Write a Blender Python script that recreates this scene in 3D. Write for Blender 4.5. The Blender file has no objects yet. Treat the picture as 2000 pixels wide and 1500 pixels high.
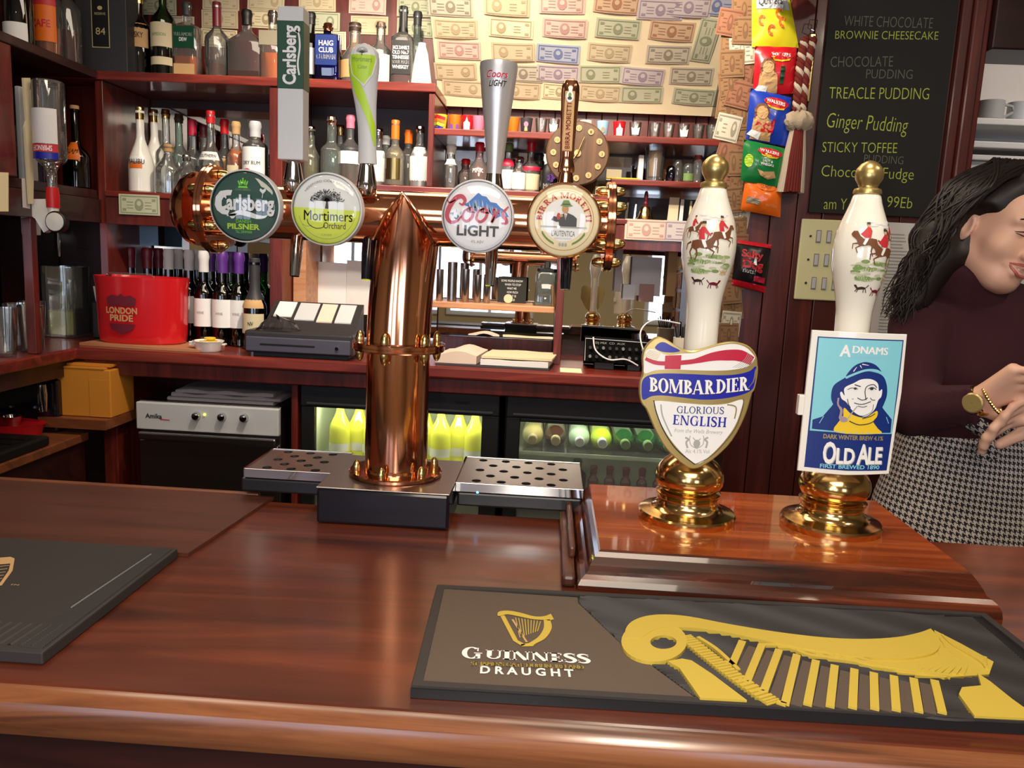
import bpy, bmesh, math, random
import numpy as np
from math import sin, cos, pi, radians, sqrt, atan2
from mathutils import Vector, Matrix
random.seed(7)
SC = bpy.context.scene
COL = SC.collection
# ------------------------------------------------------------ camera
FPX = 1560.0
YAW, PIT, ROL, EYE = radians(2.4), radians(9), radians(2.67), 1.44
cF = Vector((-sin(YAW)*cos(PIT), cos(YAW)*cos(PIT), -sin(PIT)))
cR0 = Vector((cos(YAW), sin(YAW), 0)); cU0 = cR0.cross(cF)
cR = cR0*cos(ROL)+cU0*sin(ROL); cU = cU0*cos(ROL)-cR0*sin(ROL)
cC = Vector((0, 0, EYE))
cam = bpy.data.cameras.new('camera'); camo = bpy.data.objects.new('camera', cam); COL.objects.link(camo)
mw = Matrix.Identity(4)
for i in range(3):
    mw[i][0] = cR[i]; mw[i][1] = cU[i]; mw[i][2] = -cF[i]; mw[i][3] = cC[i]
camo.matrix_world = mw
cam.sensor_width = 36; cam.lens = FPX/2000*36; cam.clip_start = 0.02
SC.camera = camo
def ray(x, y): return cF+cR*((x-1000)/FPX)-cU*((y-750)/FPX)
def atY(x, y, Y):
    d = ray(x, y); return cC+d*(Y/d.y)
def atZ(x, y, Z):
    d = ray(x, y); return cC+d*((Z-EYE)/d.z)
def atX(x, y, X):
    d = ray(x, y); return cC+d*(X/d.x)
# ------------------------------------------------------------ world, view, lights
SC.view_settings.view_transform = 'Standard'; SC.view_settings.look = 'None'
SC.view_settings.gamma = 1; SC.view_settings.use_curve_mapping = False
SC.view_settings.exposure = 0.42
W = bpy.data.worlds.new('world'); SC.world = W; W.use_nodes = True
W.node_tree.nodes['Background'].inputs[0].default_value = (0.6, 0.62, 0.7, 1)
W.node_tree.nodes['Background'].inputs[1].default_value = 0.09
def light(kind, name, loc, energy, color, size=0.1, target=None, spot=None, sy=None):
    l = bpy.data.lights.new(name, kind); l.energy = energy; l.color = color
    if kind == 'AREA':
        l.size = size
        if sy: l.shape = 'RECTANGLE'; l.size_y = sy
    else: l.shadow_soft_size = size
    if spot: l.spot_size = radians(spot); l.spot_blend = 0.7
    o = bpy.data.objects.new(name, l); COL.objects.link(o); o.location = loc
    if target:
        o.rotation_euler = (Vector(target)-Vector(loc)).to_track_quat('-Z', 'Y').to_euler()
    return o
WARM = (1, 0.86, 0.68); FL = (1, 0.96, 0.90)
light('POINT', 'camera_flash', (-0.035, -0.01, 1.455), 9.5, FL, 0.011)
light('SPOT', 'shelf_spotlight', (-0.35, 1.75, 2.42), 56, WARM, 0.03, (-0.45, 2.7, 1.65), 95)
light('SPOT', 'bulkhead_spotlight', (0.15, 1.55, 2.42), 44, WARM, 0.03, (0.05, 2.7, 1.8), 85)
light('SPOT', 'bar_spotlight', (0.25, 0.75, 2.42), 22, WARM, 0.05, (0.22, 0.85, 1.1), 80)
light('SPOT', 'server_fill_spot', (1.15, 0.7, 2.42), 13, WARM, 0.04, (0.8, 1.7, 1.3), 95)  # unseen fill aimed at the woman to brighten her face
light('AREA', 'ceiling_panel_light', (0, -0.9, 2.42), 30, (1, 0.86, 0.68), 1.2, (0, -0.9, 0))
light('AREA', 'servery_light', (-0.4, 1.75, 2.44), 9, WARM, 1.6, (-0.4, 1.8, 0), sy=0.5)
light('POINT', 'kitchen_light', (1.9, 2.5, 2.35), 7, (1, 0.95, 0.9), 0.08)

# ------------------------------------------------------------ materials
def S(r, g=None, b=None):
    if g is None: g = b = r
    f = lambda c: (c/255/12.92) if c/255 <= 0.04045 else ((c/255+0.055)/1.055)**2.4
    return (f(r), f(g), f(b), 1)
MATS = {}
def mat(name, col, rough=0.5, metal=0.0, coat=0.0, emit=0, spec=0.5, bump=None, alpha=None):
    if name in MATS: return MATS[name]
    m = bpy.data.materials.new(name); m.use_nodes = True; n = m.node_tree; b = n.nodes['Principled BSDF']
    b.inputs['Base Color'].default_value = col; b.inputs['Roughness'].default_value = rough
    b.inputs['Metallic'].default_value = metal; b.inputs['Coat Weight'].default_value = coat
    b.inputs['Coat Roughness'].default_value = 0.05; b.inputs['Specular IOR Level'].default_value = spec
    if emit: b.inputs['Emission Color'].default_value = col; b.inputs['Emission Strength'].default_value = emit
    if bump:
        t = n.nodes.new('ShaderNodeTexCoord'); no = n.nodes.new('ShaderNodeTexNoise'); bu = n.nodes.new('ShaderNodeBump')
        no.inputs['Scale'].default_value = bump[0]; bu.inputs['Strength'].default_value = bump[1]; bu.inputs['Distance'].default_value = 0.002
        no.inputs['Detail'].default_value = 3
        n.links.new(t.outputs['Object'], no.inputs['Vector']); n.links.new(no.outputs['Fac'], bu.inputs['Height']); n.links.new(bu.outputs[0], b.inputs['Normal'])
    MATS[name] = m; return m
def wood(name, c1, c2, scale=(2, 30, 30), rough=0.35, coat=0.3, c3=None, detail=6, crough=0.08, dist=1.2, bump=0.08):
    m = bpy.data.materials.new(name); m.use_nodes = True; n = m.node_tree; b = n.nodes['Principled BSDF']; L = n.links.new
    t = n.nodes.new('ShaderNodeTexCoord'); mp = n.nodes.new('ShaderNodeMapping'); no = n.nodes.new('ShaderNodeTexNoise'); cr = n.nodes.new('ShaderNodeValToRGB')
    mp.inputs['Scale'].default_value = scale; no.inputs['Scale'].default_value = 1; no.inputs['Detail'].default_value = detail
    no.inputs['Distortion'].default_value = dist; no.inputs['Roughness'].default_value = 0.62
    L(t.outputs['Object'], mp.inputs[0]); L(mp.outputs[0], no.inputs['Vector']); L(no.outputs['Fac'], cr.inputs[0]); L(cr.outputs[0], b.inputs['Base Color'])
    e = cr.color_ramp.elements; e[0].position = 0.32; e[0].color = c1; e[1].position = 0.68; e[1].color = c2
    if c3: q = e.new(0.5); q.color = c3
    b.inputs['Roughness'].default_value = rough; b.inputs['Coat Weight'].default_value = coat; b.inputs['Coat Roughness'].default_value = crough
    bu = n.nodes.new('ShaderNodeBump'); bu.inputs['Strength'].default_value = bump; bu.inputs['Distance'].default_value = 0.001
    L(no.outputs['Fac'], bu.inputs['Height']); L(bu.outputs[0], b.inputs['Normal'])
    MATS[name] = m; return m
def glass(name, tint, gloss=0.06, rough=0.02, haze=0.0):
    m = bpy.data.materials.new(name); m.use_nodes = True; n = m.node_tree; n.nodes.remove(n.nodes['Principled BSDF']); L = n.links.new
    out = n.nodes['Material Output']; tr = n.nodes.new('ShaderNodeBsdfTransparent'); gl = n.nodes.new('ShaderNodeBsdfGlossy'); mx = n.nodes.new('ShaderNodeMixShader')
    lw = n.nodes.new('ShaderNodeFresnel'); lw.inputs['IOR'].default_value = 1.5
    ma = n.nodes.new('ShaderNodeMath'); ma.operation = 'ADD'; ma.inputs[1].default_value = gloss
    tr.inputs[0].default_value = tint; gl.inputs['Roughness'].default_value = rough; gl.inputs['Color'].default_value = (1, 1, 1, 1)
    L(lw.outputs[0], ma.inputs[0]); L(ma.outputs[0], mx.inputs[0]); src = tr.outputs[0]
    if haze:
        df = n.nodes.new('ShaderNodeBsdfDiffuse'); df.inputs[0].default_value = (.9, .92, .9, 1); m2 = n.nodes.new('ShaderNodeMixShader'); m2.inputs[0].default_value = haze
        L(tr.outputs[0], m2.inputs[1]); L(df.outputs[0], m2.inputs[2]); src = m2.outputs[0]
    L(src, mx.inputs[1]); L(gl.outputs[0], mx.inputs[2]); L(mx.outputs[0], out.inputs[0])
    MATS[name] = m; return m
M = MATS
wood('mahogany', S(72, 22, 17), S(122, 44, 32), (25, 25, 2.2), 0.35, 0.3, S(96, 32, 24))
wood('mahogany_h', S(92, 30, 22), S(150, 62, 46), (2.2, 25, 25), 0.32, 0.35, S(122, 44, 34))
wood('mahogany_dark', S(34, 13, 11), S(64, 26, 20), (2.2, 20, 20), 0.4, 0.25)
wood('panel_wood', S(72, 24, 18), S(112, 42, 30), (22, 22, 1.6), 0.4, 0.25, S(80, 28, 22))
wood('bar_top', S(62, 24, 13), S(116, 54, 32), (1.6, 16, 16), 0.3, 0.7, S(90, 39, 23), crough=0.17)
wood('bar_nose', S(76, 42, 26), S(152, 96, 58), (2.2, 46, 46), 0.3, 1.0, S(124, 74, 46), crough=0.2)
wood('flap_wood', S(62, 30, 20), S(96, 50, 34), (1.6, 16, 16), 0.4, 0.12, crough=0.3)
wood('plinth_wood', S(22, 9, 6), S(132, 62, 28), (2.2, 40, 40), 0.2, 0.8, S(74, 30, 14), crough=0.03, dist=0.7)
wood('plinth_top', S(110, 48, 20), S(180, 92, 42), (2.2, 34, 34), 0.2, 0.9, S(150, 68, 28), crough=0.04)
wood('pale_wood', S(170, 110, 74), S(206, 152, 110), (2, 26, 26), 0.5, 0.1)
wood('clock_wood', S(66, 42, 24), S(104, 70, 40), (30, 6, 2), 0.5, 0.2)
wood('ply', S(96, 50, 26), S(150, 84, 46), (2, 12, 12), 0.5, 0.1)
mat('copper', S(238, 170, 134), 0.11, 1.0); mat('brass', S(216, 182, 122), 0.15, 1.0); mat('pale_brass', S(214, 190, 128), 0.2, 1.0)
mat('gold_knob', S(196, 172, 112), 0.32, 0.85); mat('chrome', S(205), 0.07, 1.0); mat('steel', S(176, 172, 170), 0.26, 1.0)
mat('satin_silver', S(204, 203, 206), 0.32, 0.55); mat('black_gloss', S(14, 16, 26), 0.12, 0, 0.5); mat('black', S(12), 0.5)
mat('black_plastic', S(22, 21, 24), 0.35); mat('rubber', S(46, 42, 42), 0.62); mat('rubber_black', S(20, 20, 24), 0.5)
mat('mat_brown', S(88, 74, 64), 0.6, bump=(900, 0.2)); mat('mat_gold', S(198, 172, 66), 0.55); mat('mat_gold_dark', S(150, 118, 50), 0.6)
mat('white', S(238), 0.5); mat('white_gloss', S(240, 238, 232), 0.12, 0, 0.6); mat('ceramic', S(238, 234, 222), 0.1, 0, 0.8)
mat('cream', S(240, 226, 186), 0.8); mat('cream_paper', S(244, 228, 190), 0.85, bump=(30, 0.3)); mat('paper', S(228, 226, 224), 0.85); mat('paper_tan', S(212, 198, 164), 0.85)
mat('green_dark', S(8, 64, 40), 0.35); mat('lime', S(172, 210, 48), 0.4); mat('lime_print', S(206, 216, 62), .4); mat('bright_lime', S(120, 214, 40), 0.4); mat('silver_grey', S(196, 198, 202), 0.4); mat('light_grey', S(222), 0.4)
mat('grey', S(120), 0.5); mat('dark_grey', S(52, 52, 56), 0.5); mat('print_grey', S(168, 168, 166), 0.6)
mat('red', S(200, 24, 34), 0.35); mat('red_plastic', S(214, 30, 38), 0.22, 0, 0.4); mat('crimson', S(190, 32, 64), 0.4); mat('print_red', S(196, 44, 52), 0.5)
mat('blue', S(26, 34, 160), 0.35); mat('navy', S(14, 44, 120), 0.4); mat('sky', S(132, 206, 222), 0.4); mat('mid_blue', S(36, 112, 190), 0.4); mat('pale_blue', S(150, 190, 220), 0.5)
mat('gold_paint', S(186, 164, 104), 0.35, 0.5); mat('yellow', S(236, 200, 40), 0.45); mat('orange', S(232, 112, 24), 0.45); mat('pink', S(226, 120, 150), 0.5)
mat('maroon', S(110, 24, 44), 0.4); mat('purple', S(96, 48, 140), 0.4); mat('brown', S(112, 66, 34), 0.6); mat('dark_brown', S(52, 28, 18), 0.6); mat('cork', S(176, 138, 92), 0.8)
mat('tan', S(200, 160, 110), 0.7); mat('print_green', S(120, 150, 84), 0.6); mat('grass_print', S(150, 170, 110), 0.6)
mat('slate', S(34, 34, 32), 0.85); mat('chalk', S(186, 200, 84), 0.95); mat('chalk_faint', S(110, 112, 96), 0.95)
mat('amber', S(190, 92, 18), 0.1, 0, 0.4); mat('deep_red', S(90, 14, 14), 0.1, 0, 0.4); mat('skin', S(234, 184, 158), 0.45)
mat('lip', S(190, 104, 98), 0.4); mat('hair', S(24, 13, 12), 0.5); mat('knit', S(58, 18, 28), 0.95, bump=(600, 0.6)); mat('eye_white', S(230), 0.3)
mat('cardboard', S(206, 132, 34), 0.8); mat('switch_cream', S(226, 220, 170), 0.4); mat('switch_grey', S(150, 140, 130), 0.4)
mat('gold_print', S(204, 186, 128), .5); mat('matt_black', S(9), .9, spec=.08); mat('ale_gold', S(150, 138, 84), .12, 0, .5); mat('ale_teal', S(140, 160, 130), .12, 0, .5); mat('ale_lime', S(150, 168, 40), .12, 0, .5); mat('alco_yellow', S(232, 230, 70), .15, 0, .5); mat('lime_fill', S(196, 196, 60), .5); mat('towel', S(150, 144, 152), 0.95, bump=(260, 1.0)); mat('till_grey', S(78, 76, 90), 0.45); mat('till_dark', S(50, 46, 48), 0.4)
mat('fridge_light', S(230, 240, 205), 0.7); mat('led_blue', (0.1, 0.5, 1, 1), 0.4, emit=3); mat('led_yellow', (0.9, 0.9, 0.1, 1), 0.4, emit=2)
mat('wall_cream', S(206, 184, 142), 0.9); mat('wall_white', S(236, 230, 226), 0.7); mat('floor_dark', S(60, 46, 38), 0.6); mat('ceil', S(190, 172, 150), 0.9)
mat('fleece', S(196, 176, 150), 0.98, bump=(400, 1)); mat('rope_red', S(110, 34, 26), 0.9); mat('rope_white', S(206, 190, 168), 0.9)
mat('mirror', (0.82, 0.83, 0.82, 1), 0.015, 1.0)
mat('window_glow', S(214, 228, 255), 0.5, emit=3.5); mat('lamp_glow', (1, 0.85, 0.6, 1), 0.5, emit=9)
glass('glass_clear', (0.95, 0.97, 0.96, 1), .09, haze=.06); glass('glass_green', (0.05, 0.34, 0.10, 1)); glass('glass_dark', (0.03, 0.035, 0.02, 1)); glass('glass_blue', (0.02, 0.03, 0.42, 1))
glass('glass_amber', (0.92, 0.50, 0.14, 1)); glass('glass_red', (0.42, 0.10, 0.09, 1)); glass('glass_gold', (0.95, 0.80, 0.42, 1), haze=.1); glass('glass_pink', (0.95, 0.62, 0.60, 1), haze=.08); glass('glass_lime', (0.80, 0.84, 0.40, 1), haze=.08)
mat('yellow_liquid', S(240, 236, 90), .2); mat('brown_glass', S(50, 26, 14), .12, 0, .4); mat('glass_bgreen', S(20, 62, 24), .12, 0, .4)
glass('glass_smoke', (0.72, 0.72, 0.70, 1), haze=.06); glass('glass_teal', (0.42, 0.62, 0.55, 1), haze=.08); glass('lens_clear', (0.97, 0.97, 0.97, 1), 0.01); glass('film', (0.95, 0.95, 0.95, 1), 0.08, 0.12)

# ------------------------------------------------------------ mesh collector
OFF = {}
class B:
    def __init__(s): s.v = []; s.f = []; s.m = []; s.cur = 0; s.mats = []
    def use(s, m):
        m = M[m] if isinstance(m, str) else m
        if m not in s.mats: s.mats.append(m)
        s.cur = s.mats.index(m); return s
    def add(s, vs, fs):
        o = len(s.v); s.v += [tuple(v) for v in vs]
        for f in fs: s.f.append([i+o for i in f]); s.m.append(s.cur)
        return s
    def box(s, x0, x1, y0, y1, z0, z1, bev=0):
        if bev:
            c = []; b = min(bev, abs(x1-x0)/2.01, abs(y1-y0)/2.01, abs(z1-z0)/2.01)
            bm = bmesh.new(); bmesh.ops.create_cube(bm, size=1)
            for v in bm.verts: v.co = ((x0+x1)/2+v.co.x*(x1-x0), (y0+y1)/2+v.co.y*(y1-y0), (z0+z1)/2+v.co.z*(z1-z0))
            bmesh.ops.bevel(bm, geom=bm.edges[:], offset=b, segments=2, affect='EDGES', profile=0.5)
            bm.verts.index_update(); s.add([v.co[:] for v in bm.verts], [[v.index for v in f.verts] for f in bm.faces]); bm.free(); return s
        v = [(x, y, z) for x in (x0, x1) for y in (y0, y1) for z in (z0, z1)]
        return s.add(v, [(0, 1, 3, 2), (4, 6, 7, 5), (0, 4, 5, 1), (2, 3, 7, 6), (0, 2, 6, 4), (1, 5, 7, 3)])
    def lathe(s, c, prof, n=24, axis='z', sx=1, sy=1, p=2, cap=True, ang=None):
        # prof [(r,h)], superellipse exponent p
        rings = []; vs = []
        a0, a1 = ang if ang else (0, 2*pi)
        k = n if not ang else n+1
        for r, h in prof:
            for i in range(k):
                a = a0+(a1-a0)*i/n; ca, sa = cos(a), sin(a)
                if p != 2:
                    q = (abs(ca)**p+abs(sa)**p)**(-1.0/p); ca *= q; sa *= q
                x, y, z = r*ca*sx, r*sa*sy, h
                if axis == 'y': x, y, z = x, z, y
                if axis == 'x': x, y, z = z, x, y
                vs.append((c[0]+x, c[1]+y, c[2]+z))
        fs = []
        for j in range(len(prof)-1):
            for i in range(k-1 if ang else k):
                a = j*k+i; b2 = j*k+(i+1) % k; fs.append((a, b2, b2+k, a+k))
        if cap and not ang:
            fs.append(list(range(k))[::-1]); fs.append([(len(prof)-1)*k+i for i in range(k)])
        return s.add(vs, fs)
    def tube(s, pts, r, n=10, cap=True):
        pts = [Vector(p) for p in pts]; rs = r if isinstance(r, (list, tuple)) else [r]*len(pts)
        up = None; vs = []
        for i, p in enumerate(pts):
            d = (pts[min(i+1, len(pts)-1)]-pts[max(i-1, 0)]).normalized()
            if up is None: up = d.orthogonal().normalized()
            up = (up-d*up.dot(d)); up = up.normalized() if up.length > 1e-6 else d.orthogonal().normalized()
            w = d.cross(up)
            for k in range(n):
                a = 2*pi*k/n; vs.append(p+(up*cos(a)+w*sin(a))*rs[i])
        fs = [(j*n+k, j*n+(k+1) % n, (j+1)*n+(k+1) % n, (j+1)*n+k) for j in range(len(pts)-1) for k in range(n)]
        if cap: fs += [list(range(n))[::-1], [(len(pts)-1)*n+k for k in range(n)]]
        return s.add(vs, fs)
    def prism(s, pts, d):
        # pts list of 3D points (planar), d offset Vector
        n = len(pts); d = Vector(d); p = [Vector(q) for q in pts]
        return s.add([tuple(q) for q in p]+[tuple(q+d) for q in p], [list(range(n))[::-1], [n+i for i in range(n)]]+[(i, (i+1) % n, n+(i+1) % n, n+i) for i in range(n)])
    def sphere(s, c, r, n=14, sx=1, sy=1, sz=1):
        return s.lathe(c, [(max(1e-4, r*sin(pi*i/n)*1), -r*cos(pi*i/n)*sz) for i in range(n+1)], n*2 if n < 12 else 24, sx=sx, sy=sy)
    def quadgrid(s, fn, nu, nv):
        vs = [fn(i/nu, j/nv) for j in range(nv+1) for i in range(nu+1)]
        return s.add(vs, [(j*(nu+1)+i, j*(nu+1)+i+1, (j+1)*(nu+1)+i+1, (j+1)*(nu+1)+i) for j in range(nv) for i in range(nu)])
    def out(s, name, m=None, parent=None, label=None, smooth=True, kind=None):
        me = bpy.data.meshes.new(name); off = OFF.get(parent, Vector((0, 0, 0))) if parent else Vector((0, 0, 0))
        me.from_pydata([(v[0]-off[0], v[1]-off[1], v[2]-off[2]) for v in s.v], [], s.f)
        if s.mats and m is None:
            for q in s.mats: me.materials.append(q)
            me.polygons.foreach_set('material_index', s.m)
        else: me.materials.append(M[m] if isinstance(m, str) else m)
        bm = bmesh.new(); bm.from_mesh(me); bmesh.ops.recalc_face_normals(bm, faces=bm.faces[:])
        if smooth:
            for e in bm.edges:
                if len(e.link_faces) == 2 and e.calc_face_angle(0) > 0.6: e.smooth = False
        for f in bm.faces: f.smooth = smooth
        bm.to_mesh(me); bm.free()
        o = bpy.data.objects.new(name, me); COL.objects.link(o)
        if parent: o.parent = parent; OFF[o] = off
        else: OFF[o] = Vector((0, 0, 0))
        if label: o['label'] = label
        if kind: o['kind'] = kind
        return o
def thing(name, label, cat, loc, group=None):
    o = bpy.data.objects.new(name, None); COL.objects.link(o); o.location = loc; o.empty_display_size = 0.02
    o['label'] = label; o['category'] = cat; OFF[o] = Vector(loc)
    if group: o['group'] = group
    return o
def tag(o, label, cat, group=None, kind=None):
    o['label'] = label; o['category'] = cat
    if group: o['group'] = group
    if kind: o['kind'] = kind
    return o
def rebase(o):
    """move a single mesh thing's origin to its base"""
    me = o.data; c = np.zeros(len(me.vertices)*3); me.vertices.foreach_get('co', c); c = c.reshape(-1, 3)
    b = Vector(((c[:, 0].min()+c[:, 0].max())/2, (c[:, 1].min()+c[:, 1].max())/2, c[:, 2].min()))
    me.transform(Matrix.Translation(-b)); o.location = b; return o
def copytree(root, loc, label, rz=0, group=None, scale=None):
    r = root.copy(); COL.objects.link(r); r.location = loc; r.rotation_euler = (0, 0, rz); r['label'] = label
    if scale: r.scale = scale if isinstance(scale, tuple) else (scale,)*3
    if group: r['group'] = group
    for ch in root.children:
        c = ch.copy(); COL.objects.link(c); c.parent = r
        for g in ch.children:
            d = g.copy(); COL.objects.link(d); d.parent = c
    return r
def struct(b, name, m=None, parent=None, smooth=False):
    o = b.out(name, m, parent, smooth=smooth)
    if not parent: o['kind'] = 'structure'
    return o
# ------------------------------------------------------------ text and flat art
def text_geo(s, size=1, bold=0.0, shear=0.0, space=1.0, res=3, width=None, height=None):
    dup = bold if 'M' in s else 0
    if dup: bold = 0
    cu = bpy.data.curves.new('t', 'FONT'); cu.body = s; cu.size = 1; cu.offset = bold; cu.shear = shear; cu.space_character = space
    cu.align_x = 'LEFT'; cu.resolution_u = res; cu.fill_mode = 'FRONT'
    ob = bpy.data.objects.new('t', cu); me = bpy.data.meshes.new_from_object(ob)
    v = np.array([w.co[:2] for w in me.vertices]); fs = [list(p.vertices) for p in me.polygons]
    bpy.data.objects.remove(ob); bpy.data.curves.remove(cu); bpy.data.meshes.remove(me)
    if len(v) == 0: return v, fs
    if dup: fs = fs+[[i+len(v) for i in f] for f in fs]; v = np.concatenate([v, v+np.array([dup*1.4, 0])])
    x0, x1 = v[:, 0].min(), v[:, 0].max(); y0 = min(0, 0); h = v[:, 1].max()
    v[:, 0] -= (x0+x1)/2
    sx = width/(x1-x0) if width else size; sy = height/h if height else (sx if width else size)
    if height and not width: sx = sy
    return v*np.array([sx, sy]), fs
def serif_glyph(ch, T=.2):
    t, sf, e = .085, .065, .085; P = []
    def rect(a, b, c, d): P.append([(a, c), (b, c), (b, d), (a, d)])
    def stem(x, w=T, top=1, bot=1, y0=0, y1=1):
        rect(x, x+w, y0, y1)
        if bot: P.append([(x-e, 0), (x+w+e, 0), (x+w+e, sf*.7), (x+w, sf*1.7), (x, sf*1.7), (x-e, sf*.7)])
        if top: P.append([(x-e, 1), (x-e, 1-sf*.7), (x, 1-sf*1.7), (x+w, 1-sf*1.7), (x+w+e, 1-sf*.7), (x+w+e, 1)])
    def arc(cx, cy, rx, ry, a0, a1, n=14, w=T):
        for i in range(n):
            A, B_ = radians(a0+(a1-a0)*i/n), radians(a0+(a1-a0)*(i+1)/n)
            P.append([(cx+rx*cos(A), cy+ry*sin(A)), (cx+rx*cos(B_), cy+ry*sin(B_)), (cx+(rx-w)*cos(B_), cy+(ry-t)*sin(B_)), (cx+(rx-w)*cos(A), cy+(ry-t)*sin(A))])
    def diag(x0, y0, x1, y1, w): P.append([(x0, y0), (x0+w, y0), (x1+w, y1), (x1, y1)])
    def foot(x, w, y): P.append([(x-e, y), (x+w+e, y), (x+w+e, y+(sf if y < .5 else -sf)), (x-e, y+(sf if y < .5 else -sf))])
    if ch == 'I': stem(e); return P, T+2*e
    if ch == 'B': stem(e); arc(e+T*.6, .745, .46, .255, -90, 90); arc(e+T*.6, .27, .52, .27, -90, 90); return P, e+T*.6+.52
    if ch == 'O': arc(.46, .5, .46, .52, 0, 360, 26); return P, .92
    if ch == 'M': stem(e, t*1.1); stem(.95, T); diag(e, 1, .46, .06, T); diag(.95, 1, .52, .06, t*1.2); return P, .95+T+e
    if ch == 'A': diag(.05, 0, .42, 1, t*1.2); diag(.72, 0, .38, 1, T); rect(.2, .72, .28, .28+t); foot(.05, t, 0); foot(.72, T, 0); return P, .72+T+e
    if ch == 'R': stem(e); arc(e+T*.6, .73, .46, .27, -90, 90); diag(.62, 0, .30, .5, T); foot(.64, T, 0); return P, .66+T+e
    if ch == 'D': stem(e); arc(e+T*.5, .5, .66, .5, -90, 90, 18); return P, e+T*.5+.66
    if ch == 'E': stem(e); rect(e, .66, 0, t); rect(e, .62, 1-t, 1); rect(e, .52, .47, .47+t); rect(.60, .68, 0, .26); rect(.57, .64, .76, 1); rect(.47, .52, .37, .64); return P, .70
    if ch == 'L': stem(e); rect(e, .64, 0, t); rect(.58, .66, 0, .28); return P, .68
    if ch == 'T': stem(.28, T, 0); rect(0, .76, 1-t, 1); rect(0, .07, .74, 1); rect(.69, .76, .74, 1); return P, .76
    if ch == 'H': stem(e); stem(.68); rect(e, .8, .46, .46+t); return P, .68+T+e
    if ch == 'N': stem(e, t*1.2, 1, 1); stem(.80, t*1.2, 1, 0); diag(.80+t*1.2-T, 0, e*.6, 1, T); return P, .80+t*1.2+e
    if ch == 'U': rect(e, e+T, .3, 1); foot(e, T, 1); rect(.74, .74+t*1.2, .3, 1); foot(.74, t, 1); arc(e+.375, .3, .375, .32, 180, 360, 14, (T+t)/2); return P, .74+t+e
    if ch == 'G': arc(.48, .5, .48, .52, 48, 318, 20); rect(.68, .68+T*.9, .02, .42); foot(.68, T*.9, .46); rect(.74, .81, .66, .96); return P, .68+T+e
    if ch == 'S':
        pts = spline([(.60, .76), (.52, .93), (.34, .98), (.14, .90), (.11, .72), (.28, .58), (.46, .46), (.60, .28), (.50, .08), (.30, .02), (.12, .08), (.05, .26)], 3); n = len(pts); L, Rr = [], []
        for i, p in enumerate(pts):
            q, r = pts[max(i-1, 0)], pts[min(i+1, n-1)]; dx, dy = r[0]-q[0], r[1]-q[1]; l = sqrt(dx*dx+dy*dy); w = t+(T-t)*sin(pi*i/(n-1))**2
            L.append((p[0]-dy/l*w/2, p[1]+dx/l*w/2)); Rr.append((p[0]+dy/l*w/2, p[1]-dx/l*w/2))
        for i in range(n-1): P.append([L[i], L[i+1], Rr[i+1], Rr[i]])
        rect(.56, .62, .70, .98); rect(.03, .09, .02, .32); return P, .68
    rect(0, .1, 0, .1); return P, .1
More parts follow.
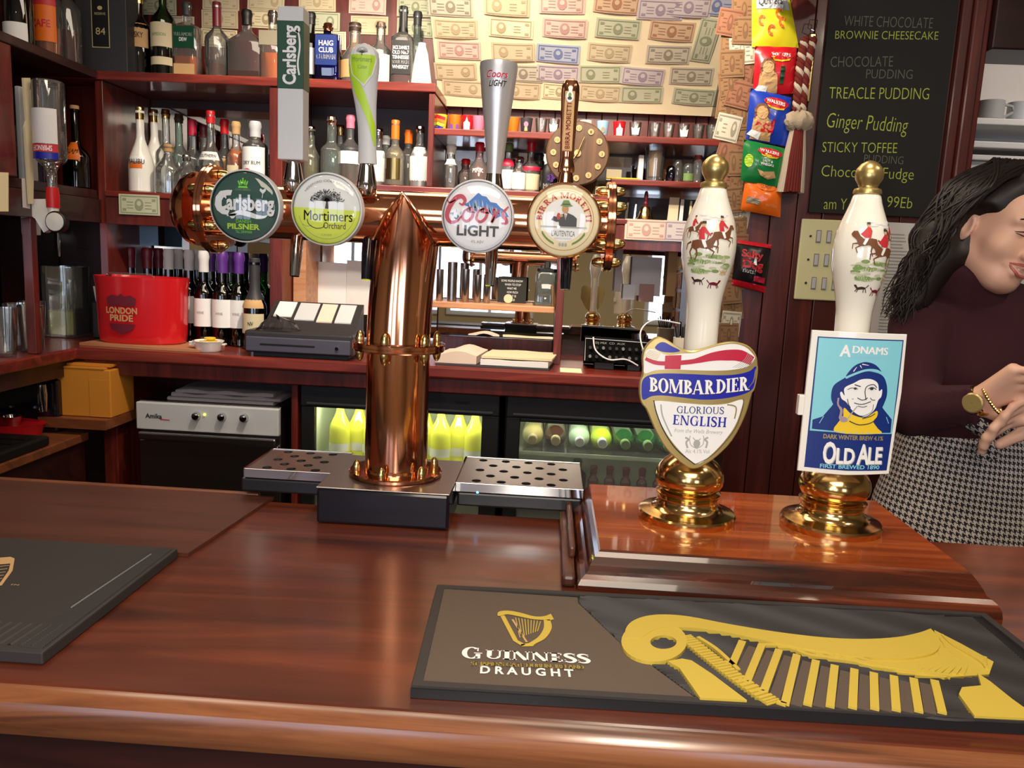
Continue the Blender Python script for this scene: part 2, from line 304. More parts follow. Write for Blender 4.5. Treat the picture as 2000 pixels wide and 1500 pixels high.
class Art:
    """flat print on a surface: fn(x,y,h)->3D point"""
    def __init__(s, fn, parent, step=0.0002, sub=None, dx=0, dy=0): s.fn = fn; s.p = parent; s.g = {}; s.step = step; s.sub = sub
    def _put(s, vs, fs, m, layer, nm):
        s.g.setdefault((nm, m), []).append((vs, fs, layer))
    def poly(s, pts, m, layer=1, nm='printed_mark'): s._put([tuple(p) for p in pts], [list(range(len(pts)))], m, layer, nm); return s
    def ell(s, cx, cy, rx, ry, m, layer=1, n=28, nm='printed_mark', rot=0):
        return s.poly([(cx+rx*cos(2*pi*i/n)*cos(rot)-ry*sin(2*pi*i/n)*sin(rot), cy+rx*cos(2*pi*i/n)*sin(rot)+ry*sin(2*pi*i/n)*cos(rot)) for i in range(n)], m, layer, nm)
    def ring(s, cx, cy, r0, r1, m, layer=1, a0=0, a1=2*pi, n=48, nm='printed_mark'):
        vs = []
        for i in range(n+1):
            a = a0+(a1-a0)*i/n; vs += [(cx+r0*cos(a), cy+r0*sin(a)), (cx+r1*cos(a), cy+r1*sin(a))]
        s._put(vs, [(2*i, 2*i+1, 2*i+3, 2*i+2) for i in range(n)], m, layer, nm); return s
    def stroke(s, pts, w, m, layer=1, nm='printed_mark'):
        ws = w if isinstance(w, (list, tuple)) else [w]*len(pts); vs = []
        for i, p in enumerate(pts):
            a = pts[max(i-1, 0)]; b = pts[min(i+1, len(pts)-1)]; dx, dy = b[0]-a[0], b[1]-a[1]; L = sqrt(dx*dx+dy*dy) or 1
            vs += [(p[0]-dy/L*ws[i]/2, p[1]+dx/L*ws[i]/2), (p[0]+dy/L*ws[i]/2, p[1]-dx/L*ws[i]/2)]
        s._put(vs, [(2*i, 2*i+1, 2*i+3, 2*i+2) for i in range(len(pts)-1)], m, layer, nm); return s
    def text(s, t, x, y, m, layer=2, rot=0, arc=None, warp=None, flip=1, **k):
        v, fs = text_geo(t, **k)
        if len(v) == 0: return s
        if arc:
            R, a0 = arc  # centre (x,y), radius, middle angle
            if R > 0: q = [(x+(R+b)*cos(a0-a/R), y+(R+b)*sin(a0-a/R)) for a, b in v]
            else: q = [(x+(-R-b)*cos(a0-a/R), y+(-R-b)*sin(a0-a/R)) for a, b in v]
        else:
            c, d = cos(rot), sin(rot); q = [(x+a*c-flip*b*d, y+a*d+flip*b*c) for a, b in v]
        if warp: q = [warp(a, b) for a, b in q]
        s._put(q, fs, m, layer, 'lettering'); return s
    def serif(s, t, x0, y0, x1, y1, h, m, layer=2, T=.20, warp=None, gap=.10):
        vs, fs, X = [], [], 0
        for ch in t:
            if ch == ' ': X += .35; continue
            P, adv = serif_glyph(ch, T)
            for p in P: fs.append([len(vs)+i for i in range(len(p))]); vs += [(X+q[0], q[1]) for q in p]
            X += adv+gap
        X -= gap; L = sqrt((x1-x0)**2+(y1-y0)**2); c, d = (x1-x0)/L, (y1-y0)/L
        q = [(x0+a*L/X*c-b*h*d, y0+a*L/X*d+b*h*c) for a, b in vs]
        if warp: q = [warp(a, b) for a, b in q]
        s._put(q, fs, m, layer, 'lettering'); return s
    def done(s, thick=0.0):
        objs = []
        for (nm, m), lst in s.g.items():
            bm = bmesh.new()
            for vs, fs, layer in lst:
                bl = [bm.verts.new((v[0], v[1], layer)) for v in vs]
                for f in fs:
                    try: bm.faces.new([bl[i] for i in f])
                    except ValueError: pass
            if s.sub:
                bmesh.ops.triangulate(bm, faces=bm.faces[:])
                for _ in range(5):
                    es = [e for e in bm.edges if e.calc_length() > s.sub]
                    if not es: break
                    bmesh.ops.subdivide_edges(bm, edges=es, cuts=1); bmesh.ops.triangulate(bm, faces=bm.faces[:])
            for v in bm.verts: v.co = s.fn(v.co.x, v.co.y, v.co.z*s.step)
            me = bpy.data.meshes.new(nm); off = OFF.get(s.p, Vector((0, 0, 0)))
            bmesh.ops.translate(bm, verts=bm.verts[:], vec=-off)
            bm.to_mesh(me); bm.free(); me.materials.append(M[m]); o = bpy.data.objects.new(nm, me); COL.objects.link(o); o.parent = s.p; OFF[o] = off; objs.append(o)
            if thick:
                md = o.modifiers.new('s', 'SOLIDIFY'); md.thickness = thick; md.offset = 0
        return objs
def spline(pts, n=6):
    out = []
    P = [np.array(p, float) for p in pts]
    for i in range(len(P)-1):
        p0, p1, p2, p3 = P[max(i-1, 0)], P[i], P[i+1], P[min(i+2, len(P)-1)]
        for k in range(n):
            t = k/n; out.append(tuple(0.5*((2*p1)+(-p0+p2)*t+(2*p0-5*p1+4*p2-p3)*t*t+(-p0+3*p1-3*p2+p3)*t**3)))
    out.append(tuple(P[-1])); return out
def sloop(pts, n=4):
    P = [np.array(p, float) for p in pts]; N = len(P); out = []
    for i in range(N):
        p0, p1, p2, p3 = P[i-1], P[i], P[(i+1) % N], P[(i+2) % N]
        for k in range(n):
            t = k/n; out.append(tuple(0.5*((2*p1)+(-p0+p2)*t+(2*p0-5*p1+4*p2-p3)*t*t+(-p0+3*p1-3*p2+p3)*t**3)))
    return out
# ============================================================ STRUCTURE
BAR = 1.08
struct(B().box(-4, 3.6, -3.6, 4.2, -0.05, 0), 'floor', 'floor_dark')
struct(B().box(-4, 3.6, -3.6, 4.2, 2.5, 2.56), 'ceiling', 'ceil')
w = struct(B().box(-4, 3.6, -3.66, -3.6, 0, 2.5), 'wall_front', 'wall_cream')
struct(B().box(-4.06, -4, -3.66, 2.9, 0, 2.5), 'wall_left', 'wall_cream')
struct(B().box(3.6, 3.66, -3.66, 4.2, 0, 2.5), 'wall_right', 'wall_cream')
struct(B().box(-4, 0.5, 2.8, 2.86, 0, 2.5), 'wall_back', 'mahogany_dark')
struct(B().box(0.5, 3.6, 4.2, 4.26, 0, 2.5), 'wall_kitchen', 'wall_white')
# windows of the room behind the camera (seen in mirrors and copper)
for n, (x0, x1) in enumerate([(-2.6, -1.7), (-1.35, -0.45), (0.9, 1.8)]):
    wf = B().box(x0-.05, x1+.05, -3.6, -3.56, 0.95, 1.0).box(x0-.05, x1+.05, -3.6, -3.56, 2.1, 2.15).box(x0-.05, x0, -3.6, -3.56, 1, 2.1).box(x1, x1+.05, -3.6, -3.56, 1, 2.1).box((x0+x1)/2-.02, (x0+x1)/2+.02, -3.6, -3.57, 1, 2.1).out('window_%d' % (n+1), 'white', smooth=False); wf['kind'] = 'structure'
    B().box(x0, x1, -3.6, -3.585, 1, 2.1).out('pane', 'window_glow', wf, smooth=False)
for x, y in [(-1.5, -1.6), (1.2, -1.6), (-0.8, 0.3), (1.0, 0.2)]:
    t = thing('downlight', 'round recessed ceiling lamp, %s of four over the customers side' % {-1.5: 'rear left', 1.2: 'rear right', -.8: 'front left', 1.0: 'front right'}[x], 'lamp', (x, y, 2.49), 'ceiling lamps in the room')
    B().lathe((x, y, 2.485), [(0.07, 0), (0.075, 0.008), (0.07, 0.015)]).out('bezel', 'chrome', t)
    B().lathe((x, y, 2.482), [(0.055, 0), (0.055, 0.004)]).out('lamp_face', 'lamp_glow', t)
# --- partition wall to the right of the back bar, made of upright boards
PY = 2.15; PX0, PX1 = 0.495, 1.015
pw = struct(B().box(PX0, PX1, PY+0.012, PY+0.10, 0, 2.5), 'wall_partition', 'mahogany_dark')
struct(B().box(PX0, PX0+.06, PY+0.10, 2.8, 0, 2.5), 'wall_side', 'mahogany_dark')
x = PX0; i = 0
while x < PX1-0.01:
    wd = min(0.066, PX1-x); B().box(x+.0012, x+wd-.0012, PY-(0.001 if i % 2 else 0), PY+0.012, 0.02, 2.49, 0.0018).out('plank', 'panel_wood', pw, smooth=False); x += wd; i += 1
jb = struct(B().box(0.975, 1.0, PY-.018, PY, 0, 2.49, .004).box(1.0, 1.03, PY-.03, PY+.12, 0, 2.49, .005), 'door_1', 'panel_wood')
B().box(1.03, 1.05, PY-.01, PY+.12, 0, 2.49, .004).out('doorstop', 'mahogany', jb, smooth=False)
B().box(1.05, 2.4, PY-.03, PY+.12, 2.0, 2.49, .004).out('lintel', 'mahogany_dark', jb, smooth=False)
# kitchen beyond the hatch: white units and shelves with crockery
kw = 3.05
k = thing('kitchen_shelf_unit', 'white wall shelving holding mugs, seen through the open hatch top right', 'shelves', (1.75, kw, 1.4))
B().box(1.3, 2.6, kw+.28, kw+.3, 1.35, 2.4).out('back_panel', 'wall_white', k, smooth=False)
for z, m in ((1.985, 'white_gloss'), (1.905, 'white_gloss')):
    B().box(1.3, 2.6, kw-.02, kw+.28, z, z+.022, .003).out('shelf', m, k, smooth=False)
B().box(1.3, 2.6, kw+.0, kw+.27, 1.40, 1.86, .004).out('cupboard_door', 'paper', k, smooth=False)
B().box(1.3, 2.6, kw-.02, kw+.28, 1.862, 1.88, .003).out('cornice', 'wall_white', k, smooth=False)
for i, (x, y, m, r) in enumerate([(1.455, 3.17, 'tan', .035), (1.50, 3.13, 'brown', .03), (1.57, 3.12, 'print_grey', .045), (1.68, 3.13, 'silver_grey', .042)]):
    t = thing('mug', ['tan mug at the left end of the kitchen shelf', 'small brown cup next to the tan mug on the kitchen shelf', 'wide cream mug in the middle of the kitchen shelf', 'white mug at the right end of the kitchen shelf'][i], 'mug', (x, y, 2.007), 'mugs on the kitchen shelf')
    B().lathe((x, y, 2.007), [(r*.8, 0), (r, .01), (r, .075), (r*.93, .075), (r*.9, .01), (0.001, .008)], cap=False).out('cup', m, t)
    B().tube([(x+r*.95, y-.01, 2.07), (x+r*1.6, y-.01, 2.065), (x+r*1.7, y-.01, 2.045), (x+r*.95, y-.01, 2.025)], .005, 6).out('handle', m, t)

# ============================================================ BACK BAR
CZ = 1.113; CY = 2.315
bb = thing('back_counter', 'long red-brown wooden back counter running behind the beer font', 'counter', (-.45, 2.55, CZ-.06))
B().box(-1.43, PX0, CY, 2.79, CZ-.035, CZ, .006).out('worktop', 'mahogany_h', bb, smooth=False)
B().box(-1.75, -1.405, 1.15, 2.79, CZ-.035, CZ-.0006, .006).out('worktop', 'mahogany_h', bb, smooth=False)
B().box(-1.40, PX0, CY+.02, CY+.04, CZ-.0815, CZ-.035, .004).out('fascia_rail', 'mahogany', bb, smooth=False)
B().box(-1.70, -1.43, 1.15, 2.3, CZ-.085, CZ-.036).out('fascia_rail', 'mahogany_dark', bb, smooth=False)
for x in (-1.335, -0.758): B().box(x-.022 if x < -1 else x-.01, x+.022 if x < -1 else x+.01, CY+.041, 2.735, 0.0, CZ-.036, .003).out('counter_upright', 'mahogany', smooth=False); tag(rebase(bpy.data.objects[-1] if False else COL.objects[len(COL.objects)-1]), 'thick dark upright under the back counter beside the orange box' if x < -1 else 'thin red upright between glass washer and bottle fridge', 'post')
struct(B().box(-1.76, .49, 2.74, 2.79, 0, CZ-.04), 'trim_1', 'mahogany_dark')
def shelf(nm, label, x0, x1, y0, y1, z, th, m='mahogany_h', lip=0, lipm='mahogany'):
    t = thing(nm, label, 'shelf', ((x0+x1)/2, (y0+y1)/2, z-th-lip))
    B().box(x0, x1, y0, y1, z-th, z, .003).out('board', m, t, smooth=False)
    if lip: B().box(x0, x1, y0+.004, y0+.02, z-th-lip, z-th-.0005, .002).out('fascia', lipm, t, smooth=False)
    return t
BY = 2.795
shelf('wooden_shelf', 'top back shelf with whisky bottles in front of pinned banknotes', -1.75, -0.375, 2.492, BY, 1.945, .026)
shelf('wooden_shelf', 'middle left shelf carrying the white coconut rum bottle', -1.405, -0.885, 2.49, BY, 1.588, .018, lip=.085)
shelf('wooden_shelf', 'middle centre shelf right behind the copper font holding gin bottles', -0.845, 0.165, 2.50, BY, 1.642, .02, lip=.05)
shelf('wooden_shelf', 'upper right shelf lined with shot glasses', -0.378, PX0, 2.50, BY, 1.817, .02)
shelf('wooden_shelf', 'right shelf with the jar of coins and yellow ruler', 0.166, PX0, 2.50, BY, 1.690, .018)
shelf('wooden_shelf', 'lower right shelf where the brass hand bell stands', 0.166, PX0, 2.50, BY, 1.572, .018, lip=.075)
shelf('wooden_shelf', 'narrow shelf of steel measures in front of the mirror', -0.385, 0.018, 2.55, BY-.04, 1.290, .02, 'pale_wood')
for x0, x1, z0, z1, lab in [(-0.885, -0.845, CZ, 1.918, 'upright board between the left and the centre back shelves'), (-0.378-.018, -0.378, 1.6425, 1.917, 'upright board between gin shelf and shot glass shelf'), (0.020, 0.044, CZ, 1.5713, 'slim upright post in the middle of the bar mirror'), (-1.43, -1.405, CZ, 1.918, 'corner post where the left unit meets the back shelves')]:
    tag(rebase(B().box(x0, x1, 2.50, BY, z0, z1, .002).out('shelf_upright', 'mahogany', smooth=False)), lab, 'post')
# boards behind the shot glasses
sb = thing('matchboard_panel', 'red tongue and groove boarding behind the shot glasses', 'panel', (.05, 2.79, 1.82))
x = -0.378
while x < PX0-.01:
    B().box(x+.001, min(x+.052, PX0)-.001, 2.783, 2.797, 1.818, 1.94, .0015).out('plank', 'mahogany', sb, smooth=False); x += .052
# mirrors
def mirror(lab, x0, x1, z0, z1, y=2.785, tilt=0.0):
    t = thing('bar_mirror', lab, 'mirror', ((x0+x1)/2, y, z0))
    xm = (x0+x1)/2; dy = tan_(tilt)*(x1-x0)/2
    B().prism([(x0, y-dy, z0), (x1, y+dy, z0), (x1, y+dy+.0148*(z1-z0), z1), (x0, y-dy+.0148*(z1-z0), z1)], (0, .004, 0)).out('mirror_glass', 'mirror', t, smooth=False); return t
def tan_(a): return math.tan(radians(a))
mirror('mirror between the steel measures shelf and the shelf above', -0.385, .0185, 1.292, 1.57, 2.768, -0.45)
mirror('dark mirror strip under the narrow steel measures shelf', -0.385, .0185, 1.165, 1.268, 2.775, -1)
mirror('mirror behind the card terminal and cables on the right', .0455, PX0-.005, 1.165, 1.55, 2.775, -1)
mirror('mirror behind the till on the back counter', -0.842, -0.39, CZ+.001, 1.57, 2.775, .5)
mirror('mirror behind the wine bottles at the left', -1.40, -0.89, CZ+.001, 1.50, 2.785, 0)
mirror('mirror behind the rum and gin on the middle left shelf', -1.40, -0.89, 1.60, 1.89, 2.785, 0)
mirror('mirror behind the small bottles on the right shelves', -0.376, PX0-.005, 1.66, 1.79, 2.787, 0)
tag(rebase(B().box(-0.384, .018, 2.745, 2.765, CZ+.001, 1.163, .002).out('upstand', 'mahogany', smooth=False)), 'low wooden upstand behind the papers on the counter', 'trim')
tag(rebase(B().box(-0.842, -0.80, 2.6, 2.765, CZ+.001, 1.59, .002).out('shelf_upright', 'pale_wood', smooth=False)), 'pinkish pale wood cheek beside the till mirror', 'post')
# left return unit
LX = -1.415
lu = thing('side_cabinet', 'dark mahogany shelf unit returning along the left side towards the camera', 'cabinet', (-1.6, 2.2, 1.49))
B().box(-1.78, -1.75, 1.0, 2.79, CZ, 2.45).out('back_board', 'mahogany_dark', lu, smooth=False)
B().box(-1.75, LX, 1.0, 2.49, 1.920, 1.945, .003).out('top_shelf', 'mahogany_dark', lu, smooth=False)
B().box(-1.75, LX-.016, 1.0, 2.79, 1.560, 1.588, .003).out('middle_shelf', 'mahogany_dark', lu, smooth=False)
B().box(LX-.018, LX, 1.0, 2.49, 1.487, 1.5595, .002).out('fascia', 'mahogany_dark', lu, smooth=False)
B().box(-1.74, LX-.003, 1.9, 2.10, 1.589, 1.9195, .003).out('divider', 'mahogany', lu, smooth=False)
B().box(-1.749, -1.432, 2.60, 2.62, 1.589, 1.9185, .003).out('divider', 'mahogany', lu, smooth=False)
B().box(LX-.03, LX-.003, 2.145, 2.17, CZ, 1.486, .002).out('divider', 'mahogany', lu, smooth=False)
t = thing('bar_mirror', 'tall mirror at the back of the left unit behind the tumblers', 'mirror', (-1.745, 2.1, CZ))
B().box(-1.749, -1.745, 1.6, 2.48, CZ+.001, 1.485).out('mirror_glass', 'mirror', t, smooth=False)
# lower side bench
lb = thing('side_bench', 'dark lower work bench at the far left below the counter', 'bench', (-1.6, 1.9, 0))
B().box(-1.75, -1.37, 1.12, 2.30, 0.835, 0.86, .003).out('worktop', 'ply', lb, smooth=False)
B().box(-1.75, -1.385, 1.12, 2.30, 0.0, 0.834).out('front_panel', 'mahogany_dark', lb, smooth=False)
B().box(-1.79, -1.755, 1.12, 2.5, 0.0, 1.07).out('back_board', 'wall_cream', lb, smooth=False)
# ============================================================ BANKNOTE BULKHEAD
def bulk(u, v, h=0.0):     # u: 0..1 across, v: 0..1 up
    zb, zt = 1.925, 2.40; yb, yt = 2.745, 2.22
    y = yb+(yt-yb)*v**1.15; z = zb+(zt-zb)*v; wx0 = -0.402-.0*v; wx1 = 0.517-.02*v
    nrm = Vector((0, -.66, -.75))
    return Vector((wx0+(wx1-wx0)*u, y, z))+nrm*h
cb = B(); n1 = 14
vs = [tuple(bulk(i/6, j/n1)) for j in range(n1+1) for i in range(7)]+[tuple(bulk(i/6, j/n1, -.01)) for j in range(n1+1) for i in range(7)]
N = 7*(n1+1); fs = []
for j in range(n1):
    for i in range(6):
        a = j*7+i; fs += [(a, a+1, a+8, a+7), (a+N, a+7+N, a+8+N, a+1+N)]
cb.add(vs, fs); bk = cb.out('wall_bulkhead', 'cream_paper'); bk['kind'] = 'structure'
NC = {'tan': ('paper_tan', 'print_tan'), 'green': ('note_green', 'note_green_d'), 'pink': ('note_pink', 'note_pink_d'), 'blue': ('note_blue', 'note_blue_d'), 'violet': ('note_violet', 'note_violet_d'), 'grey': ('note_grey', 'note_grey_d'), 'orange': ('note_orange', 'note_orange_d'), 'cream': ('cream', 'print_tan')}
mat('print_tan', S(186, 168, 132), .8)
for k_, a, d in (('green', (194, 196, 168), (146, 152, 122)), ('pink', (218, 196, 180), (192, 150, 142)), ('blue', (176, 182, 198), (112, 126, 168)), ('violet', (204, 194, 192), (160, 144, 160)), ('grey', (202, 194, 174), (150, 142, 122)), ('orange', (210, 180, 148), (172, 126, 96))):
    mat('note_'+k_, S(*a), .85); mat('note_'+k_+'_d', S(*d), .85)
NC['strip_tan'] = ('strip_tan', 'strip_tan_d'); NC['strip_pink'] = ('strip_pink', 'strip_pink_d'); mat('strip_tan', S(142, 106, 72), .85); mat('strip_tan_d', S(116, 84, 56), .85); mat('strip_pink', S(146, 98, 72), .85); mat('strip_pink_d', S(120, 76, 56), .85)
def banknote(color, var, w, h, place, label, group):
    """place(a,b,c): a in -w/2..w/2, b in -h/2..h/2, c height off the surface"""
    b = B(); base, dark = NC[color]; rnd = random.Random(var*13+len(color))
    lift = [rnd.uniform(.0012, .004) for _ in range(4)]
    def P(u, v, e=0): 
        l = lift[0]*(1-u)*(1-v)+lift[1]*u*(1-v)+lift[2]*(1-u)*v+lift[3]*u*v
        bow = .0025*sin(pi*u*1.0)*(1 if var % 2 else .3)
        return place((u-.5)*w, (v-.5)*h, l+bow+e)
    b.use(base).quadgrid(lambda u, v: P(u, v), 6, 3)
    b.quadgrid(lambda u, v: P(u, v, -.0008), 6, 3)
    b.use(dark)
    def rect(u0, u1, v0, v1): b.quadgrid(lambda u, v: P(u0+(u1-u0)*u, v0+(v1-v0)*v, .0007), max(1, int((u1-u0)*7)), 1)
    m = .045
    for r in ((m, 1-m, .07, .12), (m, 1-m, .88, .93), (m, m+.02, .12, .88), (1-m-.02, 1-m, .12, .88)): rect(*r)
    cx = rnd.choice((.5, .5, .74, .28))
    b.add([P(cx+.11*cos(2*pi*i/12), .5+.3*sin(2*pi*i/12), .0008) for i in range(12)], [list(range(12))])
    b.use(base); b.add([P(cx+.055*cos(2*pi*i/10), .56+.13*sin(2*pi*i/10), .0012) for i in range(10)], [list(range(10))]); b.use(dark)
    for qx in (.14, .86):
        if abs(qx-cx) > .2:
            for qy in (.24, .74): rect(qx-.045, qx+.045, qy-.06, qy+.06)
    for k in range(3):
        u0 = .3 if cx > .6 else .58 if cx < .4 else .22
        rect(u0-.02, u0+.14, .3+.15*k, .335+.15*k)
        if cx == .5: rect(.64, .8, .3+.15*k, .335+.15*k)
    o = b.out('banknote', smooth=True); rebase(o); tag(o, label, 'banknote', group); return o
def on_bulk(px, py, rot=0):
    # solve u,v on the bulkhead for a pixel of the photo
    best = None
    d = ray(px, py)
    lo, hi = 0.0, 1.0
    for _ in range(40):
        v = (lo+hi)/2; p = bulk(0, v); t = p.y/d.y; z = EYE+d.z*t
        if z > p.z: lo = v
        else: hi = v
    t = bulk(0, lo).y/d.y; X = d.x*t; u = (X-bulk(0, lo).x)/(bulk(1, lo).x-bulk(0, lo).x)
    L = .70*(1+.0)
    def place(a, b, c):
        ca, sa = cos(rot), sin(rot); a, b = a*ca-b*sa, a*sa+b*ca
        return bulk(u+a/.915, lo+b/.70, c)
    return place
rows = [
 [(880, 12, 'grey'), (990, 10, 'tan'), (1098, 6, 'pink'), (1205, 5, 'orange'), (1290, 18, 'violet'), (1345, 12, 'violet'), (1400, 10, 'blue')],
 [(890, 55, 'tan'), (998, 54, 'cream'), (1103, 54, 'pink'), (1207, 55, 'green'), (1312, 60, 'orange')],
 [(897, 97, 'pink'), (1002, 100, 'tan'), (1090, 104, 'blue'), (1190, 102, 'tan'), (1305, 106, 'grey')],
 [(890, 138, 'tan'), (1022, 143, 'grey'), (1090, 143, 'violet'), (1172, 144, 'green'), (1255, 148, 'violet'), (1350, 148, 'grey')],
 [(905, 172, 'tan'), (1022, 176, 'tan'), (1092, 178, 'cream'), (1172, 181, 'tan'), (1253, 184, 'green'), (1355, 188, 'green')]]
ordn = ['first', 'second', 'third', 'fourth', 'fifth', 'sixth', 'seventh']; rown = ['topmost', 'second', 'third', 'fourth', 'lowest']
for r, row in enumerate(rows):
    for c, (x, y, col_) in enumerate(row):
        banknote(col_, r*7+c, .135 if (r, c) not in ((4, 1), (4, 2)) else .11, .062, on_bulk(x, y, random.uniform(-.05, .03)), '%s banknote on the cream bulkhead, %s from left in the %s row' % ('pale '+col_ if col_ in ('tan', 'cream') else col_+' printed', ordn[c], rown[r]), 'banknotes pinned on the cream bulkhead')
banknote('green', 91, .145, .062, on_bulk(1378, 78, pi/2-.1), 'green printed banknote pinned upright at the right edge of the cream bulkhead', 'banknotes pinned on the cream bulkhead')
# backing panel + notes behind the top shelf bottles
tag(rebase(B().box(-1.404, -0.41, 2.796, 2.799, 1.947, 2.49).out('backing_panel', 'mahogany', smooth=False)), 'red backing panel carrying banknotes behind the top shelf', 'panel')
def on_wallY(px, py, Y, rot=0):
    p = atY(px, py, Y)
    def place(a, b, c):
        ca, sa = cos(rot), sin(rot); return Vector((p.x+a*ca-b*sa, Y-c, p.z+a*sa+b*ca))
    return place
k = 0
for (x, y, c, nm) in [(310, 12, 'green', 'above the green whisky bottle'), (345, 50, 'grey', 'behind the green-labelled whiskey bottle'), (432, 2, 'tan', 'above the maroon-capped bottle'), (430, 38, 'tan', 'behind the maroon-capped bottle'), (428, 75, 'cream', 'low behind the maroon-capped bottle'), (520, 3, 'tan', 'above the black-capped decanter'), (520, 38, 'cream', 'behind the black-capped decanter'), (620, 5, 'tan', 'at top edge above the blue bottle'), (628, 42, 'green', 'behind the blue bottle'), (718, 10, 'pink', 'above the cork-stoppered clear bottle'), (722, 50, 'tan', 'behind the cork-stoppered clear bottle'), (812, 15, 'green', 'at top beside the whiskey bottle with white cap'), (812, 55, 'green', 'beside the square whiskey bottle neck'), (640, 80, 'cream', 'low behind the blue bottle')]:
    banknote(c, 40+k, .125, .058, on_wallY(x, y, 2.795, random.uniform(-.04, .04)), '%s banknote pinned to the red panel %s' % (c, nm), 'banknotes behind the top shelf'); k += 1
for (x, y, Y, c, nm, r) in [(273, 400, 2.492, 'green', 'on the shelf fascia under the white rum bottle', 0), (1262, 449, 2.502, 'pink', 'on the shelf fascia under the brass bell', 0), (1338, 452, 2.502, 'violet', 'on the shelf fascia half hidden by the left pump handle', 0), (372, 402, 2.492, 'pink', 'on the shelf fascia left of the copper font', 0)]:
    banknote(c, 60+k, .13 if x != 372 else .03, .062, on_wallY(x, y, Y, r), '%s banknote stuck %s' % (c, nm), 'banknotes on shelf fascias'); k += 1
# notes hanging down the left edge of the partition
ORD = ['first', 'second', 'third', 'fourth', 'fifth', 'sixth', 'seventh', 'eighth', 'ninth', 'tenth', 'eleventh', 'twelfth', 'thirteenth', 'fourteenth', 'fifteenth', 'sixteenth', 'seventeenth', 'eighteenth', 'nineteenth', 'twentieth', 'twenty-first', 'twenty-second', 'twenty-third', 'twenty-fourth', 'twenty-fifth', 'twenty-sixth', 'twenty-seventh']
k = 0
side = [(1450, 20), (1422, 45), (1452, 60), (1428, 85), (1446, 100), (1426, 125), (1444, 140), (1424, 165), (1440, 185), (1420, 208), (1438, 228), (1418, 250), (1436, 272), (1420, 300), (1438, 318), (1424, 342), (1440, 365), (1430, 390), (1442, 420), (1436, 450), (1438, 482), (1430, 510), (1434, 540), (1426, 568), (1428, 600), (1424, 632), (1420, 655)]
for (x, y) in side:
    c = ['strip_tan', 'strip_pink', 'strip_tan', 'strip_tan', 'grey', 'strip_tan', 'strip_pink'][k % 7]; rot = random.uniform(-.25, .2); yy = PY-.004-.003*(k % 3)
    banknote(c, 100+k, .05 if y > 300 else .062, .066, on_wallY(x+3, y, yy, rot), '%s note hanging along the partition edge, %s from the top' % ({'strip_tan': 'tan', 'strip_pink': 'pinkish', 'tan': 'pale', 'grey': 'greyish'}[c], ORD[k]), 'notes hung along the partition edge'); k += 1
for j in range(16):
    z = 2.38-.076*j; c = ['strip_tan', 'strip_pink', 'strip_tan', 'strip_pink'][j % 4]
    for i2, yy in enumerate((2.21, 2.34)):
        def pl(a, b, cc, z=z, yy=yy): return Vector((PX0-cc, yy+a, z+b))
        banknote(c, 200+j+i2, .11, .066, pl, 'note on the side face of the partition, %s column, %s from the top' % ('front' if i2 == 0 else 'rear', ORD[j]), 'notes on the side face of the partition')
# ============================================================ FRONT BAR
bt = thing('bar_counter', 'polished brown wooden bar counter across the foreground', 'counter', (-.2, .83, 0))
nose = [(-.0, -.036), (-.010, -.034), (-.017, -.024), (-.019, -.012), (-.014, -.003), (-.004, 0)]
B().box(-1.6, 1.4, .582, 1.085, BAR-.036, BAR, .004).out('bar_top', 'bar_top', bt, smooth=False)
b = B(); pr = [(.583, BAR-.0005), (.575, BAR-.001), (.566, BAR-.006), (.562, BAR-.016), (.564, BAR-.027), (.569, BAR-.036), (.583, BAR-.0365)]
nx = [-1.6, -.8, 0, .7, 1.4]
b.add([(x, y, z) for x in nx for y, z in pr], [(i*7+j, i*7+j+1, i*7+j+8, i*7+j+7) for i in range(4) for j in range(6)]); b.out('nosing', 'bar_nose', bt)
B().box(-1.6, 1.4, .600, .64, 0, BAR-.037).out('front_panel', 'mahogany_dark', bt, smooth=False)
B().box(-1.6, 1.4, 1.05, 1.08, 0, BAR-.037).out('back_panel', 'mahogany_dark', bt, smooth=False)
fl = thing('counter_flap', 'dull brown hinged counter flap at the left end of the bar', 'counter flap', (-.8, .97, BAR))
b = B(); b.prism([(-1.6, .864, BAR+.0003), (-.402, .864, BAR+.0003), (-.383, 1.07, BAR+.0003), (-.380, 1.092, BAR+.0003), (-1.6, 1.10, BAR+.0003)], (0, 0, .0045)); b.out('board', 'flap_wood', fl, smooth=False)
B().box(-1.6, -.405, 1.096, 1.106, BAR-.03, BAR+.006, .002).out('edge_strip', 'ply', fl, smooth=False)

# ------------------------------------------------ pump plinth
pl = thing('pump_plinth', 'glossy streaked wooden plinth carrying the two hand pumps', 'plinth', (.27, .97, BAR))
PZ = 1.125
def frus(b, r0, r1): # rect (x0,x1,y0,y1,z)
    v = []
    for (x0, x1, y0, y1, z) in (r0, r1): v += [(x0, y0, z), (x1, y0, z), (x1, y1, z), (x0, y1, z)]
    return b.add(v, [(0, 1, 5, 4), (1, 2, 6, 5), (2, 3, 7, 6), (3, 0, 4, 7)])
b = B(); x0, x1, y0, y1 = .046, .497, .822, 1.11
rs = [(x0, x1, y0, y1, BAR), (x0, x1, y0, y1, BAR+.006), (x0+.001, x1-.001, y0+.001, y1, BAR+.013), (x0+.004, x1-.004, y0+.004, y1, BAR+.019), (x0+.009, x1-.009, y0+.009, y1, BAR+.023), (x0+.012, x1-.012, y0+.014, y1, BAR+.025), (x0+.014, x1-.014, y0+.018, y1, BAR+.030), (x0+.019, x1-.019, y0+.024, y1, BAR+.038), (x0+.023, x1-.023, y0+.027, y1, PZ-.002), (x0+.025, x1-.025, y0+.029, y1, PZ)]
for a, c in zip(rs, rs[1:]): frus(b, a, c)
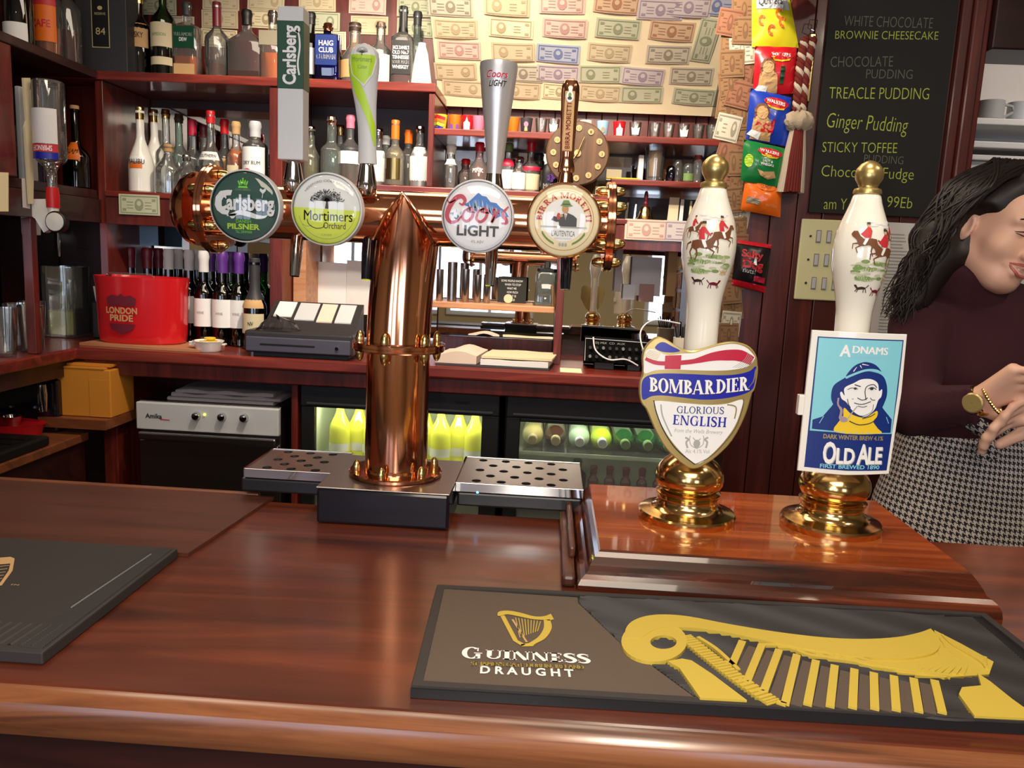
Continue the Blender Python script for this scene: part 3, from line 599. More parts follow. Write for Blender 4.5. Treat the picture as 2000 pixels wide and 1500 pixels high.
b.add([(rs[0][0], y0, BAR), (x1, y0, BAR), (x1, y1, BAR), (x0, y1, BAR)], [(0, 3, 2, 1)])
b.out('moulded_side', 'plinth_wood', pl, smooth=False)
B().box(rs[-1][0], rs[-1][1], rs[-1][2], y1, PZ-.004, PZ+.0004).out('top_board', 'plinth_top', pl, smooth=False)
B().box(.030, .0455, .845, 1.12, BAR+.0005, BAR+.014, .004).out('side_moulding', 'flap_wood', pl, smooth=False)
B().box(.038, .0458, .90, 1.125, BAR+.014, BAR+.028, .003).out('side_moulding', 'flap_wood', pl, smooth=False)

# ------------------------------------------------ hand pumps
HP = [(1.5715, .0), (1.5705, .0045), (1.5670, .0103), (1.5615, .0146), (1.5555, .0160), (1.5495, .0150), (1.5440, .0118), (1.5415, .0106), (1.5400, .0108), (1.5385, .0148), (1.5355, .0160), (1.5330, .0158), (1.5315, .0140)]
CP = [(1.532, .0140), (1.5305, .0155), (1.522, .0178), (1.5135, .0208), (1.504, .0244), (1.4955, .0276), (1.4865, .0300), (1.4775, .0314), (1.4685, .0321), (1.4595, .0321), (1.450, .0313), (1.4415, .0299), (1.432, .0279), (1.4235, .0258), (1.414, .0236), (1.4055, .0220), (1.396, .0208), (1.3875, .0203), (1.37, .0200), (1.35, .0202), (1.30, .0202), (1.21, .0198)]
def cer_r(z):
    for (z1, r1), (z0, r0) in zip(CP, CP[1:]):
        if z0 <= z <= z1: return r0+(r1-r0)*(z-z0)/(z1-z0)
    return .02
def pump(x, y, lab):
    t = thing('hand_pump', lab, 'beer pump', (x, y, PZ+.0005), 'hand pumps on the plinth')
    base = PZ+.0005
    B().lathe((x, y, base), [(.0602, 0), (.0608, .003), (.0608, .007), (.059, .0095), (.054, .011), (.047, .0125), (.042, .0155), (.0385, .020), (.037, .025), (.0375, .0285), (.0395, .031), (.0405, .034), (.0365, .036)], 48).out('base_flange', 'brass', t)
    B().lathe((x, y, base), [(.033, .0362), (.038, .040), (.0415, .046), (.0428, .053), (.0415, .061), (.038, .068), (.032, .0745), (.024, .080), (.016, .085), (.0145, .090), (.0145, .1)], 48).out('dome', 'brass', t)
    B().lathe((x, y, 0), [(r, z) for z, r in CP][::-1], 40).out('ceramic_handle', 'ceramic', t)
    B().lathe((x, y, 0), [(max(r, .0005), z) for z, r in HP][::-1], 32).out('knob', 'gold_knob', t)
    # hunting print wrapped round the ceramic
    def fn(u, v, h):
        z = v; r = cer_r(z)+.0004+h; a = u/.031
        return Vector((x+r*sin(a), y-r*cos(a), z))
    return t, fn
def hunt(art, x, z, s, fl=1):
    """rider in red on a brown horse, x,z centre"""
    def q(pts): return [(x+fl*a*s, z+b*s) for a, b in pts]
    art.poly(q([(-9, 4), (-4, 5), (3, 4), (7, 7), (10, 12), (14, 12), (16, 9), (15, 7), (12, 8), (10, 3), (8, -2), (4, -3), (-2, -2), (-6, -4), (-10, -1)]), 'brown', 2)
    for p in ([(-8, 0), (-11, -6), (-9, -12)], [(-5, -2), (-4, -8), (-6, -13)], [(5, -2), (10, -5), (8, -10)], [(7, 0), (13, -1), (13, -6)], [(-10, 3), (-14, 1), (-15, -4)]): art.stroke(q(p), [1.8*s, 1.3*s, .8*s], 'brown', 2)
    art.poly(q([(-3, 5), (-4, 12), (-2, 16), (1, 16), (5, 11), (7, 9), (6, 8), (1, 11), (2, 5)]), 'print_red', 3)
    art.poly(q([(-1, 5), (2, 5), (4, -1), (2, -2), (0, 2)]), 'white', 3)
    art.ell(x-fl*.2*s, z+18*s, 1.7*s, 2*s, 'tan', 3, 10); art.poly(q([(-2.2, 18.6), (2, 18.6), (1.6, 21), (-1.8, 21)]), 'dark_grey', 4)
def dog(art, x, z, s, m, fl=1):
    def q(pts): return [(x+fl*a*s, z+b*s) for a, b in pts]
    art.poly(q([(-6, 1), (0, 2), (5, 1), (7, 4), (10, 4), (9, 2), (7, 0), (5, -2), (-5, -1)]), m, 3)
    for p in ([(-5, 0), (-7, -5)], [(-3, -1), (-3, -5)], [(4, -1), (6, -5)], [(5, 0), (8, -4)], [(-6, 1), (-9, 4)]): art.stroke(q(p), 1.1*s, m, 3)
def scene_print(t, fn, dx, mir=1):
    a = Art(fn, t, .00012, sub=.006)
    rnd = random.Random(3)
    for k in range(46):
        a.ell(dx+rnd.uniform(-.024, .024), 1.444+rnd.uniform(-.012, .010), rnd.uniform(.003, .007), rnd.uniform(.0010, .0026), rnd.choice(['grass_print', 'print_green', 'note_green']), 1, 10)
    for k in range(7): a.ell(dx+rnd.uniform(-.02, .02), 1.50+rnd.uniform(-.008, .006), .006, .0012, 'light_grey', 1, 10)
    hunt(a, dx+.013*mir, 1.475, .00115, mir); hunt(a, dx-.009*mir, 1.464, .00135, mir); hunt(a, dx-.022*mir, 1.482, .0008, mir)
    dog(a, dx-.013, 1.423, .0010, 'dark_brown', -1); dog(a, dx+.009, 1.420, .0011, 'maroon', 1); dog(a, dx+.020, 1.434, .0007, 'tan', 1)
    a.done()
P1, fn1 = pump(.1875, .985, 'left hand pump, white ceramic handle with hunting scene and shield clip')
scene_print(P1, fn1, -.004)
P2, fn2 = pump(.3672, .985, 'right hand pump, white ceramic handle with hunting scene and sailor clip')
scene_print(P2, fn2, .008, -1)

# ------------------------------------------------ shield pump clip
KY = .942
def tr1(cx, cy):
    p = atY(1240+cx*.18665, 640+cy*.18665, KY); return (p.x, p.z)
XC = tr1(650, 700)[0]
def f1(x, z, h): return Vector((x, KY-h+((x-XC)**2)*1.6-.004, z))
def T1(L, n=4, close=True): return [tr1(*p) for p in (sloop(L, n) if close else spline(L, n))]
outl = T1([(48, 640), (60, 560), (82, 480), (80, 300), (115, 200), (190, 120), (250, 98), (330, 122), (430, 185), (520, 228), (620, 236), (760, 200), (900, 160), (1040, 148), (1180, 185), (1262, 262), (1292, 350), (1288, 500), (1245, 650), (1215, 760), (1150, 950), (1020, 1180), (860, 1340), (720, 1435), (630, 1470), (540, 1450), (420, 1360), (300, 1230), (200, 1050), (120, 860), (72, 800), (48, 700)], 3)
def slab(pts, fn, h0, h1, bev=.0015):
    bm = bmesh.new(); n = len(pts); c = np.mean(pts, axis=0)
    lay = []
    for (h, ins) in ((h0, 0), (h1-bev, 0), (h1, bev)):
        row = []
        for p in pts:
            d = np.array(p)-c; L = np.linalg.norm(d); q = np.array(p)-d/L*ins; row.append(bm.verts.new((q[0], q[1], h)))
        lay.append(row)
    for a, b_ in zip(lay, lay[1:]):
        for i in range(n): bm.faces.new((a[i], a[(i+1) % n], b_[(i+1) % n], b_[i]))
    f = bm.faces.new(lay[-1]); g = bm.faces.new(lay[0][::-1]); bmesh.ops.triangulate(bm, faces=[f, g])
    for _ in range(4):
        es = [e for e in bm.edges if e.calc_length() > .012]
        if not es: break
        bmesh.ops.subdivide_edges(bm, edges=es, cuts=1); bmesh.ops.triangulate(bm, faces=bm.faces[:])
    bm.verts.index_update(); o = B().add([fn(v.co.x, v.co.y, v.co.z) for v in bm.verts], [[v.index for v in f.verts] for f in bm.faces]); bm.free(); return o
cl = slab(outl, f1, -.006, 0).out('pump_clip', 'gold_paint', P1, 'gold-edged shield clip with blue ribbon')
a = Art(f1, cl, .0002, sub=.010)
a.poly(T1([(102, 300), (130, 235), (200, 225), (330, 285), (480, 268), (620, 258), (760, 215), (900, 180), (1040, 168), (1160, 205), (1245, 285), (1258, 330), (1170, 410), (1000, 440), (800, 445), (600, 440), (400, 435), (220, 445), (105, 480), (98, 390)]), 'white', 2)
a.poly(T1([(210, 205), (255, 158), (310, 152), (390, 195), (470, 238), (400, 256), (300, 254), (235, 232)], 3), 'blue', 3)
mid = spline([(112, 325), (200, 362), (305, 372), (480, 362), (620, 345), (800, 300), (950, 285), (1100, 292), (1232, 352)], 4)
ww = [34, 42, 44, 48, 50, 88, 112, 120, 92]; wv = [ww[int(i*8/(len(mid)-1))]+(ww[min(8, int(i*8/(len(mid)-1))+1)]-ww[int(i*8/(len(mid)-1))])*((i*8/(len(mid)-1)) % 1) for i in range(len(mid))]
a.stroke([tr1(*p) for p in mid], [w_*.18665/FPX*.94 for w_ in wv], 'crimson', 3)
a.poly([tr1(*p) for p in ((315, 290), (482, 282), (472, 430), (308, 430))], 'crimson', 4)
for k_ in range(6):
    a.stroke(T1([(105+k_*9, 285-k_*9), (135+k_*10, 315-k_*14), (230+k_*8, 340-k_*14), (300, 320-k_*6)], 4, False)[:9], .0006, 'gold_paint', 4)
    a.stroke(T1([(1150-k_*26, 430-k_*3), (1215-k_*14, 385-k_*10), (1250-k_*14, 335-k_*16), (1180-k_*14, 215+k_*14)], 4, False)[:9], .0005, 'print_grey', 4)
    a.stroke(T1([(1180+k_*12, 640-k_*12), (1240+k_*5, 560-k_*10), (1262+k_*3, 450-k_*6)], 4, False), .0005, 'gold_paint', 6)
rib = [(70, 640), (80, 560), (120, 512), (200, 485), (350, 474), (600, 480), (850, 492), (1050, 487), (1200, 455), (1262, 408), (1278, 440), (1258, 580), (1222, 655), (1100, 705), (900, 738), (700, 745), (500, 725), (300, 706), (180, 715), (85, 755)]
a.poly(T1([(60, 640), (70, 545), (115, 490), (200, 462), (350, 452), (600, 458), (850, 470), (1050, 465), (1200, 433), (1275, 382), (1294, 440), (1272, 590), (1232, 680), (1100, 732), (900, 764), (700, 770), (500, 750), (300, 730), (180, 738), (80, 788)]), 'gold_paint', 4)
a.poly(T1(rib), 'blue', 6)
a.poly(T1([(190, 752), (500, 770), (750, 790), (950, 782), (1138, 740), (1130, 850), (1060, 1040), (935, 1205), (780, 1350), (635, 1432), (490, 1330), (345, 1170), (250, 1000), (200, 850)], 4), 'gold_paint', 3)
a.poly(T1([(212, 765), (500, 782), (750, 800), (950, 792), (1122, 752), (1112, 850), (1045, 1025), (922, 1190), (775, 1335), (638, 1415), (500, 1315), (362, 1155), (272, 1000), (220, 850)], 4), 'white', 4)
a.stroke(T1([(196, 760), (225, 890), (300, 1075), (430, 1265), (620, 1420)], 5, False), .0013, 'black', 5)
a.stroke(T1([(622, 1420), (790, 1335), (940, 1190), (1060, 1030), (1128, 840), (1140, 745)], 5, False), .0007, 'dark_grey', 5)
a.stroke(T1([(270, 800), (290, 930), (380, 1130)], 5, False), .0016, 'print_grey', 5); a.stroke(T1([(960, 800), (1055, 830), (1040, 950)], 5, False), .0016, 'gold_paint', 5)
bp = tr1(675, 690); bl, br = tr1(150, 680), tr1(1200, 668)
def wb(x_, z_):
    u = (x_-bl[0])/(br[0]-bl[0]); return (x_, z_+.0012*0-.0035*sin(pi*u)+.0018)
rr = atan2(br[1]-bl[1], br[0]-bl[0])
a.serif('BOMBARDIER', bl[0], bl[1], br[0], br[1], .0168, 'dark_grey', 7, T=.25, warp=lambda x_, z_: (wb(x_, z_)[0]+.0007, wb(x_, z_)[1]-.0007), gap=.05)
a.serif('BOMBARDIER', bl[0], bl[1], br[0], br[1], .0168, 'white', 8, T=.25, warp=wb, gap=.05)
def line(a, s, x0, x1, y, h, m, tr, layer=6, bold=0, dy=0, **kw):
    p, q = tr(x0, y), tr(x1, y+dy); a.text(s, (p[0]+q[0])/2, (p[1]+q[1])/2, m, layer, rot=atan2(q[1]-p[1], q[0]-p[0]), width=sqrt((q[0]-p[0])**2+(q[1]-p[1])**2), height=abs(tr(x0, y)[1]-tr(x0, y-h)[1]), bold=bold, **kw)
a.serif('GLORIOUS', *tr1(432, 885), *tr1(925, 898), .0083, 'navy', 6, T=.15); a.serif('ENGLISH', *tr1(390, 1005), *tr1(948, 1036), .0118, 'blue', 6, T=.2)
line(a, 'from the Wells Brewery', 405, 915, 1082, 40, 'print_grey', tr1, shear=.3, dy=25); line(a, 'Alc 4.1% Vol', 520, 770, 1300, 40, 'print_grey', tr1, dy=5)
for k_ in (-1, 1):
    a.stroke(T1([(640, 1255), (640+60*k_, 1220), (640+75*k_, 1160), (640+68*k_, 1120)], 3, False), .0009, 'print_grey', 5)
    a.stroke(T1([(640+95*k_, 1250), (640+110*k_, 1190), (640+85*k_, 1160), (640+120*k_, 1140)], 3, False), .0022, 'print_grey', 5)
a.stroke(T1([(600, 1140), (640, 1180), (680, 1150)], 3, False), .001, 'print_grey', 5); a.ell(*tr1(640, 1205), .004, .005, 'print_grey', 5)
a.done()
B().tube([(.1875, KY+.004, 1.25), (.1875, .985, 1.25)], .006).out('clip_bracket', 'white', cl)

# ------------------------------------------------ sailor pump clip
KY2 = .942
def tr2(cx, cy):
    p = atY(1540+cx*.21333, 630+cy*.21333, KY2); return (p.x, p.z)
XC2 = tr2(585, 700)[0]
def f2(x, z, h): return Vector((x, KY2-h+((x-XC2)**2)*2.2-.006, z))
def T2(L, n=4, close=True): return [tr2(*p) for p in (sloop(L, n) if close else spline(L, n))]
def lin2(L): return [tr2(*p) for p in L]
c2 = slab(lin2([(220, 68), (1088, 108), (1040, 640), (920, 1385), (500, 1385), (85, 1355), (150, 700)]), f2, -.003, 0, .0006).out('pump_clip', 'white_gloss', P2, 'white-bordered rectangular clip with a sailor')
a = Art(f2, c2, .00018, sub=.009)
a.poly(lin2([(265, 125), (1053, 160), (1000, 640), (896, 1352), (520, 1345), (140, 1318), (205, 700)]), 'navy', 1)
a.poly(lin2([(275, 136), (1042, 170), (942, 1018), (190, 985)]), 'sky', 2)
a.poly(lin2([(205, 970), (380, 760), (470, 640), (800, 700), (860, 790), (940, 885), (930, 1008), (500, 990)]), 'navy', 3)
a.poly(lin2([(215, 885), (310, 850), (300, 975), (208, 970)]), 'navy', 3)
a.poly(T2([(376, 660), (400, 570), (480, 510), (560, 470), (700, 440), (830, 470), (880, 540), (892, 640), (870, 720), (820, 790), (700, 760), (560, 800), (440, 790), (390, 730)]), 'navy', 4)
a.poly(T2([(512, 490), (545, 430), (600, 380), (680, 355), (760, 372), (810, 410), (835, 455), (760, 440), (640, 450)]), 'navy', 4)
a.stroke(T2([(505, 500), (570, 470), (680, 432), (780, 432), (840, 462)], 5, False), .0026, 'sky', 5)
for p in ([(575, 440), (605, 400)], [(635, 385), (650, 410)], [(655, 375), (715, 385)]): a.stroke(lin2(p), [.0012, .0004], 'white', 6)
a.poly(T2([(495, 590), (580, 545), (650, 512), (740, 512), (800, 550), (812, 620), (842, 605), (835, 670), (805, 705), (770, 790), (690, 850), (620, 835), (560, 790), (510, 720), (470, 690), (455, 640), (470, 625), (495, 660)]), 'white', 5)
a.poly(T2([(490, 770), (560, 830), (680, 860), (790, 800), (795, 850), (760, 900), (800, 960), (818, 1010), (420, 995), (440, 900), (480, 860)]), 'yellow', 6)
for p, w_ in (([(585, 560), (640, 578)], .0012), ([(690, 700), (680, 620), (700, 575), (760, 560), (790, 590)], .001), ([(610, 680), (650, 700), (680, 695), (705, 680)], .001), ([(520, 605), (560, 590), (615, 600)], .0008), ([(710, 600), (745, 585), (785, 605)], .0009), ([(580, 725), (650, 740), (735, 715)], .001), ([(615, 755), (660, 765), (700, 755)], .0008), ([(520, 690), (530, 740), (548, 770)], .0009), ([(730, 680), (745, 700), (775, 702)], .0008), ([(560, 690), (575, 690)], .0006), ([(535, 890), (620, 925), (720, 915), (775, 885)], .0012), ([(655, 870), (730, 850), (775, 825)], .0011), ([(570, 820), (650, 845), (740, 810), (760, 740)], .0006)):
    a.stroke(T2(p, 4, False), w_, 'dark_grey', 7)
a.ell(*tr2(590, 595), .0018, .0014, 'dark_grey', 8); a.ell(*tr2(742, 597), .0022, .0018, 'dark_grey', 8)
a.stroke(T2([(610, 755), (560, 815), (515, 880)], 4, False), .0013, 'print_grey', 8)
a.poly(T2([(440, 860), (460, 835), (480, 850), (510, 860), (520, 890), (470, 900)]), 'note_violet_d', 8)
a.stroke(T2([(455, 850), (465, 790), (435, 740), (440, 680)], 5, False), [.003]*8+[.002]*8, 'note_violet_d', 8)
for p in ([(272, 915), (310, 850)], [(885, 860), (908, 920)]): a.stroke(lin2(p), .0008, 'sky', 5)
a.stroke(lin2([(205, 972), (500, 995), (930, 1012)]), .0012, 'sky', 6)
line(a, 'DNAMS', 565, 895, 272, 66, 'white', tr2, 3, .05, dy=22); line(a, 'A', 450, 552, 300, 105, 'white', tr2, 3, .03, dy=6); line(a, 'SOUTHWOLD', 545, 830, 320, 26, 'pale_blue', tr2, 3, .01, dy=12)
line(a, 'DARK WINTER BREW 4.1%', 305, 855, 1050, 40, 'gold_paint', tr2, 4, .03, dy=25)
for s_, x0_, x1_, y_, h_ in (('O', 295, 410, 1272, 195), ('LD', 415, 580, 1275, 140), ('A', 600, 715, 1280, 180), ('LE', 705, 840, 1280, 150)):
    line(a, s_, x0_+8, x1_+8, y_+8, h_, 'print_grey', tr2, 4, .03, dy=3); line(a, s_, x0_, x1_, y_, h_, 'white', tr2, 6, .03, dy=3)
line(a, 'FIRST BREWED 1890', 275, 820, 1318, 36, 'sky', tr2, 4, .02, dy=18)
a.done()
B().box(*(lambda p: (p[0]-.004, p[0]+.012, KY2+.002, KY2+.012, p[1]-.012, p[1]+.012))(tr2(130, 760)), .001).out('clip_bracket', 'white_gloss', c2, smooth=False)

# ============================================================ COPPER FONT
FY = 1.09; FX = -.2045; TZ = 1.486; TR = .0362; CRAD = .0436
ft = thing('beer_font', 'polished copper T-shaped beer font with four taps on a black box base', 'beer font', (FX, 1.09, BAR))
B().box(-.2935, -.117, 1.004, 1.178, BAR+.0006, 1.1285, .004).out('base_box', 'black_gloss', ft, smooth=False)
B().box(-.2935, -.117, 1.003, 1.178, 1.1287, 1.1305, .0006).out('base_plate', 'steel', ft, smooth=False)
B().lathe((FX, FY, 1.1306), [(.064, 0), (.0655, .0015), (.0655, .005), (.0635, .0065), (.046, .0068), (.0455, .012)], 56).out('flange', 'copper', ft)
B().lathe((FX, FY, 1.1374), [(CRAD, 0), (CRAD, .170)], 56).out('column', 'copper', ft)
B().lathe((FX, FY, 1.306), [(CRAD, 0), (.062, .0005), (.0635, .0025), (.0635, .0055), (.0625, .006), (.0625, .0068), (.0635, .0072), (.0635, .0105), (.062, .012), (CRAD, .0125)], 56).out('flange', 'copper', ft)
# upper column, cut to a pointed arch where it meets the cross tube
b = B(); n = 64; rings = 14; vs = []
for j in range(rings+1):
    for i in range(n):
        a_ = 2*pi*i/n; lx = CRAD*sin(a_); ly = -CRAD*cos(a_)
        zt = 1.515-abs(lx)**1.35*4.2 if cos(a_) > -.2 else 1.475
        t_ = j/rings; z = 1.3185+(zt-1.3185)*t_
        lean = .010*t_**2
        vs.append((FX+lx+.010*t_**1.5*.7, FY+ly*(1-.15*t_)+lean-.004, z))
b.add(vs, [(j*n+i, j*n+(i+1) % n, (j+1)*n+(i+1) % n, (j+1)*n+i) for j in range(rings) for i in range(n)])
top = vs[-n:]; b.add(top+[(v[0], v[1]+.035, v[2]-.004) for v in top], [(i, (i+1) % n, n+(i+1) % n, n+i) for i in range(n)])
b.out('upper_column', 'copper', ft)
B().tube([(FX+.007-.040, 1.054+.008, 1.455), (FX+.007-.022, 1.053, 1.488), (FX+.007, 1.050, 1.517), (FX+.007+.022, 1.053, 1.488), (FX+.007+.040, 1.054+.008, 1.455)], .0022, 8).out('joint_bead', 'copper', ft)
B().lathe((0, FY+.012, TZ), [(TR, -.470), (TR, .072)], 48, 'x').out('cross_tube', 'copper', ft)
for x, sgn in ((-.466, -1), (.074, 1)):
    B().lathe((x, FY+.012, TZ), [(TR, -.0065), (.058, -.006), (.0595, -.0045), (.0595, -.001), (.0585, -.0004), (.0585, .0004), (.0595, .001), (.0595, .0045), (.058, .006), (.001, .0065)], 56, 'x').out('end_flange', 'copper', ft)
    for k_ in range(6):
        aa = 2*pi*k_/6+.5; py, pz = FY+.012+.047*cos(aa), TZ+.047*sin(aa)
        B().lathe((x, py, pz), [(.0025, -.020), (.0055, -.017), (.0066, -.011), (.0066, -.0068), (.003, -.0067), (.003, .0067), (.0066, .0068), (.0066, .011), (.0055, .017), (.0025, .020)], 12, 'x').out('acorn_nut', 'pale_brass', ft)
B().lathe((-.490, FY+.012, TZ), [(.001, -.03), (.03, -.026), (.046, -.012), (.05, 0)], 40, 'x').out('end_cap', 'copper', ft)
for zz in (1.3185, 1.306):
    for k_ in range(6):
        aa = 2*pi*k_/6+.35; sg = 1 if zz > 1.31 else -1
        B().lathe((FX+.0535*cos(aa), FY+.0535*sin(aa), zz), [(.0058, 0), (.006, sg*.003), (.0056, sg*.007), (.004, sg*.012), (.0014, sg*.015)], 12).out('acorn_nut', 'pale_brass', ft)
for k_ in range(6):
    aa = 2*pi*k_/6+.35
    B().lathe((FX+.055*cos(aa), FY+.055*sin(aa), 1.1371), [(.0058, 0), (.006, .003), (.0056, .007), (.004, .012), (.0014, .015)], 12).out('acorn_nut', 'pale_brass', ft)
# taps
BX = [-.387, -.2835, -.0945, .0125]; BZ = [1.488, 1.4885, 1.488, 1.488]
HX = [-.347, -.249, -.081, .0125]; bn = ['green', 'cider', 'silver', 'copper']
for i in range(4):
    x = BX[i]; hx = HX[i]
    B().lathe((x, 1.02, BZ[i]), [(.028, 0), (.030, .01), (.030, .05)], 32, 'y').out('tap_sleeve', 'copper', ft)
    B().lathe((hx, FY-.018, 1.512), [(.0115, 0), (.0135, .006), (.0130, .016), (.0118, .022), (.0095, .036), (.0085, .040)], 20).out('tap_ferrule', 'chrome' if i != 3 else 'copper', ft)
    B().tube([(hx if i != 3 else .02, FY+.0, TZ-.03), (hx if i != 3 else .02, FY-.005, TZ-.05), (hx if i != 3 else .02, FY-.012, TZ-.085)], [.0085, .0085, .0065], 14).out('nozzle', 'black_gloss' if i % 2 else 'chrome', ft)
# ------------------------------------------------ tap badges
def badge(i, lab, rim, face, grp='round tap badges on the copper font'):
    x, z = BX[i], BZ[i]; y = 1.006; R = .0452 if i < 3 else .0462
    t = B().lathe((x, y, z), [(R*.6, .014), (R, .012), (R, .001), (R*.99, -.0012), (R*.955, -.002), (R*.95, .0005)], 64, 'y', cap=False).out('tap_badge', rim, ft, lab)
    B().lathe((x, y, z), [(.001, .0012), (R*.95, .0012)], 64, 'y', cap=False).out('printed_disc', face, t)
    pr_ = [(max(.0004, R*.952*sin(q*pi/2/10)), -.0022-.0068*cos(q*pi/2/10)) for q in range(11)]
    B().lathe((x, y, z), pr_, 64, 'y', cap=False).out('domed_lens', 'lens_clear', t)
    def fn(u, v, h): return Vector((x+u*R, y+.0010-h, z+v*R))
    return t, Art(fn, t, .00025)
rot0 = -.0
t, a = badge(0, 'round green lager badge with white script, leftmost on the copper font', 'silver_grey', 'green_dark')
a.text('Carlsberg', .0, -.10, 'light_grey', 3, width=1.62, height=.42, bold=.035)
a.text('Carlsberg', .02, -.13, 'black', 2, width=1.64, height=.42, bold=.045)
a.poly([(-.86, .0), (-.83, .22), (-.70, .38), (-.5, .42), (-.36, .42), (-.40, .28), (-.58, .26), (-.66, .12), (-.66, -.02), (-.56, -.12), (-.44, -.14), (-.5, -.26), (-.66, -.24), (-.8, -.14)], 'light_grey', 4)
a.stroke(spline([(-.52, -.28), (-.36, -.24), (-.15, -.18), (.1, -.22), (.35, -.28), (.55, -.27), (.65, -.18), (.66, -.1)], 5), [.02+.15*max(0, sin(pi*min(1, k_/28)))*.8 for k_ in range(36)], 'light_grey', 4)
a.poly([(-.5, -.24), (-.38, -.36), (-.32, -.34), (-.22, -.2)], 'light_grey', 4)
for k_ in (-1, 1): a.poly([(.5, .34), (.5+.09*k_, .44), (.5+.07*k_, .50), (.5, .46)], 'light_grey', 5)
a.stroke([(.5, .36), (.48, .24)], .02, 'light_grey', 5)
a.text('DANISH', -.05, -.46, 'bright_lime', 3, width=.42, height=.09); a.text('PILSNER', -.05, -.63, 'lime', 3, width=.92, height=.15, bold=.04); a.text('TILL DENMARK', -.04, -.74, 'bright_lime', 3, width=.48, height=.07)
for k_ in range(5): a.ell(-.06+(k_-2)*.055, .62+.02*(2-abs(k_-2)), .022, .075, 'bright_lime', 3, 12, rot=-.35*(k_-2)*.5)
a.poly([(-.2, .49), (.08, .49), (.06, .54), (-.18, .54)], 'bright_lime', 4); a.ell(-.06, .74, .025, .025, 'bright_lime', 3, 8); a.text('CARLSBERG', -.06, .42, 'print_green', 3, width=.42, height=.05)
a.done()
t, a = badge(1, 'round cider badge, white above lime with a black tree, second on the copper font', 'silver_grey', 'light_grey')
seg = [(cos(a_)*.95, sin(a_)*.95) for a_ in [pi-.03+(pi+.02)*k_/40 for k_ in range(41)]]
a.poly([(-.95, .03)]+[p for p in seg]+[(.95, -.01)], 'lime_print', 1)
a.stroke([(-.005, .02), (.0, .2), (-.02, .32)], [.10, .05, .03], 'dark_grey', 2)
rnd = random.Random(5)
for k_ in range(15):
    an = pi*.02+pi*.96*k_/14; L_ = .40+.06*rnd.random(); ex = .0+cos(an)*L_*1.05; ez = .26+sin(an)*L_*.72-.05
    a.stroke(spline([(0, .22), (ex*.45, .27+(ez-.27)*.6), (ex, ez)], 4), [.028]*4+[.014]*5, 'dark_grey', 2)
    for q in range(9): a.ell(ex*(.55+.5*rnd.random())+rnd.uniform(-.06, .06), .27+(ez-.27)*(.55+.5*rnd.random())+rnd.uniform(-.05, .05), .02, .012, 'dark_grey', 3, 6, rot=rnd.random()*3)
a.text('HEREFORD CIDER BREWED', 0, 0, 'grey', 2, arc=(.74, pi/2), width=1.35, height=.06)
a.text('Mortimers', .04, -.31, 'dark_grey', 3, width=1.36, height=.27, bold=.008); a.text('Orchard', .22, -.52, 'dark_grey', 3, width=.62, height=.17, bold=.005)
a.stroke(spline([(-.55, -.28), (-.50, -.42), (-.32, -.52), (-.12, -.50), (-.06, -.42)], 5), .022, 'dark_grey', 3)
a.stroke(spline([(-.68, -.42), (-.55, -.48), (-.42, -.44)], 5), .012, 'print_green', 3); a.text('CIDER', 0, -.72, 'print_green', 2, width=.3, height=.05)
a.ring(0, 0, .80, .81, 'print_green', 2, pi*1.08, pi*1.92); a.done()
t, a = badge(2, 'round white and silver beer badge with red script over blue mountains, third on the font', 'silver_grey', 'light_grey')
a.ell(0, 0, .86, .86, 'white', 1, 48)
a.poly([(-.42, .30), (-.28, .36), (-.12, .52), (.0, .64), (.10, .56), (.22, .54), (.34, .40), (.5, .38), (.62, .26), (.74, .20), (.86, .02), (.6, .02), (.48, -.05), (.34, .12), (.2, .2), (.02, .28), (-.1, .2), (-.22, .24)], 'mid_blue', 2)
for k_ in range(30):
    x_ = rnd.uniform(-.35, .75); zt = .55-abs(x_)*.5; a.poly([(x_, zt*.9), (x_+.05, zt*.4+.02), (x_+.09, zt*.2), (x_+.02, zt*.35)], rnd.choice(['white', 'pale_blue', 'blue' if k_ % 5 == 0 else 'pale_blue']), 3)
for k_ in range(14):
    x_ = rnd.uniform(-.8, -.2); a.ell(x_, rnd.uniform(-.1, .2), .05, .02, 'pale_blue', 2, 8, rot=rnd.random()*3)
def scr(pts, w0, w1, m='crimson', L_=5):
    p = spline(pts, 7); a.stroke(p, [w0+(w1-w0)*abs(sin(pi*k_/(len(p)-1))) for k_ in range(len(p))], m, L_)
scr([(-.52, .34), (-.42, .30), (-.36, .42), (-.46, .52), (-.62, .46), (-.78, .22), (-.84, -.02), (-.74, -.18), (-.56, -.14), (-.44, .0)], .03, .13)
scr([(-.86, .44), (-.78, .34), (-.62, .42)], .03, .04)
for cx_ in (-.26, .12): scr([(cx_+.06, .22), (cx_-.1, .14), (cx_-.15, -.06), (cx_-.03, -.14), (cx_+.11, -.02), (cx_+.13, .16), (cx_+.04, .22), (cx_-.02, .14), (cx_+.2, .1)], .035, .08)
scr([(.40, .16), (.46, .22), (.44, .02), (.40, -.14), (.50, .04), (.60, .20)], .04, .07); scr([(.84, .30), (.72, .16), (.70, .04), (.78, -.04), (.80, -.14), (.66, -.16)], .04, .10)
a.text('LIGHT', .02, -.52, 'dark_grey', 5, width=1.16, height=.28, bold=.03); a.text('4% ABV', .02, -.72, 'print_grey', 5, width=.36, height=.08)
a.done()
t, a = badge(3, 'round cream beer badge with copper rim and man in green hat, rightmost on the font', 'copper', 'cream')
a.ring(0, 0, .78, .80, 'tan', 2); a.ell(0, 0, .56, .56, 'white', 1)
a.serif('BIRRA MORETTI', -.96, 0, .96, 0, .15, 'print_red', 3, T=.22, warp=lambda u_, v_: ((.585+v_)*sin(u_/.60), (.585+v_)*cos(u_/.60)))
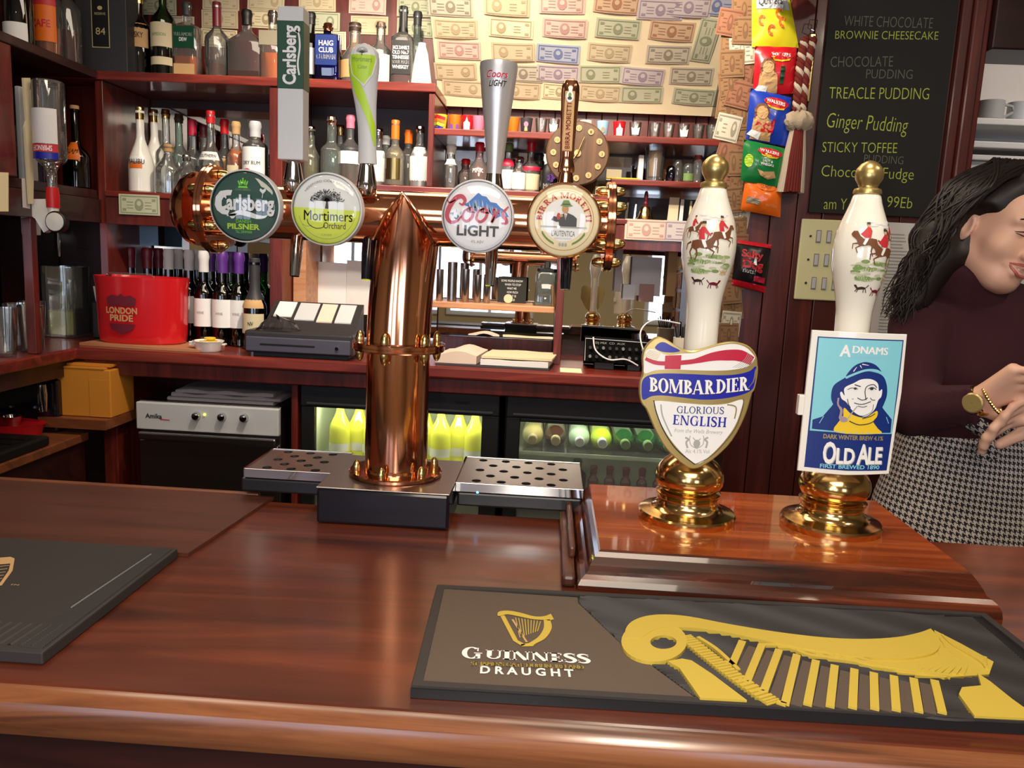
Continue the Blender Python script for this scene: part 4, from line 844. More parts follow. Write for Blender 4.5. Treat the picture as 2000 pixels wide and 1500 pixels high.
a.poly([(-.62, -.16), (.62, -.16), (.62, -.20), (-.62, -.20)], 'print_grey', 3)
a.poly([(-.34, .0), (-.2, -.05), (-.14, -.04), (-.12, -.16), (.34, -.16), (.34, .06), (.24, .14), (.08, .2), (-.06, .16), (-.16, .08), (-.28, .10)], 'dark_grey', 4)
a.ell(.02, .30, .09, .12, 'tan', 5); a.poly([(-.12, .38), (-.08, .42), (-.04, .52), (.1, .53), (.16, .42), (.22, .38), (.04, .35)], 'print_green', 6); a.stroke([(-.06, .42), (.14, .42)], .025, 'dark_grey', 7)
a.ell(-.15, .10, .05, .09, 'print_red', 6); a.ell(-.08, .12, .05, .04, 'tan', 7, 10); a.poly([(.0, .18), (.08, .18), (.04, .0)], 'white', 5); a.stroke([(.04, .16), (.05, .0)], .02, 'maroon', 6)
a.text("L'AUTENTICA", .0, -.42, 'dark_grey', 3, width=.62, height=.15); a.text('BIRRIFICIO FONDATO', 0, -.50, 'print_grey', 3, width=.46, height=.04)
for k_ in range(9):
    for sg in (-1, 1):
        an = -pi/2+sg*(.42+.075*k_); a.ell(.66*cos(an), .66*sin(an), .05, .02, 'print_green', 3, 8, rot=an+pi/2+sg*.5)
for k_ in (-1, 0, 1): a.ell(.08*k_, -.64, .035, .05, 'print_grey', 3, 10)
a.done()
# ------------------------------------------------ tap handles
HY = FY-.018; Hz = 1.5525
# square lager handle
tw = .0168
b = B(); v = [(-.3475+sx*tw, HY+sy*.012, z) for z in (Hz, 1.742) for sx, sy in ((-1, -1), (1, -1), (1, 1), (-1, 1))]
t = B().box(-.3475-tw, -.3475+tw, HY-.013, HY+.013, Hz, 1.7415, .0015).out('tap_handle', 'silver_grey', ft, 'tall square grey and green tap handle', smooth=False)
B().box(-.3475-tw-.0004, -.3475+tw+.0004, HY-.0135, HY+.0135, 1.641, 1.724, .0008).out('green_band', 'green_dark', t, smooth=False)
a = Art(lambda u, v_, h: Vector((-.3475-v_, HY-.0136-h, 1.682+u)), t, .0002)
a.text('Carlsberg', .0, -.007, 'light_grey', 2, width=.072, height=.017, bold=.03, flip=1)
a.stroke(spline([(-.024, -.012), (-.01, -.010), (.01, -.0125), (.026, -.011), (.03, -.007)], 5), .0022, 'light_grey', 2); a.done()
# cider handle
prof = [(.0125, Hz), (.0118, 1.575), (.0122, 1.60), (.0138, 1.625), (.0170, 1.65), (.0195, 1.668), (.0200, 1.683), (.0182, 1.693), (.011, 1.7005), (.0015, 1.703)]
pz = [p[1] for p in prof]; prr = [p[0] for p in prof]
def hr(z): return float(np.interp(z, pz, prr))
def hcx(z): return -.2485-.0065*float(np.interp(z, [Hz, 1.6, 1.66, 1.7], [0, .2, 1, 1]))
b = B(); n = 32; zz = [Hz+(1.703-Hz)*i_/26 for i_ in range(27)]
b.add([(hcx(z)+hr(z)*cos(2*pi*i_/n), HY+hr(z)*.62*sin(2*pi*i_/n), z) for z in zz for i_ in range(n)], [(j*n+i_, j*n+(i_+1) % n, (j+1)*n+(i_+1) % n, (j+1)*n+i_) for j in range(26) for i_ in range(n)]+[list(range(n))[::-1], [26*n+i_ for i_ in range(n)]])
t = b.out('tap_handle', 'silver_grey', ft, 'white and lime twisted paddle tap handle')
def fh(u, z, h):
    r = hr(z); u = max(-.99, min(.99, u)); return Vector((hcx(z)+r*u, HY-(.62*r*sqrt(max(0, 1-u*u))+.0006+h), z))
a = Art(fh, t, .0003, sub=None)
def band(z0, z1, f0, f1, m, L_, n_=24):
    vs = []; 
    for k_ in range(n_+1):
        z = z0+(z1-z0)*k_/n_
        for q in range(7): vs.append((f0(z)+(f1(z)-f0(z))*q/6, z))
    a._put(vs, [(k_*7+q, k_*7+q+1, (k_+1)*7+q+1, (k_+1)*7+q) for k_ in range(n_) for q in range(6)], m, L_, 'printed_mark')
band(1.575, 1.675, lambda z: float(np.interp(z, [1.575, 1.60, 1.64, 1.675], [.88, .35, -.75, -.97])), lambda z: float(np.interp(z, [1.575, 1.60, 1.64, 1.675], [.97, .95, .15, -.85])), 'lime', 1)
band(1.648, 1.700, lambda z: float(np.interp(z, [1.648, 1.662, 1.68, 1.70], [.08, -.72, -.86, -.7])), lambda z: float(np.interp(z, [1.648, 1.662, 1.68, 1.70], [.12, .72, .9, .7])), 'light_grey', 2)
band(1.650, 1.6865, lambda z: float(np.interp(z, [1.650, 1.662, 1.68, 1.6865], [.09, -.64, -.78, -.8])), lambda z: float(np.interp(z, [1.650, 1.662, 1.68, 1.6865], [.11, .64, .82, .82])), 'lime', 3)
a2 = Art(lambda u, v_, h: fh(u/hr(v_), v_, h), t, .0003)
a2.text('Mortimers', 0, 1.6775, 'print_green', 4, width=.025, height=.006, bold=.01); a2.text('Cider', .001, 1.669, 'print_green', 4, width=.012, height=.0045)
for k_ in range(12):
    an = pi*k_/11; a2.stroke([(0, 1.688), (.0075*cos(an), 1.690+.006*sin(an))], .0006, 'dark_grey', 4)
a2.stroke([(0, 1.685), (0, 1.692)], .001, 'dark_grey', 4)
a.done(); a2.done()
# silver cone handle
ch = lambda z: float(np.interp(z, [Hz, 1.60, 1.64, 1.678, 1.684], [.0100, .0152, .0202, .0245, .0240]))
t = B().lathe((-.0808, HY, 0), [(.0098, Hz-.006)]+[(ch(z), z) for z in [Hz, 1.58, 1.60, 1.62, 1.64, 1.66, 1.678, 1.6815, 1.684]]+[(.021, 1.6845), (.02, 1.682)], 48).out('tap_handle', 'satin_silver', ft, 'silver cone-shaped tap handle with red script')
a = Art(lambda u, v_, h: Vector((-.0808+ch(v_)*sin(u/ch(v_)), HY-ch(v_)*cos(u/ch(v_))-.0004-h, v_)), t, .0003)
for dx_, m_, L_ in ((0, 'crimson', 3),):
    a.text('Coors', 0, 1.6625, 'white', 2, width=.030, height=.0085, shear=.3, bold=.05); a.text('Coors', 0, 1.6625, 'crimson', 3, width=.029, height=.0085, shear=.3, bold=.02)
    a.text('LIGHT', .001, 1.6525, 'white', 2, width=.025, height=.0075, shear=.3, bold=.06); a.text('LIGHT', .0012, 1.6522, 'dark_grey', 3, width=.0245, height=.0073, shear=.3, bold=.03)
a.done()
# copper handle
t = B().lathe((.0125, HY, 0), [(.0105, Hz), (.0112, 1.556), (.0105, 1.561), (.0088, 1.567), (.0088, 1.572), (.0098, 1.60), (.0118, 1.65), (.0112, 1.660), (.0085, 1.666), (.002, 1.669)], 32, sy=.8).out('tap_handle', 'copper', ft, 'slim copper tap handle with a cream panel')
B().box(.0055, .0185, HY-.0098, HY-.006, 1.578, 1.652, .001).out('panel', 'tan', t, smooth=False)
a = Art(lambda u, v_, h: Vector((.012-v_, HY-.0099-h, 1.615+u)), t, .0003)
a.text('BIRRA MORETTI', -.006, -.003, 'print_red', 2, width=.056, height=.006, bold=.02); a.ell(.030, 0, .007, .0048, 'white', 2, 16); a.ell(.032, 0, .003, .002, 'print_green', 3, 10); a.ell(.028, 0, .002, .003, 'dark_grey', 3, 10); a.done()

# ------------------------------------------------ drip tray
dt = thing('drip_tray', 'long perforated steel drip tray behind the bar under the font', 'drip tray', (-.17, 1.14, 1.09))
TZ0 = 1.1265
def traytop(x0, x1, y0, y1, z, holes):
    # grid with holes: cells split; hole cells get an octagonal opening
    b = B(); nx_ = max(1, int((x1-x0)/.0165)); ny = 5; dx = (x1-x0)/nx_; dy = (y1-y0)/ny
    for i_ in range(nx_):
        for j in range(ny):
            cx, cy = x0+(i_+.5)*dx, y0+(j+.5)*dy; sq = [(cx-dx/2, cy-dy/2), (cx, cy-dy/2), (cx+dx/2, cy-dy/2), (cx+dx/2, cy), (cx+dx/2, cy+dy/2), (cx, cy+dy/2), (cx-dx/2, cy+dy/2), (cx-dx/2, cy)]
            if 0 < i_ < nx_-1 and (i_+j) % 2:
                hx = [(cx+.0070*cos(-3*pi/4+k_*pi/4), cy+.0078*sin(-3*pi/4+k_*pi/4)) for k_ in range(8)]
                b.add([(p[0], p[1], z) for p in sq+hx]+[(p[0], p[1], z-.004) for p in hx], [(k_, (k_+1) % 8, 8+(k_+1) % 8, 8+k_) for k_ in range(8)]+[(8+k_, 8+(k_+1) % 8, 16+(k_+1) % 8, 16+k_) for k_ in range(8)])
            else: b.add([(p[0], p[1], z) for p in sq], [list(range(8))])
    return b
traytop(-.418, -.295, 1.083, 1.20, TZ0, 0).out('perforated_plate', 'steel', dt, smooth=False)
traytop(-.116, .060, 1.075, 1.22, TZ0, 0).out('perforated_plate', 'steel', dt, smooth=False)
for x0_, x1_, y0_ in ((-.418, -.295, 1.083), (-.116, .060, 1.075)):
    y1_ = 1.20 if x0_ < -.3 else 1.22
    b = B().box(x0_-.001, x1_+.001, y0_-.003, y0_, TZ0-.012, TZ0+.001, .0005).box(x0_-.001, x1_+.001, y1_, y1_+.003, TZ0-.012, TZ0+.001, .0005)
    b.box(x0_-.003, x0_, y0_, y1_, TZ0-.012, TZ0+.001).box(x1_, x1_+.001, y0_, y1_, TZ0-.012, TZ0+.001); b.out('tray_rim', 'chrome', dt, smooth=False)
    B().box(x0_-(.008 if x0_ < -.3 else -.001), x1_-.0005, y0_+.001, y1_-.002, TZ0-.034, TZ0-.014, .003).out('tray_body', 'black_plastic', dt, smooth=False)
    B().box(x0_+.002, x1_-.002, y0_+.003, y1_-.003, TZ0-.0138, TZ0-.010).out('tray_floor', 'dark_grey', dt, smooth=False)
B().sphere((-.086, 1.0735, 1.115), .0022).out('indicator_light', 'led_blue', dt)
# ============================================================ BAR MATS
mt = thing('bar_mat', 'long brown and black rubber bar mat with a raised gold harp at the front right', 'bar mat', (.2, .71, BAR))
MZ = BAR+.009
x0, x1, y0, y1 = -.1005, .4935, .6015, .8075
def trm(cx, cy):
    p = atZ(780+cx*.61, 1050+cy*.61, MZ+.0015); return (p.x, p.y)
quad = [(-.0965, .6015), (.486, .612), (.483, .70), (.4795, .826), (-.1045, .807)]
b = B(); b.prism([(p[0], p[1], BAR+.0004) for p in quad], (0, 0, .0085)); b.out('base_slab', 'rubber_black', mt, smooth=False)
fm = lambda x_, y_, h: Vector((x_, y_, MZ+h))
def inset(q, d):
    n_ = len(q); out = []
    for i_ in range(n_):
        p0, p1, p2 = Vector(q[i_-1]), Vector(q[i_]), Vector(q[(i_+1) % n_]); e1 = (p1-p0).normalized(); e2 = (p2-p1).normalized(); nn = Vector((-e1.y, e1.x))+Vector((-e2.y, e2.x)); nn = nn/ nn.dot(Vector((-e1.y, e1.x))); out.append(tuple(p1+nn*d))
    return out
q1 = inset(quad, .001); q2 = inset(quad, .009)
b = B(); n_ = 5
b.add([(p[0], p[1], MZ) for p in q1]+[(p[0], p[1], MZ+.0022) for p in q1]+[(p[0], p[1], MZ+.0022) for p in q2]+[(p[0], p[1], MZ) for p in q2], [f for k_ in range(3) for f in [(k_*5+i_, k_*5+(i_+1) % 5, (k_+1)*5+(i_+1) % 5, (k_+1)*5+i_) for i_ in range(5)]])
b.out('raised_rim', 'rubber', mt, smooth=False)
dl = [trm(572, 208), trm(700, 330), trm(965, 524)]
lp = [q2[0], (dl[2][0], q2[0][1]), dl[2], dl[1], dl[0], (dl[0][0], q2[4][1]), q2[4]]
b = B(); b.prism([(p[0], p[1], MZ-.0001) for p in lp], (0, 0, .0012)); b.out('plain_panel', 'mat_brown', mt, smooth=False)
# wavy ridges on the black part
b = B(); rn = random.Random(2)
for k_ in range(60):
    yy = .612+.0035*k_; pts = []
    xs = -.02
    for q in range(60):
        X = xs+.0098*q; yb = yy+.0022*sin(X*70+k_*.35)+.0008*sin(X*31)
        # keep right of the diagonal
        ok = yb < q2[2][1]+(q2[3][1]-q2[2][1])*(q2[2][0]-X)/(q2[2][0]-q2[3][0]) if X > q2[3][0] else yb < .812
        dx_ = np.interp(yb, [dl[2][1], dl[1][1], dl[0][1]], [dl[2][0], dl[1][0], dl[0][0]])
        if ok and X > dx_-.009 and X < .470: pts.append((max(X, dx_+.0015), yb))
    if len(pts) > 2:
        vs = []; 
        for p in pts: vs += [(p[0], p[1]-.0009, MZ), (p[0], p[1], MZ+.0018), (p[0], p[1]+.0009, MZ)]
        b.add(vs, [(3*i_, 3*i_+1, 3*i_+4, 3*i_+3) for i_ in range(len(pts)-1)]+[(3*i_+1, 3*i_+2, 3*i_+5, 3*i_+4) for i_ in range(len(pts)-1)])
b.out('ridges', 'rubber', mt, kind='stuff', smooth=True)
def raised(b, pts, h0, h1): return b.prism([(p[0], p[1], MZ+h0) for p in pts], (0, 0, h1-h0))
def thickstroke(b, pts, w_, h0, h1):
    ws = w_ if isinstance(w_, (list, tuple)) else [w_]*len(pts); L_, R_ = [], []
    for i_, p in enumerate(pts):
        q, r = pts[max(i_-1, 0)], pts[min(i_+1, len(pts)-1)]; dx, dy = r[0]-q[0], r[1]-q[1]; l = sqrt(dx*dx+dy*dy) or 1
        L_.append((p[0]-dy/l*ws[i_]/2, p[1]+dx/l*ws[i_]/2)); R_.append((p[0]+dy/l*ws[i_]/2, p[1]-dx/l*ws[i_]/2))
    n_ = len(pts); v = [(p[0], p[1], MZ+h) for h in (h0, h1) for p in L_+R_]
    f = []
    for i_ in range(n_-1): f += [(2*n_+i_, 2*n_+i_+1, 3*n_+i_+1, 3*n_+i_), (i_, i_+1, 2*n_+i_+1, 2*n_+i_), (n_+i_, n_+i_+1, 3*n_+i_+1, 3*n_+i_)]
    f += [(0, n_, 3*n_, 2*n_), (n_-1, 2*n_-1, 4*n_-1, 3*n_-1)]
    return b.add(v, f)
Tm = lambda L_, n_=5: [trm(*p) for p in spline(L_, n_)]
H1 = .0042
b = B(); neck = [(735, 300), (780, 278), (850, 268), (940, 277), (1050, 298), (1200, 322), (1350, 345), (1480, 358), (1590, 358), (1660, 350), (1712, 338)]
up_ = [(722, 330), (724, 302), (745, 277), (790, 260), (850, 255), (930, 262), (1050, 285), (1200, 310), (1350, 328), (1480, 334), (1590, 328), (1660, 314), (1700, 300)]
dn_ = [(1724, 325), (1730, 352), (1712, 377), (1660, 391), (1590, 396), (1480, 391), (1380, 379), (1250, 355), (1130, 330), (1040, 311), (960, 300), (880, 296), (820, 303), (776, 330)]
raised(b, [trm(*p) for p in spline(up_, 4)+spline(dn_, 4)], 0, H1+.0004); b.out('harp_neck', 'mat_gold', mt, smooth=False)
b = B(); nn_ = 32; c0, c1 = trm(718, 340), trm(915, 340); cc = trm(845, 343); 
vo = [trm(815+105*cos(2*pi*i_/nn_)*1.0, 340+66*sin(2*pi*i_/nn_)) for i_ in range(nn_)]; vi = [trm(845+42*cos(2*pi*i_/nn_), 343+22*sin(2*pi*i_/nn_)) for i_ in range(nn_)]
b.add([(p[0], p[1], MZ+h) for h in (0, H1) for p in vo+vi], [f for i_ in range(nn_) for j in [(i_+1) % nn_] for f in ((2*nn_+i_, 2*nn_+j, 3*nn_+j, 3*nn_+i_), (i_, j, 2*nn_+j, 2*nn_+i_), (nn_+i_, nn_+j, 3*nn_+j, 3*nn_+i_))])
b.out('harp_scroll', 'mat_gold', mt, smooth=False)
b = B(); raised(b, [trm(*p) for p in [(858, 404), (905, 396), (935, 402), (1000, 445), (1112, 530), (962, 522), (940, 490), (895, 425)]], 0, H1); b.out('harp_foot', 'mat_gold', mt, smooth=False)
b = B(); pil = Tm([(912, 322), (990, 385), (1080, 455), (1198, 535)], 9); thickstroke(b, pil, .014, 0, .003)
for i_ in range(len(pil)-1): thickstroke(b, [pil[i_], ((pil[i_][0]*.4+pil[i_+1][0]*.6), (pil[i_][1]*.4+pil[i_+1][1]*.6))], .0145, .0022, .0044)
b.out('harp_pillar', 'mat_gold', mt, smooth=False)
b = B(); thickstroke(b, Tm([(955, 325), (1010, 360), (1060, 405), (1085, 430)], 4), .004, 0, H1); b.out('harp_pillar_edge', 'mat_gold', mt, smooth=False)
strs = [((1098, 338), (1066, 412)), ((1160, 350), (1112, 468)), ((1215, 366), (1166, 500)), ((1272, 382), (1234, 540)), ((1333, 400), (1306, 542)), ((1393, 416), (1378, 548)), ((1456, 428), (1450, 552)), ((1518, 440), (1521, 556)), ((1582, 450), (1590, 560)), ((1645, 458), (1662, 564)), ((1712, 464), (1737, 568))]
for i_, (p, q) in enumerate(strs):
    b = B(); thickstroke(b, [trm(*p), trm(*q)], .0068, 0, H1)
    if i_ < 4: thickstroke(b, [trm(q[0]-26, q[1]-8), trm(q[0]+4, q[1]+2)], .0042, 0, H1)
    b.out('harp_string', 'mat_gold', mt, smooth=False)
    if i_ < 10:
        n0, n1_ = strs[i_+1]; b = B(); mtop = ((p[0]+n0[0])/2+4, (p[1]+n0[1])/2+10); mbot = ((q[0]+n1_[0])/2, (q[1]+n1_[1])/2); thickstroke(b, [trm(*mtop), trm(*mbot)], .009, 0, .0028); b.out('string_gap_pad', 'mat_brown', mt, smooth=False)
b = B()
for k_ in range(5): thickstroke(b, Tm([(1150+60*k_, 348+9*k_), (1230+60*k_, 352+10*k_), (1320+55*k_, 382+8*k_), (1420+50*k_, 392+9*k_), (1520+45*k_, 418+6*k_), (1640+30*k_, 424+6*k_)]), .0042, 0, .00362+.00017*k_)
for k_ in range(7): thickstroke(b, Tm([(1722+8*k_, 312+12*k_), (1750+10*k_, 372+6*k_), (1650+25*k_, 432+2*k_)]), .0040, 0, .00375+.00008*k_)
b.out('harp_shoulder_waves', 'mat_gold', mt, smooth=False)
b = B(); raised(b, [trm(*p) for p in [(1690, 302), (1902, 402), (1888, 442), (1745, 452), (1600, 436), (1480, 396), (1700, 380)]], 0, .0026); raised(b, [trm(*p) for p in [(1712, 300), (1800, 345), (1902, 402), (1888, 442), (1745, 452), (1650, 445), (1730, 395)]], 0, .0030)
for k_ in range(6): thickstroke(b, Tm([(1735+14*k_, 316+9*k_), (1790+14*k_, 362+8*k_), (1880, 392+7*k_)]), .0028, .0025, .0041+.0001*k_)
b.out('harp_head', 'mat_gold', mt, smooth=False)
b = B(); raised(b, [trm(*p) for p in sloop([(1850, 442), (1892, 470), (1960, 525), (2050, 590), (1840, 580), (1790, 510), (1800, 488), (1862, 482)], 1)], 0, H1); b.out('harp_base', 'mat_gold', mt, smooth=False)
a = Art(lambda x_, y_, h: Vector((x_, y_, MZ+.0014+h)), mt, .00025)
a.poly([trm(*p) for p in spline([(314, 250), (318, 238), (345, 234), (385, 240), (430, 252), (462, 252), (485, 244)], 4)+[(495, 262), (480, 266)]+spline([(470, 264), (430, 262), (380, 252), (345, 246), (325, 252)], 4)], 'mat_gold', 1)
a.stroke([trm(*p) for p in ((330, 250), (372, 330), (398, 345))], .0045, 'mat_gold', 1); a.stroke([trm(*p) for p in ((362, 262), (408, 335))], .002, 'tan', 1)
a.poly([trm(*p) for p in spline([(482, 262), (488, 290), (468, 322), (436, 340), (428, 348)], 4)+[(392, 349), (388, 342)]+spline([(415, 338), (445, 318), (462, 290), (462, 264)], 4)], 'mat_gold', 1)
for k_ in range(9): a.stroke([trm(372+10*k_, 256+1.5*k_), trm(386+7*k_, 296+.5*k_+(8-k_)*3.0)], .0008, 'mat_gold', 1)
gl_, gr_ = trm(196, 388), trm(610, 402)
ga_, gb_ = trm(198, 384), trm(266, 387); a.serif('G', ga_[0], ga_[1]-.001, gb_[0], gb_[1]-.001, .0205, 'white', 1, T=.26)
gc_, gd_ = trm(274, 387), trm(612, 403); a.serif('UINNESS', gc_[0], gc_[1], gd_[0], gd_[1], .0158, 'white', 1, T=.27, gap=.06)
line(a, "ST JAMES'S GATE DUBLIN, IRELAND", 228, 592, 410, 12, 'mat_gold', trm, 3, .04, dy=13)
line(a, 'D R A U G H T', 258, 560, 434, 24, 'white', trm, 1, .03, dy=12)
a.done()
# left mat
m2 = thing('bar_mat', 'dark grey rubber bar mat at the left edge of the bar', 'bar mat', (-.7, .74, BAR))
B().box(-1.0, -.412, .612, .8595, BAR+.0004, BAR+.012, .0015).out('base_slab', 'rubber', m2, smooth=False)
b = B()
for k_ in range(74):
    yy = .618+.0032*k_; w_ = .010+.004*sin(k_*.5)
    b.add([(-.416, yy, BAR+.0121), (-.416, yy+.0016, BAR+.0133), (-.4165, yy+.003, BAR+.0121), (-.428-w_, yy+.001, BAR+.0121), (-.428-w_, yy+.0026, BAR+.0130), (-.428-w_, yy+.0040, BAR+.0121)], [(0, 1, 4, 3), (1, 2, 5, 4)])
for k_ in range(60):
    xx = -.99+.0095*k_
    b.add([(xx, .620, BAR+.0121), (xx+.002, .621, BAR+.0131), (xx+.004, .620, BAR+.0121), (xx+.002, .660, BAR+.0121), (xx+.004, .660, BAR+.0131), (xx+.006, .660, BAR+.0121)], [(0, 1, 4, 3), (1, 2, 5, 4)])
b.out('ridges', 'rubber', m2, kind='stuff')
B().tube([(-.431, .835, BAR+.0128), (-.4375, .695, BAR+.0128)], .0008, 6).out('worn_edge', 'grey', m2)
a = Art(lambda x_, y_, h: Vector((x_, y_, BAR+.0122+h)), m2, .0003)
trl = lambda cx, cy: (lambda p: (p.x, p.y))(atZ(cx*.35, 1000+cy*.35, BAR+.012))
a.poly([trl(*p) for p in ((-60, 262), (60, 252), (82, 262), (70, 330), (10, 412), (-60, 420), (-60, 400), (2, 396), (48, 330), (58, 290), (-60, 300))], 'tan', 1)
for k_ in range(5): a.stroke([trl(-50, 312+18*k_), trl(52-10*k_, 300+18*k_)], .0014, 'tan', 1)
a.text('TM', *trl(75, 412), 'tan', 1, width=.009, height=.003); a.done()
# ============================================================ BOTTLES
def prof_bottle(h, r, neck=.28, nr=.013, sh=.16, foot=.004):
    zn = h*(1-neck); zs = zn-h*sh
    p = [(r*.9, 0), (r, foot)]+[(r, zs*.5), (r, zs)]
    for k in range(1, 7): t = k/6; p.append((r+(nr-r)*(.5-.5*cos(pi*t)), zs+(zn-zs)*t))
    return p+[(nr, h*.93), (nr*1.18, h*.935), (nr*1.18, h*.96), (nr, h*.965), (nr, h)]
def bottle(kind, label, loc, h=.28, r=.036, gl='glass_clear', liq=None, lvl=.5, lab=None, labz=(.18, .5), cap='black', capz=.84, neck=.28, nr=.012, p=2, sy=1, txt=None, txc='dark_grey', txh=.012, lab2=None, group=None, sh=.16, band=None, capr=None, labw=1.15, txt2=None):
    t = thing(kind, label, 'bottle', loc, group); x, y, z = loc
    pf = prof_bottle(h, r, neck, nr, sh)
    B().lathe(loc, pf, 20 if p == 2 else 28, p=p, sy=sy).out('glass_body', gl, t)
    def rr(zz):
        for (r1, z1), (r2, z2) in zip(pf, pf[1:]):
            if z1 <= zz <= z2 and z2 > z1: return r1+(r2-r1)*(zz-z1)/(z2-z1)
        return r
    if liq:
        zt = h*lvl; q = [(max(.002, rr(zz)-.003), zz) for zz in np.linspace(.005, zt, 9)]
        B().lathe(loc, q, 16 if p == 2 else 24, p=p, sy=sy).out('liquid', liq, t)
    q = [(max(rr(zz), nr)+.0012, zz) for zz in np.linspace(h*capz, h*.999, 5)]
    if capr: q = [(capr, zz) for _, zz in q]
    B().lathe(loc, q+[(q[-1][0]*.9, h+.002)], 16).out('cap', cap, t)
    labs = []
    if lab: labs.append((lab, labz))
    if lab2: labs.append(lab2)
    for m, (a0, a1) in labs:
        bq = B()
        if p == 2:
            bq.lathe(loc, [(rr(h*q_)+.0009, h*q_) for q_ in np.linspace(a0, a1, 5)], 14, ang=(-pi/2-labw, -pi/2+labw), sy=sy)
        else: bq.box(x-r*.86, x+r*.86, y-r*sy-.0016, y-r*sy-.0006, z+h*a0, z+h*a1)
        bq.out('paper_label', m, t)
    if txt:
        zz = (labz[0]+labz[1])/2*h
        def fn(u, v, hh):
            R = rr(min(h, max(0, v)))+.0015
            if p == 2: return Vector((x+R*sin(u/R), y-R*cos(u/R)*sy-hh, z+v))
            return Vector((x+u, y-r*sy-.002-hh, z+v))
        a = Art(fn, t, .0003); L = txt if isinstance(txt, list) else [txt]
        for k, s_ in enumerate(L): a.text(s_, 0, zz+txh*1.35*((len(L)-1)/2-k)-txh/2, txc, 1, width=min(r*1.5, len(s_)*txh*.75), height=txh, bold=.02)
        a.done()
    return t
def at(px, Y, z):   # x on depth Y at height z for photo column px
    y = 400.0
    for _ in range(6):
        p = atY(px, y, Y); y += (p.z-z)/Y*FPX*1.0
    return Vector((atY(px, y, Y).x, Y, z))
T_ = 1.946; ML = 1.589; MC = 1.643
GT = 'bottles on the top back shelf'
def bt_(px, Y, z, *a, **k): return bottle(k.pop('kind', 'spirit_bottle'), a[0], tuple(at(px, Y, z+.0005)), **k)
# gift box with the number
bx = thing('gift_box', 'tall black presentation box with a gold framed number on the top shelf', 'box', (-1.39, 2.57, T_))
p0 = at(203, 2.515, T_+.0005); B().box(p0.x-.085, p0.x+.075, 2.515, 2.62, p0.z, p0.z+.33, .002).out('carton', 'dark_grey', bx, smooth=False)
a = Art(lambda u, v, h: Vector((p0.x-.004+u, 2.5148-h, p0.z+v)), bx, .0004)
a.poly([(-.03, .070), (.026, .070), (.026, .218), (-.03, .218)], 'gold_print', 1); a.poly([(-.0275, .0725), (.0235, .0725), (.0235, .2155), (-.0275, .2155)], 'black', 2)
a.text('84', -.002, .108, 'gold_print', 3, width=.030, height=.020); a.text('RESERVE', -.002, .165, 'gold_print', 3, width=.034, height=.007); a.ell(-.002, .185, .008, .006, 'gold_print', 3, 12); a.done()
bt_(275, 2.60, T_, 'dark brown whisky bottle with cream band label next to the black box', h=.26, r=.038, gl='glass_dark', liq='black', lvl=.8, lab='tan', labz=(.34, .62), cap='pale_brass', txt=['WHISKY'], txc='dark_brown', txh=.016, capz=.86)
bt_(321, 2.59, T_, 'bright green whisky bottle with cream label on the top shelf', h=.30, r=.037, gl='glass_green', liq='glass_dark', lvl=.42, lab='paper_tan', labz=(.30, .54), cap='green_dark', txt=['JAMESON'], txh=.009, lab2=('paper_tan', (.12, .20)), txc='print_green')
bt_(367, 2.61, T_, 'square whiskey bottle with dark green label and amber in the bottom', h=.235, r=.040, gl='glass_clear', liq='amber', lvl=.30, lab='green_dark', labz=(.40, .68), cap='dark_grey', p=6, sy=.7, neck=.24, txt=['TULLAMORE', 'DEW'], txc='light_grey', txh=.011, sh=.08, lab2=('tan', (.06, .20)))
bt_(425, 2.60, T_, 'clear whisky bottle with maroon wax neck on the top shelf', h=.235, r=.037, gl='glass_clear', liq='glass_amber', lvl=.25, lab='glass_smoke', labz=(.2, .6), cap='maroon', capz=.70, neck=.3)
bt_(483, 2.60, T_, 'wide square decanter of dark red spirit with black cap', h=.215, r=.056, gl='glass_smoke', liq='deep_red', lvl=.56, lab='dark_brown', labz=(.05, .14), cap='black', p=5, sy=.55, neck=.26, nr=.014, sh=.2, capz=.80)
bt_(533, 2.60, T_, 'amber whisky bottle half hidden by the square lager handle', h=.215, r=.036, gl='glass_clear', liq='amber', lvl=.40, lab='note_grey_d', labz=(.5, .7), cap='dark_brown', p=4, neck=.24)
bt_(607, 2.62, T_, 'dark bottle with white wrap label just right of the lager handle', h=.22, r=.034, gl='glass_dark', liq='black', lvl=.7, lab='paper', labz=(.14, .5), cap='black')
bt_(640, 2.58, T_, 'square cobalt blue whisky bottle with white letters', h=.178, r=.039, gl='glass_blue', liq='blue', lvl=.3, cap='copper', p=8, sy=.55, neck=.16, nr=.013, sh=.03, lab='navy', labz=(.3, .8), txt=['HAIG', 'CLUB', 'CLUBMAN'], txc='light_grey', txh=.015, capz=.88)
bt_(692, 2.61, T_, 'round-shouldered amber bottle with brown stopper behind the cider handle', h=.190, r=.043, gl='glass_gold', liq='glass_amber', lvl=.4, cap='dark_brown', capz=.88, neck=.3, nr=.017, sh=.3, capr=.019, lab='tan', labz=(.12, .4))
bt_(742, 2.61, T_, 'clear white-labelled bottle with brown cork right of the cider handle', h=.195, r=.034, gl='glass_clear', cap='brown', capz=.93, neck=.28, nr=.014, lab='paper', labz=(.05, .5), capr=.014, liq='glass_smoke', lvl=.6)
bt_(785, 2.58, T_, 'square whiskey bottle with black and white label and black neck', h=.235, r=.034, gl='glass_smoke', liq='deep_red', lvl=.16, lab='black_plastic', labz=(.14, .56), cap='black', capz=.68, p=5, sy=.9, neck=.3, txt=["JACK DANIEL'S", 'OLD No.7', 'TENNESSEE', 'SOUR MASH', 'WHISKEY'], txc='light_grey', txh=.0105, sh=.1)
t = thing('decanter', 'small white cone shaped carafe at the right end of the top shelf', 'carafe', tuple(at(824, 2.60, T_)))
